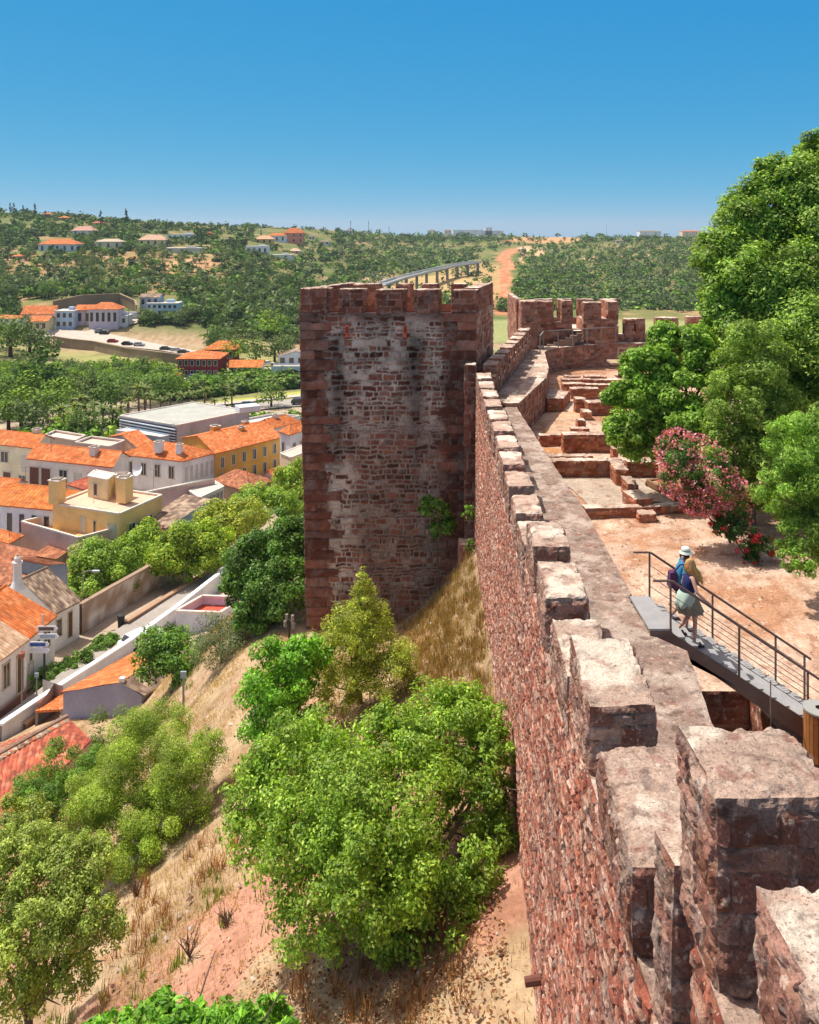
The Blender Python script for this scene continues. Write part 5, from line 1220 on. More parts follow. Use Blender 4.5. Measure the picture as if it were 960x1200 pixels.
house('old_house','old house with long brown tiled roof behind the row houses at the left edge',(-30,675),(20,690),(42,656),88,39.2,lin('#b5a596'),'mono',1.5,TILB,group='old houses behind the row')
house('old_house','old shed with blue grey peeling wall behind the row houses',(16,654),(56,661),(79,663),90,39.8,lin('#8d95a0'),'mono',.4,TILB,group='old houses behind the row',cat='shed')
house('old_house','low crumbling building with a thin tiled edge below the pink annex',(42,650),(66,654),(94,641),98,40.3,lin('#a79c90'),'mono',1.2,TILB,group='old houses behind the row')
house('town_house','low white edged house with small orange roof left of the pink annex',(-20,628),(10,636),(25,627),3.5,40,lin('#d6c8b8'),'hip',1.2,TILE)
house('town_house','small orange roofed house in front of the terraced block at the left edge',(-20,571),(15,574),(30,565),4.5,40.8,lin('#cfc9c2'),'gableAB',1.8,TILE)
mb=MB(); p=at(20.5,690,80); mb.lathe((p.x,p.y,p.z),[(.7,0),(.55,.4),(.4,.8),(.36,2.3),(.46,2.4),(.46,2.55),(.3,2.6),(.3,2.9),(.15,3.1)],16,WHITE); tag(mb.build('chimney',M['plaster']),'tall round white chimney with a pointed cap behind the orange row house','chimney')

# ------------------------------------------------------------------ lane, walls, posts
def strip(name, L, Rr, col_mat, lift=.05, step=2.0):
    """a sheet between two lists of world points, draped on the ground"""
    mb=MB(); V=[];
    L=[Vector(p) for p in L]; Rr=[Vector(p) for p in Rr]
    def res(pts,n):
        out=[]; 
        for i in range(n+1):
            t=i/n*(len(pts)-1); k=min(int(t),len(pts)-2); out.append(pts[k].lerp(pts[k+1],t-k))
        return out
    n=int(sum((L[i+1]-L[i]).length for i in range(len(L)-1))/step)+2; A=res(L,n); B=res(Rr,n); m=6
    G_=np.array([[list(a.lerp(b,j/m)) for j in range(m+1)] for a,b in zip(A,B)]); G_[...,2]=G_[...,2]+lift
    gridadd(mb,G_,np.ones(G_.shape)); o=mb.build(name,col_mat,smooth=True); return tag(o,kind='structure')
lpx=[(-30,870),(0,848),(60,802),(128,748),(190,706),(250,672),(310,636),(352,606),(400,580)]
rpx=[(-30,905),(2,880),(66,828),(140,768),(205,722),(262,684),(318,646),(360,616),(410,588)]
lane=lambda p,H: lvl(p[0],p[1],H)
HL=[38.2,38.2,38.6,39,39.3,39.6,39.8,40,40.2]
M['lane']=mat('pale_lane',lin('#a39c93'),.9,var=.14,nscale=.5,fine=.1,fscale=6); M['conc']=mat('pale_pavement',lin('#c2b5a6'),.9,var=.14,nscale=.7,fine=.1,fscale=6)
strip('lane_road',[lane(p,h) for p,h in zip(lpx,HL)],[lane(p,h) for p,h in zip(rpx,HL)],M['lane'],.35)
lw=[(100,720),(128,706),(160,688),(195,664),(250,640)]
def longwall(name,label,pts,H0,top,th,col,cap=None,group=None):
    P=[lane(p,h) for p,h in pts]; mb=MB(); root=empty(name,P[0],label,'wall',group)
    for i in range(len(P)-1):
        a,b=P[i],P[i+1]; d=(b-a); d.z=0; n=Vector((-d.y,d.x,0)).normalized()*th; L=d.length
        A=np.array([a.x,a.y]);B=np.array([b.x,b.y]);n2=np.array([n.x,n.y])
        for (p,q) in ((A,B),(B+n2,A+n2)):
            s,t=np.meshgrid(np.linspace(0,1,max(3,int(L/.5))),np.linspace(0,1,7),indexing='ij'); W=p+(q-p)*s[...,None]; zb=a.z+(b.z-a.z)*s if p is A else b.z+(a.z-b.z)*s
            W=np.concatenate([W,(zb-.8+(top+.8)*t)[...,None]],-1); k=ss(-.1,.35,fbm(W*.7,95,4))[...,None]; cc=np.array(col[0])*(1-k)+np.array(col[1])*k; gridadd(mb,W,cc)
    sub_(mb,'wall_face',M['plaster'],root); mb=MB()
    for i in range(len(P)-1):
        a,b=P[i],P[i+1]; d=(b-a); d.z=0; n=Vector((-d.y,d.x,0)).normalized()*th*.5; mb.bar(a+n+Vector((0,0,top)),b+n+Vector((0,0,top)),th+.12,.14,col=cap or col[0])
    sub_(mb,'coping',M['plaster'],root); return root
longwall('garden_wall','tall stained plaster wall along the far side of the lane under the street trees',[((96,741),39.2),((130,720),39.4),((170,696),39.6),((205,672),39.8),((260,640),40)],0,2.7,.4,(lin('#a08a76'),lin('#d3cac0')))
longwall('brick_kerb_wall','low brown brick wall between the lane and the hedges',[((30,862),37.5),((80,822),38),((148,762),38.8)],0,.9,.35,(lin('#9a6c52'),lin('#a98a72')),lin('#b59a84'))
longwall('kerb_wall','low brown wall running up beside the lane past the thin trunked tree',[((150,738),39.3),((200,706),39.6),((262,668),39.9),((330,626),40.2)],0,.8,.4,(lin('#9c7358'),lin('#8d6850')),lin('#a98a70'))
longwall('white_parapet','long narrow white topped wall below the lane, above the sheds',[((2,866),36.6),((60,826),37),((148,768),37.6),((210,722),38.2),((272,672),38.6)],0,1.0,.35,(lin('#cfd2d8'),lin('#dfe0e2')),lin('#e8e8ea'))
strip('lane_pavement',[lane((150,738),39.3),lane((260,668),39.8),lane((330,628),40.1)],[lane((170,760),39.2),lane((275,684),39.7),lane((340,640),40)],M['conc'],.3)
sp=empty('direction_sign_post',lane((52,812),38.4),'post carrying four white and blue direction signs beside the hedge','signpost')
pb=lane((52,812),38.4); mb=MB(); mb.tube([pb,pb+Vector((0,0,4.3))],.09,8,lin('#3a3836')); sub_(mb,'pole',M['attr'],sp)
pb2=pb+Vector((-.15,0,3.5)); mb=MB(); mb.tube([pb2,pb2+Vector((0,0,3))],.06,8,lin('#c9ccd0')); sub_(mb,'upper_pole',M['attr'],sp)
for k,(dz,dx,col) in enumerate(((5.4,.35,'#6b5a4c'),(4.75,.45,'#9fb8c8'),(4.1,-.35,'#3f5fa8'),(3.6,-.35,'#dfe6ee'))):
    mb=MB(); c_=pb+Vector((dx,-.15,dz)); w_=1.7
    mb.hexa([(c_.x-w_/2,c_.y,c_.z-.22),(c_.x+w_/2-.2,c_.y,c_.z-.22),(c_.x+w_/2,c_.y,c_.z),(c_.x+w_/2-.2,c_.y,c_.z+.22),(c_.x-w_/2,c_.y,c_.z+.22)],[(c_.x-w_/2,c_.y-.06,c_.z-.22),(c_.x+w_/2-.2,c_.y-.06,c_.z-.22),(c_.x+w_/2,c_.y-.06,c_.z),(c_.x+w_/2-.2,c_.y-.06,c_.z+.22),(c_.x-w_/2,c_.y-.06,c_.z+.22)],lin('#e3e8ee'))
    mb.box((c_.x-.1,c_.y-.075,c_.z),(1.25,.03,.26),col=lin(col)); sub_(mb,'sign_panel',M['attr'],sp)
def lamp(name,label,p,h,cat='street lamp',head='box',col=lin('#8d8a86'),group=None):
    r=empty(name,p,label,cat,group); mb=MB(); mb.tube([p,p+Vector((0,0,h))],[.07,.05],8,col); sub_(mb,'pole',M['attr'],r); mb=MB(); q=p+Vector((0,0,h))
    if head=='arm':
        mb.tube([q,q+Vector((.5,0,.15)),q+Vector((1.1,0,.15))],.04,6,col); mb.box((q.x+1.3,q.y,q.z+.12),(.7,.25,.14),col=lin('#b9c0c4'))
    elif head=='globe': mb.lathe((q.x,q.y,q.z),[(.05,0),(.22,.1),(.25,.35),(.3,.5),(.05,.62)],10,lin('#8a5a44'))
    else: mb.box((q.x,q.y,q.z+.1),(.3,.1,.34),col=lin('#9aa8b0'))
    sub_(mb,'lamp_head',M['attr'],r); return r
lamp('street_lamp','street lamp with brown lantern in front of the row houses',lane((25.5,830),37.9),3.9,head='globe')
lamp('street_lamp','street lamp with arm among the row of street trees',lane((97,732),39.3),5.2,head='arm')
lamp('mirror_post','post with small white panel by the hedge',lane((43,822),37.8),2.0,'sign')
lamp('flood_light_post','thin post with grey floodlights behind the lilac shed',T(215,838)+Vector((0,0,.0)),2.0,'lamp post','sign')
lp=empty('loudspeaker_post',T(339,752),'dark post with four small floodlights on the dry slope left of the tower','lamp post'); q=T(339,752); mb=MB(); mb.tube([q,q+Vector((0,0,1.15))],.05,8,lin('#3d322c')); sub_(mb,'pole',M['attr'],lp)
for dx,dz in ((-.2,.95),(.18,1.25),(-.12,1.3),(.2,.85)):
    mb=MB(); mb.box((q.x+dx,q.y-.05,q.z+dz),(.12,.14,.3),rz=dx*3,col=lin('#8d8580')); sub_(mb,'floodlight',M['attr'],lp)
for lab,(px,py),h,w_ in (('small dark litter bin on the pavement beside the lane',(142,735),1.1,.6),):
    q=lane((px,py),39.2); mb=MB(); mb.lathe((q.x,q.y,q.z),[(w_*.5,0),(w_*.6,h),(w_*.65,h),(w_*.65,h+.1),(.02,h+.15)],14,lin('#2b2f2c')); tag(mb.build('litter_bin',M['attr']),lab,'litter bin')

# ------------------------------------------------------------------ cars
def make_car(col):
    r=bpy.data.objects.new('parked_car',None); COL.objects.link(r); r.empty_display_size=.1
    mb=MB(); prof=[(-2.05,.35),(-2.1,.75),(-1.95,.98),(-1.2,1.02),(1.1,.98),(1.95,.85),(2.1,.6),(2.05,.3)]
    for w0,w1 in ((-.86,.86),): mb.hexa([(x,w0,z) for x,z in prof],[(x,w1,z) for x,z in prof],col)
    pr=[(-1.75,1.0),(-1.35,1.42),(.35,1.45),(1.05,.99)]; mb.hexa([(x,-.72,z) for x,z in pr],[(x,.72,z) for x,z in pr],col); mb.build('body',M['carpaint'],r)
    mb=MB()
    for y in (-.735,.735): mb.hexa([(-1.5,y-.01,1.05),(.85,y-.01,1.05),(.3,y-.01,1.36),(-1.25,y-.01,1.36)],[(-1.5,y+.01,1.05),(.85,y+.01,1.05),(.3,y+.01,1.36),(-1.25,y+.01,1.36)],(1,1,1))
    mb.hexa([(.42,-.64,1.42),(.42,.64,1.42),(1.0,.64,1.04),(1.0,-.64,1.04)],[(.46,-.64,1.45),(.46,.64,1.45),(1.05,.64,1.06),(1.05,-.64,1.06)]); mb.hexa([(-1.38,-.64,1.4),(-1.38,.64,1.4),(-1.74,.64,1.04),(-1.74,-.64,1.04)],[(-1.42,-.64,1.43),(-1.42,.64,1.43),(-1.78,.64,1.06),(-1.78,-.64,1.06)])
    mb.build('windows',M['glass'],r)
    for x in (-1.3,1.3):
        for y in (-.8,.8): mb=MB(); mb.tube([(x,y-.1,.32),(x,y+.1,.32)],.32,14,(.02,.02,.02)); mb.build('wheel',M['attr'],r)
    return r
CARS={k:make_car(lin(v)) for k,v in dict(white='#dfe2e4',silver='#a9adb2',dark='#2c3036',red='#a02a22',blue='#6a8fb0').items()}; used=set()
def car(k,p,rz,label,group):
    o=CARS[k] if k not in used else copy_tree(CARS[k]); used.add(k); o.location=p; o.rotation_euler=(0,0,rz); tag(o,label,'car',group)
grp='cars parked on the hillside road'
for k,px,py,rz,lab in (('dark',44,389,0,'dark car parked in front of the yellow hillside house'),('white',52,389,0,'white car beside the dark one in front of the yellow hillside house'),('silver',117,389,.2,'silver car parked below the small palms on the hillside road'),
    ('dark',126,380,.3,'dark car on the rising hillside road'),('white',138,377,.3,'white car higher on the rising hillside road'),('white',151,372,.4,'white car near the top of the rising hillside road'),('dark',122,391,-.2,'dark car at the road fork above the retaining wall'),
    ('red',132,401,-.2,'red car on the road above the retaining wall'),('dark',149,404,-.2,'dark car right of the red car above the retaining wall'),('silver',163,405,-.2,'silver car in the middle of the road above the retaining wall'),('dark',194,410,-.2,'nearest dark car of the trio at the right end of the hillside road'),('silver',207,412,-.2,'silver car of the trio at the right end of the hillside road'),('dark',215,414,-.2,'last dark car at the right end of the hillside road')):
    p=T(px,py+2); car(k,p+Vector((0,0,.5)),rz,lab,grp)
grp='vehicles near the river'
for k,px,py,rz,lab in (('white',221,448,.2,'white car parked left of the red riverside building'),('blue',228,443,.2,'light blue van shaped car beside the red riverside building'),('white',263,440,.3,'white van parked in front of the red riverside building'),('white',314,427,.2,'white car beside the white long riverside building'),
    ('dark',283,480,.1,'dark car on the river road left of the green round tree'),('silver',262,482,.1,'silver car on the river road under the palms'),('dark',291,477,.1,'dark car on the river road behind the green round tree'),('dark',351,473,.1,'dark car on the river road at the tower edge')):
    p=T(px,py+2); car(k,p+Vector((0,0,.3)),rz,lab,grp)
pc=lane((80,772),38.9); 
p=lane((163,760),38.4); car('white',p+Vector((.3,0,.2)),.9,'white car half hidden behind the bush below the lane','cars near the lane')

# ------------------------------------------------------------------ roads far away (structures)
def road_px(name, pts, wd, m, lift=.25):
    C=[T(*p) for p in pts]; L=[];Rr=[]
    for i,c in enumerate(C):
        d=(C[min(i+1,len(C)-1)]-C[max(i-1,0)]); d.z=0; n=Vector((-d.y,d.x,0)).normalized()*wd/2; L.append(c+n);Rr.append(c-n)
    # drape
    A=[TV(v.x,v.y) for v in L]; B=[TV(v.x,v.y) for v in Rr]
    return strip(name,A,B,m,lift,3)
road_px('river_road',[(200,492),(260,484),(300,478),(360,472),(430,466)],9,M['lane'],.35)
road_px('river_side_path',[(240,476),(300,470),(355,464),(420,459)],3,M['conc'],.3)
M['field']=mat('mown_grass',lin('#a9ad52'),.95,var=.15,nscale=.3)
road_px('grass_strip',[(255,473),(300,468),(355,461)],5,M['field'],.2)
road_px('terrace_road',[(30,390),(70,393),(110,396),(160,405),(200,411),(240,418)],10,M['conc'],.6)
road_px('hillside_road',[(105,393),(125,385),(150,378),(172,370),(180,366)],8,M['conc'],.5)
road_px('riverside_lane',[(205,452),(250,447),(290,441),(320,433),(352,430),(420,428)],6,M['conc'],.4)
road_px('hill_track',[(250,356),(290,352),(310,346)],4,M['conc'],.4)
tw_=[(425,322),(440,326),(452,331)]
road_px('far_road',[(424,320),(436,323),(449,327),(455,333)],12,M['lane'],1.0)
# viaduct
vi=empty('viaduct',T(500,330),'long pale road viaduct on short pillars crossing the dry hillside behind the tower','bridge')
pts=[at(446,335,580),at(470,327,625),at(500,319,670),at(530,312.5,705),at(560,307.5,730)]
mb=MB()
for a,b in zip(pts[:-1],pts[1:]): mb.bar(a,b,7,.8,col=lin('#8f9090')); 
sub_(mb,'deck',M['attr'],vi)
for sgn in (-1,1):
    mb=MB()
    for a,b in zip(pts[:-1],pts[1:]):
        d=(b-a).normalized(); n=Vector((-d.y,d.x,0)).normalized()*3.9*sgn; mb.bar(a+n+Vector((0,0,1.2)),b+n+Vector((0,0,1.2)),.4,1.1,col=lin('#c9cac9'))
    sub_(mb,'guard_rail',M['attr'],vi)
for i in range(11):
    t=i/10*(len(pts)-1); k=min(int(t),len(pts)-2); p=pts[k].lerp(pts[k+1],t-k); g=TV(p.x,p.y)
    if p.z-g.z>1:
        mb=MB(); mb.bar((p.x,p.y,g.z-1),(p.x,p.y,p.z-.7),2.2,2.2,col=lin('#8f8f88')); sub_(mb,'pillar',M['attr'],vi)
# retaining wall of the hillside road
def wall_px(name,label,top,base_dy,col,th=.6,lift=0,cat='wall'):
    P=[T(x,y+base_dy) for x,y in top]; root=empty(name,P[0],label,cat); mb=MB()
    for i in range(len(P)-1):
        a,b=P[i],P[i+1]; ta=at(top[i][0],top[i][1],a.y); tb=at(top[i+1][0],top[i+1][1],b.y); L=(b-a).length
        s,t=np.meshgrid(np.linspace(0,1,max(3,int(L/2))),np.linspace(0,1,7),indexing='ij'); s=s[...,None];t=t[...,None]
        lo=np.array(a)*(1-s)+np.array(b)*s-np.array([0,0,1.]); hi=np.array(ta)*(1-s)+np.array(tb)*s; W=lo*(1-t)+hi*t
        for off in (0,th):
            W2=W+np.array([0,off,0]); cc=np.array(col)*(1+.3*fbm(W2*.15,97,4))[...,None]; gridadd(mb,W2,cc)
        mb.bar(ta+Vector((0,th/2,0)),tb+Vector((0,th/2,0)),th+.3,.3,col=tuple(np.array(col)*1.3))
    sub_(mb,'wall_face',M['plaster'],root); return root
wall_px('retaining_wall','long curved stone retaining wall under the hillside road',[(62,394),(80,397),(110,400),(150,408),(190,413),(235,419)],11,lin('#8d7c68'))
wall_px('earth_retaining_wall','dark sloping retaining wall above the row of hillside houses',[(62,353),(95,346),(140,344),(158,352),(160,358)],12,lin('#8a7b64'))
wall_px('white_retaining_wall','small white wall at the right end of the hillside houses',[(140,366),(162,366)],8,lin('#cfd4d6'))

# ------------------------------------------------------------------ buildings drawn small
def villa(name,label,x0,x1,ye,yb,rpx,wall,pal,roof='hip',dep=None,Y=None,wins=3,rot=0,group='villas on the left hillside',cat='house',flat=None,rows=1):
    g=T((x0+x1)/2,yb); Y=Y or g.y; a=at(x0,ye,Y); b=at(x1,ye,Y); w=(b.x-a.x); dep=dep or max(8,w*.55); zb=at(0,yb,Y).z
    cx_=(a.x+b.x)/2; root=empty(name,(cx_,Y+dep/2,zb),label,cat,group,rot)
    z1=a.z-zb; P=[np.array(p) for p in ((-w/2,-dep/2),(w/2,-dep/2),(w/2,dep/2),(-w/2,dep/2))]
    mb=MB(); mb.hexa([[*p,-4] for p in P],[[*p,z1] for p in P],wall); mb.build('wall',M['plaster'],root)
    o=.6; E_=[np.array([p[0]+math.copysign(o,p[0]),p[1]+math.copysign(o,p[1])]) for p in P]; rh=rpx*Y/F; mb=MB()
    if roof=='hip':
        k=min(w,dep)*.45; r0=[-w/2+k,0,z1+rh]; r1=[w/2-k,0,z1+rh]; e=[[*q,z1-.1] for q in E_]; per=1.2
        for q0,q1,t1,t0 in ((0,1,r1,r0),(1,2,r1,r1),(2,3,r0,r1),(3,0,r0,r0)): roofplane(mb,e[q0],e[q1],t1,t0,pal,per,.03)
    elif roof=='gable':
        r0=[-w/2-o,0,z1+rh]; r1=[w/2+o,0,z1+rh]; e=[[*q,z1-.1] for q in E_]; roofplane(mb,e[0],e[1],r1,r0,pal,1.2,.03); roofplane(mb,e[2],e[3],r0,r1,pal,1.2,.03); mb.add([[*P[1],z1],[*P[2],z1],[w/2,0,z1+rh],[*P[3],z1],[*P[0],z1],[-w/2,0,z1+rh]],[[0,1,2],[3,4,5]],wall)
    elif roof=='gablef':
        r0=[0,-dep/2-o,z1+rh]; r1=[0,dep/2+o,z1+rh]; e=[[*q,z1-.1] for q in E_]; roofplane(mb,e[1],e[2],r1,r0,pal,1.2,.03); roofplane(mb,e[3],e[0],r0,r1,pal,1.2,.03); mb.add([[*P[0],z1],[*P[1],z1],[0,-dep/2,z1+rh],[*P[2],z1],[*P[3],z1],[0,dep/2,z1+rh]],[[0,1,2],[3,4,5]],wall)
    else:
        mb.box((0,0,z1+.15),(w+.5,dep+.5,.4),col=flat or lin('#cfccc4')); mb.box((w*.2,0,z1+.9),(w*.25,dep*.3,1.4),col=wall)
    mb.build('roof',M['tile'] if roof!='flat' else M['plaster'],root)
    for r_i in range(rows):
        for i in range(wins):
            u=-w/2+w*(i+.5)/wins; hh=z1/rows; ww=min(1.6,w/wins*.5); f=MB(); f.box((u,-dep/2-.03,hh*(r_i+.55)),(ww+.3,.1,hh*.5+.3),col=lin('#c9c5bb')); fo=f.build('window',M['attr'],root)
            p=MB(); p.box((u,-dep/2-.1,hh*(r_i+.55)),(ww,.06,hh*.5),col=(1,1,1)); p.build('pane',M['glass'],fo)
    return root
V_=villa; VBX=[]
g1='houses beside the hillside road'
V_('hillside_house','white two storey house at the left picture edge by the hillside road',-10,19,373,388,3,lin('#cfe0ea'),TILE,wins=4,rows=2,group=g1)
V_('hillside_house','white gabled house with orange roof, highest of the hillside row',26,62,368,384,9,lin('#d3dce0'),TILE,'gable',Y=352,wins=2,group=g1)
V_('hillside_house','cream house with orange roof in front of the highest gabled house',33,55,376,389,5,lin('#dcd0a0'),TILE,'gable',Y=338,wins=3,group=g1)
V_('hillside_house','pale blue and white house with three arched dark windows',65,86,365,385,2,lin('#b9cfe6'),TILE,'flat',Y=345,wins=3,group=g1,rows=2)
V_('hillside_house','pink house with orange roof left of the arcade house',88,108,363,382,5,lin('#d8c0c0'),TILE,'gable',Y=350,wins=2,group=g1)
V_('hillside_house','pinkish gabled house with a dark arcade and red orange roof',104,138,362,383,7,lin('#cdc0cc'),TILE,'hip',Y=345,wins=5,group=g1)
V_('hillside_house','low white house with awning at the right end of the pink arcade house',136,148,371,381,2,lin('#d9dde2'),TILE,'flat',Y=348,wins=2,group=g1)
V_('hillside_house','light blue terraced house above the bend of the hillside road',172,208,356,370,3,lin('#b6cfe0'),TILG,'flat',wins=6,rows=2,group=g1)
V_('hillside_house','small grey blue house behind the light blue terraced house',164,186,348,360,3,lin('#9fb4c4'),TILG,'gable',Y=372,wins=3,group=g1)
g2='villas on the left hillside'
V_('villa','long white villa with orange roof, lowest and leftmost on the hill',45,89,286,296,6,lin('#dcdde0'),TILE,wins=5)
V_('villa','white villa with pinkish roof just under the skyline at the left',84,110,270,276,5,lin('#e4e4ea'),G('#d0a090','#c99684'),wins=3)
V_('villa','low cream villa with flat terraces right of the long white villa',112,142,283,293,3,lin('#d3cfb4'),G('#c9b8a0','#bca98f'),wins=3)
V_('villa','cream villa with pale orange roof and palms beside it',162,194,281,288,6,lin('#dccfa6'),G('#d3b096','#c9a388'),wins=4)
V_('villa','low white retaining terrace with small pink pavilion on the bare slope',192,234,291,297,1,lin('#c9c4b8'),TILE,'flat',wins=1)
V_('villa','white modern villa right of the cream villa, near the skyline',196,228,275,281,3,lin('#dfe6f2'),TILG,'flat',wins=5)
V_('villa','bright white villa with terraces in the middle of the hill crest',288,314,289,299,3,lin('#e3e8f2'),TILG,'flat',wins=4)
V_('villa','long low white wall house right of the bright white villa',314,342,299,302,1,lin('#d6d9de'),TILG,'flat',wins=2)
V_('villa','ochre yellow villa with pale roof on the hill crest',299,320,280,286,4,lin('#dcb56a'),G('#d8b08c','#cfa27c'),wins=3)
V_('villa','white villa behind the ochre yellow villa',314,335,276,284,3,lin('#dde1ea'),TILE,wins=3)
V_('villa','salmon pink villa with orange roof on the hill crest nearest the tower',333,356,273,285,6,lin('#d28a70'),TILE,wins=3,rows=2)
V_('villa','small house with pale roof low between the crest villas',338,352,294,297,3,lin('#cdbfa6'),G('#d3b59a','#c9a98c'),wins=2)
V_('villa','small white house on the skyline above the left villas',49,60,251,256,2,lin('#e6e2da'),TILE,wins=2)
V_('villa','tiny cream house on the skyline right of the small white house',68,80,255,259,2,lin('#e0d2bc'),TILE,wins=2)
V_('villa','small white skyline house above the cream villa',174,188,266,270,2,lin('#e0dfdb'),TILG,wins=2)
V_('villa','small red roofed house among trees on the crest',241,248,274,280,3,lin('#c98a70'),TILD,wins=1)
V_('villa','tiny white house at the far left of the crest below the skyline trees',108,120,261,266,2,lin('#dbbf9c'),TILE,wins=1)
for lab,a,b,e,f in (('small white cottage between the long white villa and the hillside houses',14,24,300,305),('tiny white outbuilding left of the pinkish roofed villa',30,37,268,272),('small cream cottage on the slope below the cream villa',150,159,303,307),('tiny white house between the crest villas and the middle of the hill',262,272,281,285),('small pale house on the wooded slope left of the tower top',375,386,283,287),('tiny white house right of the salmon pink villa',362,369,277,281),('small white house at the upper left edge of the hill',2,12,262,266)):
    V_('villa',lab,a,b,e,f,2,lin('#e2e2de'),TILE if 'cream' in lab or 'cottage' in lab else TILG,wins=2)
    VBX.append((a-2,b+2,e-6,f+1))
g3='buildings on the far horizon'
for lab,x0,x1,ye,yb,c in (('long white industrial building on the horizon behind the tower',531,566,269.5,274,'#d5e0ea'),('tall white block at the right end of the horizon industrial building',569,577,266.5,274,'#e3eaf0'),('long grey shed right of the horizon industrial building',566,590,270.5,274.5,'#c5ced4'),
    ('small white farmhouse on the far hill above the firebreak',590,600,283,286,'#d9d3c4'),('white house high on the far right ridge',750,775,271,277,'#cfd8e0'),('tiny white house on the far right ridge, left of the larger one',722,731,282,285,'#d9d4c8'),('cream house by the trees on the far right ridge',800,822,271,276,'#d8bfa0'),('small white house left on the distant plateau behind the tower',404,413,270,276,'#dfe2e2'),('tiny pale house on the distant plateau above the viaduct',521,529,270,274,'#d8c4b0'),('tiny white house left of the horizon industrial building',503,510,270,273,'#e3e3e0')):
    V_('distant_building',lab,x0,x1,ye,yb,1.2,lin(c),TILE if 'cream' in lab or 'farm' in lab else TILG,'hip' if 'house' in lab else 'flat',wins=2,group=g3)
# riverside
g4='buildings beside the river'
V_('riverside_building','dark red two storey riverside building with white window frames and orange roof',208,256,420,444,6,lin('#8a2f30'),TILE,wins=7,rows=2,group=g4,dep=12)
V_('riverside_building','square dark red building with pyramid orange roof behind the long red one',240,275,409,424,8,lin('#8f3a38'),TILO,wins=3,group=g4)
V_('riverside_building','long white riverside house with orange roof and brown base',268,305,430,440,6,lin('#d8dce4'),TILO,'gable',wins=5,group=g4)
V_('riverside_building','white villa with grey roofs above the white arched bridge',326,368,417,429,6,lin('#d3dbe8'),TILG,'gablef',wins=4,group=g4)
V_('riverside_building','small shed with rust coloured roof left of the red riverside building',190,206,443,448,3,lin('#b98a72'),TILD,'gable',wins=1,group=g4)
V_('riverside_building','long low ruin with reddish roof at the left picture edge',-20,28,466,480,4,lin('#c9b9a6'),TILD,'gable',wins=0,group=g4)
# white arched bridge
br=empty('arched_bridge',T(340,446),'white arched bridge over the river at the left edge of the tower','bridge')
gY=T(340,447).y; x0=at(318,0,gY).x; x1=at(384,0,gY).x; zt=at(0,429,gY).z; zb=at(0,449,gY).z
for yo in (0,4.5):
    mb=MB(); V=[]; cxa=at(343,0,gY).x; ra=3.3; N_=60
    for i in range(N_+1):
        x=x0+(x1-x0)*i/N_; d=abs((x-cxa)); hz=zb+.5+math.sqrt(max(ra*ra-d*d,0))*1.05 if d<ra else zb-1; V+=[[x,gY+yo,hz],[x,gY+yo,zt]]
    mb.add(V,[[2*i,2*i+2,2*i+3,2*i+1] for i in range(N_)],lin('#cdd6de')); sub_(mb,'side_wall',M['plaster'],br)
mb=MB(); mb.box(((x0+x1)/2,gY+2.25,zt-.6),(x1-x0,4.3,.3),col=lin('#c2b8aa')); sub_(mb,'deck',M['attr'],br)
mb=MB(); V=[]
for i in range(25):
    a=math.pi*i/24; x=cxa+ra*math.cos(a); z=zb+.5+ra*1.05*math.sin(a); V+=[[x,gY,z],[x,gY+4.5,z]]
mb.add(V,[[2*i,2*i+2,2*i+3,2*i+1] for i in range(24)],lin('#b5aa98')); sub_(mb,'vault',M['plaster'],br)
mb=MB(); P=[T(x,y) for x,y in ((322,452),(350,451),(380,450),(380,456),(322,458))]; 
mb.ngon([[p.x,p.y,p.z+.5] for p in P],(.05,.06,.035)); M['water']=mat('river_water',(.035,.045,.03),.12,var=0,spec=.5); tag(mb.build('river_water',M['water']),kind='structure')

# ------------------------------------------------------------------ masts and poles on the skyline
def mast(px,py0,py1,lab,w=.5,Y=None):
    g=T(px,py0); t=at(px,py1,g.y); mb=MB(); mb.tube([g,t],[w,w*.5],6,lin('#6f7478')); mb.box((t.x,t.y,t.z-(t.z-g.z)*.15),(w*5,w,w),col=lin('#6f7478')); tag(mb.build('mast',M['attr']),lab,'mast','thin masts on the skyline')
for px,y0,y1,lab in ((187,268,256,'thin mast on the crest above the cream villa'),(292,275,265,'thin mast on the crest left of the ochre villa'),(411,276,258,'tallest mast on the plateau left behind the tower'),(432,276,258,'second tall mast on the plateau behind the tower'),(456,276,265,'short mast on the plateau behind the tower'),(565,275,264,'thin mast left of the white block on the horizon'),(711,275,261,'thin mast on the far ridge near the huge tree')):
    mast(px,y0,y1,lab)
for k,(px,py) in enumerate(((100,385),(151,388),(75,470),(180,300))):
    q=T(px,py); mb=MB(); mb.tube([q,q+Vector((0,0,9))],[.14,.09],6,lin('#7a6a58')); mb.box((q.x,q.y,q.z+8.4),(1.6,.12,.12),col=lin('#7a6a58')); tag(mb.build('utility_pole',M['attr']),['wooden utility pole between the pink hillside houses','utility pole beside the rising hillside road','utility pole beside the palm garden','utility pole on the bare upper slope'][k],'utility pole','utility poles')

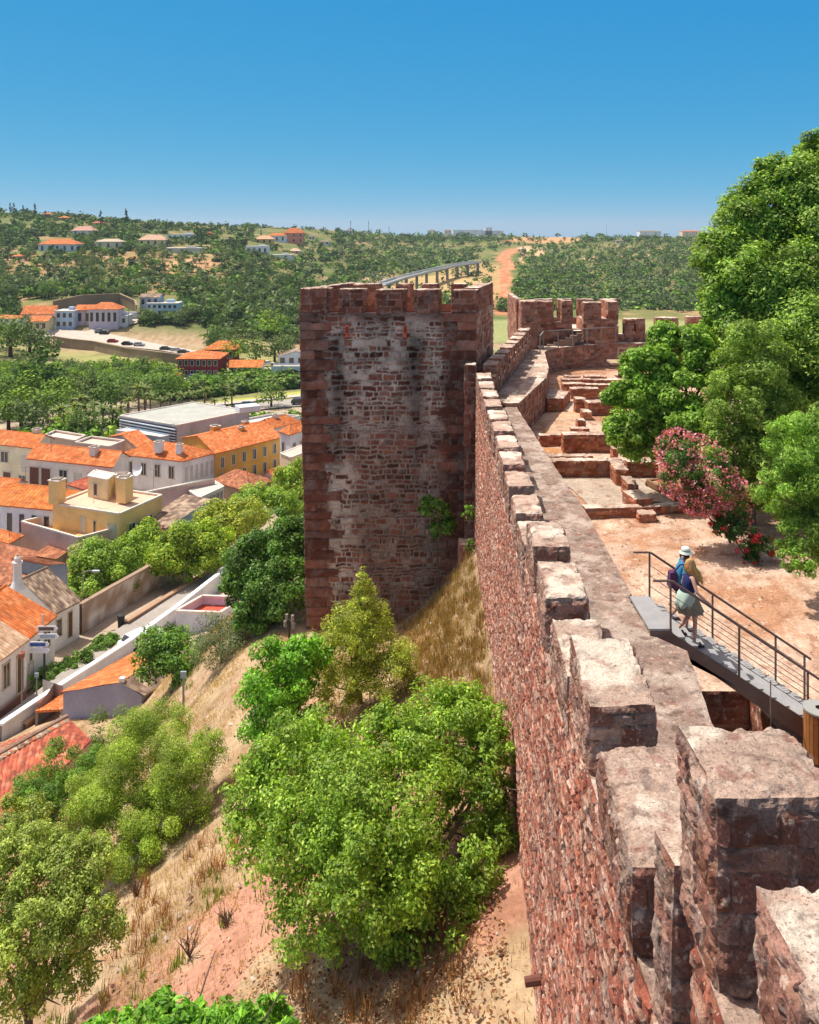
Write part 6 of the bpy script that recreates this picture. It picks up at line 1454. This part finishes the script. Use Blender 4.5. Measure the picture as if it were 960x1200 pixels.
# ------------------------------------------------------------------ trees of the valley and the hills
def proto_mesh(kind, n, size, pal, seed):
    r=np.random.default_rng(seed); mb=MB()
    if kind=='round': Ls=[((0,0,.55),(.5,.5,.42)),((.2,.1,.42),(.35,.35,.3)),((-.22,-.05,.4),(.34,.34,.3))]
    elif kind=='tall': Ls=[((0,0,.62),(.4,.4,.42)),((.1,0,.35),(.42,.4,.3))]
    elif kind=='cypress': Ls=[((0,0,.3),(.16,.16,.28)),((0,0,.6),(.12,.12,.32)),((0,0,.82),(.06,.06,.2))]
    elif kind=='bush': Ls=[((0,0,.25),(.5,.5,.3)),((.25,.1,.2),(.35,.3,.22))]
    crown(mb,Ls,n,size,pal,12,.42,.7,.7,r=r,bottom=-.6,fill=.15,seedcol=.15)
    if kind!='bush': mb.tube([(0,0,-.15),(0,0,.4)],[.05,.035],5,lin('#4f3d2e'))
    return mb
PR={}
def P_(kind,n,size,pal,seed):
    mb=proto_mesh(kind,n,size,PAL[pal],seed); o=mb.build('x',M['leaffar']); me=o.data; bpy.data.objects.remove(o); return me
PAL['vale']=G('#5f8038','#6d8c40','#527032','#7c9650')
protos=[P_('round',900,.075,'hill',1),P_('round',900,.075,'vale',2),P_('tall',900,.075,'dark',3),P_('round',900,.075,'olive',4),P_('tall',900,.075,'hill',5),P_('round',900,.075,'bright',6)]
for i,m_ in enumerate(protos): m_.name='distant_tree_foliage'
cyp=P_('cypress',300,.08,'pine',9); cyp.name='cypress_foliage'
def put(me,name,p,s,label,cat,group,sz=None):
    o=bpy.data.objects.new(name,me); COL.objects.link(o); o.location=p; o.scale=(s,s,sz or s*random.uniform(.75,1.0)); o.rotation_euler=(0,0,random.uniform(0,6.28)); tag(o,label,cat,group); return o
R2=np.random.default_rng(11)
# individual trees: orchard
k=0
for row in range(7):
    for i in range(12):
        px=R2.uniform(-5,5)+i*17+(row%2)*8; py=437+row*4.6+R2.uniform(-2,2)
        if px>205 or py>462 : continue
        g=T(px,py); put(protos[[1,5,5,1,0,5][R2.integers(6)]],'orchard_tree',g,R2.uniform(3.6,5.8),'leafy green orchard tree in the valley grove left of the red riverside building','tree','orchard trees in the valley'); k+=1
# dark clumps at specific places
SP=[(45,478,'tall',2,15,'very dark tall tree at the left beyond the town','tree'),(12,418,'r',3,16,'grey green tree mass left of the retaining wall','tree'),(35,414,'r',0,14,'dark green tree left of the retaining wall','tree'),(55,420,'r',0,11,'dark green round tree just under the retaining wall','tree'),
 (-5,408,'r',3,14,'grey olive tree at the left picture edge, below the white house','tree'),(318,478,'r',1,7,'round green tree standing on the river road','tree'),(300,425,'r',1,9,'green tree between the red building and the white villa','tree'),(275,424,'r',5,8,'bright tree behind the long white riverside house','tree'),(322,424,'r',0,10,'dark green tree left of the white villa','tree'),(333,418,'r',1,8,'green tree behind the white villa','tree'),
 (255,405,'r',1,9,'green tree above the pyramid roof','tree'),(318,398,'r',5,12,'bright yellowish green tree in the dry field','tree'),(270,410,'r',0,8,'tree behind the square red building','tree')]
for px,py,_,pi,s,lab,cat in SP: put(protos[pi],'valley_tree',T(px,py),s,lab,cat,None,s*.95)
for px,py,s in ((12,250,12),(16,252,13),(41,258,16),(27,254,12),(118,268,17),(133,272,12),(136,272,11),(148,268,19),(155,270,10),(231,285,14),(236,284,13),(228,286,12),(88,264,10),(306,278,8),(445,276,10)):
    put(cyp,'cypress_tree',T(px,py),s*.8,'slim dark cypress tree standing against the sky on the hill crest','tree','cypresses on the hill crest',s)
# the riverside palms
def make_palm():
    r=bpy.data.objects.new('palm_tree',None); COL.objects.link(r); r.empty_display_size=.1
    mb=MB(); mb.tube([(0,0,-.5),(.1,0,3),(0,.1,6)],[.35,.26,.24],8,lin('#6f5b46')); mb.build('trunk',M['bark'],r)
    mb=MB()
    for i in range(34):
        a=random.uniform(0,6.28); el=random.uniform(-.5,1.2); L=random.uniform(2,2.9); prev=Vector((0,.1,6)); d=Vector((math.cos(a)*math.cos(el),math.sin(a)*math.cos(el),math.sin(el))); c=random.choice(G('#6f8a48','#7f9650','#5d7a3c','#98985a')); s=Vector((-d.y,d.x,0)).normalized()*.28; V=[]
        for j in range(5):
            V+=[list(prev-s*(1.1-j*.2)),list(prev+Vector((0,0,.1))),list(prev+s*(1.1-j*.2))]; prev=prev+d*L/4; d=(d+Vector((0,0,-.28))).normalized()
        mb.add(V,[[3*j,3*j+3,3*j+4,3*j+1] for j in range(4)]+[[3*j+1,3*j+4,3*j+5,3*j+2] for j in range(4)],c)
    mb.build('crown',M['leaf'],r); return r
palm=make_palm(); first=True
PL=[(62,500),(75,498),(88,503),(100,500),(112,506),(121,510),(132,508),(150,490),(163,488),(176,486),(188,484),(200,483),(214,486),(228,482),(240,484),(252,486),(264,482),(272,480),(70,508),(95,496),(142,494),(170,481),(222,478),(110,497)]
for i,(px,py) in enumerate(PL):
    o=palm if i==0 else copy_tree(palm); o.location=T(px,py); s=random.uniform(.55,.95); o.scale=(s,s,s*random.uniform(.85,1.2)); o.rotation_euler=(0,0,random.uniform(0,6)); tag(o,'fan palm in the row between the town roofs and the river','palm tree','palms between the town and the river')
for i,(px,py,s) in enumerate(((10,505,9),(25,500,10),(40,508,9),(55,495,8),(5,490,11),(70,488,9),(90,486,9),(110,483,8),(130,482,8),(30,485,10),(15,478,9),(100,512,6),(115,514,5),(80,512,6),(150,478,8),(170,474,9),(190,472,9),(205,470,8),(225,468,8),(55,480,9),(180,466,8),(75,474,8),(100,470,9),(125,468,8))):
    put(protos[[1,5,0,1][i%4]],'park_tree',T(px,py),s,'green park tree among the palms beyond the town roofs','tree','park trees beyond the town')
# hill trees: 210 individuals nearest, the rest one mass
def densf(px,py):
    X=px;Y_=py; d=.75
    if 190<px<270 and 300<py<335: d=.25
    if px<190 and 298<py<345: d=.42
    if px>265 and py>300 and px<430: d=.95
    if py<300 and px<400: d=.95
    if 100<px<330 and 385<py<425: d=.18
    if py>360 and px>585: return 0 if py>367 else .6
    if abs(px-np.interp(py,[285,300,320,340,360,380],[602,594,592,590,590,589]))<14 and py>290: return 0
    if 505<px<585 and 312<py<360: d=.25
    if 600<px<680 and 276<py<286: d=.2
    if px>600 and py>300: d=.95
    if px>290: d*=1-ss(290,420,px)*.5*(1-float(ss(-.25,.1,fbm(np.array([px*.035,py*.11,0.]),140,3))))
    if 440<px<575 and py>306-(px-560)*.2 and py<350: d=.12
    return d
hill=[]; 
def roadhit(px,py):
    if py>384 and px<245 and py<422: return True
    if 20<px<165 and 350<py<395: return True
    if 165<px<212 and 345<py<375: return True
    return False
cnt=0; tries=0
VB=[(45,89,280,298),(84,110,266,278),(112,142,280,294),(162,194,276,290),(192,234,289,298),(196,228,272,282),(288,314,286,300),(314,342,297,303),(299,356,270,288),(338,352,291,298)]+VBX
def invilla(px,py): return any(a-1<px<b+1 and c<py<d+1.5 for a,b,c,d in VB)
IND=[]
while len(IND)<285 and tries<6000:
    tries+=1; px=R2.uniform(-20,420); py=R2.uniform(286,416)
    if px>345 and R2.uniform()<.6: px=R2.uniform(0,340)
    if roadhit(px,py) or invilla(px,py) or R2.uniform()>densf(px,py): continue
    g=T(px,py); IND.append((px,py,g))
for px,py,g in IND:
    s=R2.uniform(4.5,9); zone='left hill slope above the hillside houses' if px<190 else 'wooded hill slope left of the tower'
    put(protos[[0,0,2,3,4,1,0,4][R2.integers(8)]],'hill_tree',g-Vector((0,0,.2)),s,'dark green round tree on the '+zone,'tree','trees on the left hill slopes')
# the uncountable rest
def mass(name, N, sampler, smin, smax, pals, label, nleaf=26, mat_='leaffar', wood=False):
    T_=[]
    for i,p in enumerate(pals):
        r=np.random.default_rng(100+i); mb=MB(); crown(mb,[((0,0,.38),(.5,.5,.4)),((.2,.1,.3),(.36,.36,.3))],nleaf,.27,PAL[p],7,.5,.8,.8,r=r,bottom=-.4,fill=.2,seedcol=.12)
        T_.append((np.concatenate(mb.v),np.concatenate(mb.c)))
    Vs=[];Cs=[]
    pts=sampler(N)
    for i,g in enumerate(pts):
        v,c=T_[R2.integers(len(T_))]; a=R2.uniform(0,6.28); s=R2.uniform(smin,smax)*(1+.3*R2.normal()*.5); ca,sa=math.cos(a)*s,math.sin(a)*s
        q=np.stack([v[:,0]*ca-v[:,1]*sa,v[:,0]*sa+v[:,1]*ca,v[:,2]*s*R2.uniform(.7,1.1)],-1)+g; Vs.append(q); Cs.append(c*R2.uniform(.75,1.25))
    mb=MB(); V=np.concatenate(Vs); mb.add(V,np.arange(len(V)).reshape(-1,4),np.concatenate(Cs)); o=mb.build(name,M[mat_]); tag(o,label,None,None,'stuff')
def grid_T(pxs,pys):
    """many sight lines at once"""
    zr=-(pys[:,None]-HY)*_ys[None]/F; x=(pxs[:,None]-CX)*_ys[None]/F; zt=TZ(x[:,::3],np.broadcast_to(_ys[::3],x[:,::3].shape)); hit=zt>=zr[:,::3]; k=np.argmax(hit,1)*3; ok=hit.any(1)
    Y=_ys[k]; X=(pxs-CX)*Y/F; return np.stack([X,Y,TZ(X,Y)],-1)[ok], ok
def samp(px0,px1,py0,py1,ymin=330):
    def f(N):
        px=R2.uniform(px0,px1,N); py=R2.uniform(py0,py1,N); m=np.array([R2.uniform()<densf(a,b) and not roadhit(a,b) and not invilla(a,b) for a,b in zip(px,py)]); P,_=grid_T(px[m],py[m]); P=P[P[:,1]>ymin]; P[:,2]-=.3
        return P
    return f
def band(x0,x1,y0,y1,clump=True):
    """scattered over the land itself, thicker in patches"""
    def f(N):
        x=R2.uniform(x0,x1,N); y=R2.uniform(y0,y1,N); z=TZ(x,y); P=np.stack([x,y,z],-1); px=CX+F*x/y; py=HY-F*z/y
        d=np.array([densf(a,b) if not roadhit(a,b) and not invilla(a,b) else 0 for a,b in zip(px,py)]); d=d*(.35+.65*ss(-.25,.2,fbm(P*.012,120,3))); return P[R2.uniform(0,1,len(x))<d]-np.array([0,0,.3])
    return f
mass('hillside_scrub',8500,samp(-60,415,252,415),2.0,7.5,['hill','mid','dark','olive','grey','pine'],'scrub and small trees covering the left hill',44)
mass('hillside_scrub',13000,samp(408,1000,271,372),3.0,9.5,['hill','dark','mid','olive','olive','grey'],'dense scrub covering the far hills behind the tower',30)
mass('crest_wood',1500,samp(-40,430,247,290,ymin=500),5,10,['dark','hill','pine','olive'],'trees along the crest of the left hill',40)
mass('ridge_wood',1500,samp(400,1000,269,285,ymin=600),6,12,['dark','hill','pine','mid'],'trees along the distant ridge',30)
mass('valley_scrub',1000,samp(-20,205,430,470,ymin=205),2.,4.2,['mid','vale','olive','hill'],'low green undergrowth of the valley grove',40)
def reeds(N):
    P=[]
    for i in range(N):
        t=R2.uniform(); px=200+t*165; py=np.interp(px,[200,250,300,365],[462,458,452,446])+R2.uniform(-5,7); P.append(np.array(T(px,py)))
    return np.array(P)
mass('river_reeds',900,reeds,2.5,4.5,['olive','grey','mid'],'tall green reeds along the river bank',60)
def riv(N):
    return np.array([np.array(T(R2.uniform(225,330),R2.uniform(440,447))) for _ in range(N)])
mass('bank_shrubs',90,riv,2,3.5,['olive','mid'],'shrubs on the bank below the red riverside building',60)
def garden(N):
    P=[]
    for _ in range(N):
        px=R2.uniform(0,350); P.append(np.array(T(px,np.interp(px,[0,180,350],[520,512,500])+R2.uniform(-8,4))))
    return np.array(P)
mass('park_shrubs',160,garden,2.5,4.5,['mid','bright','hill'],'shrubs of the park beyond the town roofs',60)

# loose stones on the slope and in the courtyard
def stones(name,N,fn,s0,s1,cols,label):
    mb=MB(); V=[];F_=[];C=[]
    base=np.array([[1,0,0],[-1,0,0],[0,1,0],[0,-1,0],[0,0,1],[0,0,-1]],float); fc=np.array([[0,2,4],[2,1,4],[1,3,4],[3,0,4],[2,0,5],[1,2,5],[3,1,5],[0,3,5]])
    for i in range(N):
        p=fn(); q=base*R2.uniform(.5,1.2,(6,1))*np.array([1,.8,.5])*R2.uniform(s0,s1); a=R2.uniform(0,6.28); q=q@np.array([[math.cos(a),math.sin(a),0],[-math.sin(a),math.cos(a),0],[0,0,1]])
        mb.add(q+np.array(p),fc,np.array(cols[R2.integers(len(cols))])*R2.uniform(.7,1.3))
    tag(mb.build(name,M['stonef']),label,None,None,'stuff')
def sl():
    while True:
        x=R2.uniform(-14,2); y=R2.uniform(14,48)
        if x<WX(y)-.3: return TV(x,y)+Vector((0,0,.08))
def cy():
    y=R2.uniform(21.2,45); return Vector((R2.uniform(5.8,20),y,-HC(y)+.03))
stones('loose_stones',700,sl,.03,.14,G('#b5a592','#a08872','#c9bcaa','#8f6e5c'),'small loose stones scattered on the dry slope')
stones('loose_pebbles',1500,cy,.015,.05,G('#b5876a','#c9a88c','#8f6048','#d6c4b0'),'small pebbles scattered over the courtyard earth')
# bare twigs on the slope
for i,(px,py,lab) in enumerate(((222,1120,'bare grey dead shrub in the middle of the pink slope'),(265,1085,'small bleached dead branch beside the big slope tree'),(160,1050,'thin brown dead shrub left of the pink patch of slope'))):
    g=T(px,py); mb=MB()
    for k in range(22):
        a=random.uniform(0,6.28); L=random.uniform(.4,1.0)*(.6 if i==1 else 1); d=Vector((math.cos(a)*.6,math.sin(a)*.6,1)).normalized(); m=g+d*L*.5; e=g+d*L+Vector((random.uniform(-.15,.15),random.uniform(-.15,.15),0))
        mb.tube([g-Vector((0,0,.05)),m,e],[.014,.01,.004],4,lin('#8d7a68'),cap=False); mb.tube([m,m+Vector((random.uniform(-.2,.2),random.uniform(-.2,.2),.25))],[.008,.003],4,lin('#8d7a68'),cap=False)
    tag(mb.build('dead_shrub',M['bark']),lab,'dead shrub')
# rooftop aerials and dishes of the town
def aerial(p,lab):
    r=empty('roof_aerial',p,lab,'aerial','aerials on the town roofs'); mb=MB(); mb.tube([p,p+Vector((0,0,2.6))],.035,5,lin('#8a8c8e')); sub_(mb,'pole',M['attr'],r); mb=MB(); mb.bar(p+Vector((-.6,0,2.5)),p+Vector((.6,0,2.5)),.04,col=lin('#8a8c8e'))
    for k in range(5): mb.bar(p+Vector((-.5+.25*k,-.3,2.5)),p+Vector((-.5+.25*k,.3,2.5)),.025,col=lin('#8a8c8e'))
    sub_(mb,'antenna',M['attr'],r)
for px,py,H,lab in ((60,528,32,'thin aerial on the terraced block roof'),(205,515,34.3,'thin aerial on the white townhouse roof'),(280,512,34,'thin aerial on the ochre building roof'),(110,590,33.4,'thin aerial on the flat pink terrace of the peach house'),(30,570,33.5,'thin aerial on the burnt orange roof'),(180,572,34.9,'thin aerial on the low pink parapet building')):
    aerial(lvl(px,py,H),lab)
d=lvl(163,560,35.0); r=empty('satellite_dish',d,'white round satellite dish in front of the white townhouse wing','satellite dish'); mb=MB(); mb.tube([d+Vector((0,0,-.8)),d+Vector((0,0,.9))],.06,6,lin('#c9ccd0')); sub_(mb,'pole',M['attr'],r)
mb=MB(); V=[]
for j in range(5):
    rr=.85*j/4
    for i in range(18):
        a=6.283*i/18; q=Vector((rr*math.cos(a),-.35*(j/4)**2,rr*math.sin(a))); q.rotate(Euler((R(-25),0,R(-30)))); V.append(d+Vector((0,0,1.1))+q)
mb.add([list(v) for v in V],[[j*18+i,j*18+(i+1)%18,(j+1)*18+(i+1)%18,(j+1)*18+i] for j in range(4) for i in range(18)],lin('#dfe2e4')); sub_(mb,'dish',M['attr'],r)
hm = bpy.data.materials.new('haze_air'); hm.use_nodes = True; _n2 = hm.node_tree.nodes; _n2.remove(_n2['Principled BSDF'])
pv = _n2.new('ShaderNodeVolumePrincipled'); pv.inputs['Color'].default_value = (.74,.88,1,1); pv.inputs['Density'].default_value = .00009; pv.inputs['Anisotropy'].default_value = .2
hm.node_tree.links.new(pv.outputs[0], _n2['Material Output'].inputs['Volume']); M['haze'] = hm
# ------------------------------------------------------------------ camera, light, view
cam = bpy.data.cameras.new('camera'); co = bpy.data.objects.new('camera', cam); COL.objects.link(co)
co.location = (0,0,0); co.rotation_euler = (R(90),0,0); cam.sensor_fit = 'HORIZONTAL'; cam.sensor_width = 36; cam.lens = 36*F/960
cam.shift_y = -(600-HY)/960; cam.clip_start = .1; cam.clip_end = 20000; scene.camera = co
sd = Vector((-.86*math.cos(R(62)), .51*math.cos(R(62)), math.sin(R(62)))).normalized()
sun = bpy.data.lights.new('sun','SUN'); sun.energy = 4.6; sun.angle = R(.53); sun.color = (1,.955,.88)
so = bpy.data.objects.new('sun', sun); COL.objects.link(so); so.rotation_euler = sd.to_track_quat('Z','Y').to_euler(); so.location = (0,0,60)
w = bpy.data.worlds.new('World'); scene.world = w; w.use_nodes = True; nt_ = w.node_tree; NW = nt_.nodes; LW = nt_.links
sky = NW.new('ShaderNodeTexSky'); sky.sky_type = 'NISHITA'; sky.sun_disc = False; sky.sun_elevation = R(62); sky.sun_rotation = math.atan2(sd.x, sd.y)
sky.altitude = 0; sky.air_density = .35; sky.dust_density = 0; sky.ozone_density = 6
bgn = NW['Background']; bgn.inputs[1].default_value = .12
# colour grade of the low sky (deep clear blue), the unseen high sky warmed and brightened as added fill to lift shadows
def mnode(op, a, b):
    n = NW.new('ShaderNodeMath'); n.operation = op
    for i,v in enumerate((a,b)):
        if hasattr(v,'links') or hasattr(v,'node'): LW.new(v, n.inputs[i])
        else: n.inputs[i].default_value = v
    return n.outputs[0]
sp_ = NW.new('ShaderNodeSeparateColor'); LW.new(sky.outputs[0], sp_.inputs[0]); cb = NW.new('ShaderNodeCombineColor')
EXPO = 1.08
for i,(g,k) in enumerate(((1.25,.66),(.38,.51),(.12,.61))):
    v = mnode('POWER', mnode('MULTIPLY', sp_.outputs[i], .12), g); v = mnode('MULTIPLY', v, k/.12*EXPO); LW.new(v, cb.inputs[i])
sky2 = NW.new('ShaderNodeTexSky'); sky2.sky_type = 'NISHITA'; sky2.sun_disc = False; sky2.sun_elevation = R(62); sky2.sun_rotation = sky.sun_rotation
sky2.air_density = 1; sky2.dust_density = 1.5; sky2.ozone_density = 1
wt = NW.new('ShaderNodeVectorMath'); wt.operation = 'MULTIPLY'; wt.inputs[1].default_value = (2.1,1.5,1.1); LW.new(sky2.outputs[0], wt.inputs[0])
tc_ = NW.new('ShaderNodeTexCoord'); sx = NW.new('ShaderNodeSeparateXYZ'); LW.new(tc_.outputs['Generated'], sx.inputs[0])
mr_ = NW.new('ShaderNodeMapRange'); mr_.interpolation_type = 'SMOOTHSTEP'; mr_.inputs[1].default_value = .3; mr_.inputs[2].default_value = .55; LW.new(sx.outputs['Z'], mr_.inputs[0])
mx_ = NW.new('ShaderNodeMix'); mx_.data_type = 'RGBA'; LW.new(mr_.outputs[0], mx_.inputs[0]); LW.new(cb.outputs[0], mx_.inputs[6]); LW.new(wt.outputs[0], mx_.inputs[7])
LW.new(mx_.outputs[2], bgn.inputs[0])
scene.view_settings.view_transform = 'Standard'; scene.view_settings.look = 'None'; scene.view_settings.exposure = .2; scene.view_settings.gamma = 1
# the air: pale even haze round the whole scene
hz = MB(); hz.box((0,3500,-115),(17000,8000,370)); ho = hz.build('haze', M['haze']) if 'haze' in M else None
if ho: tag(ho, kind='stuff')
scene.render.engine = 'CYCLES'
scene.cycles.max_bounces = 6; scene.cycles.transparent_max_bounces = 4; scene.cycles.volume_bounces = 0
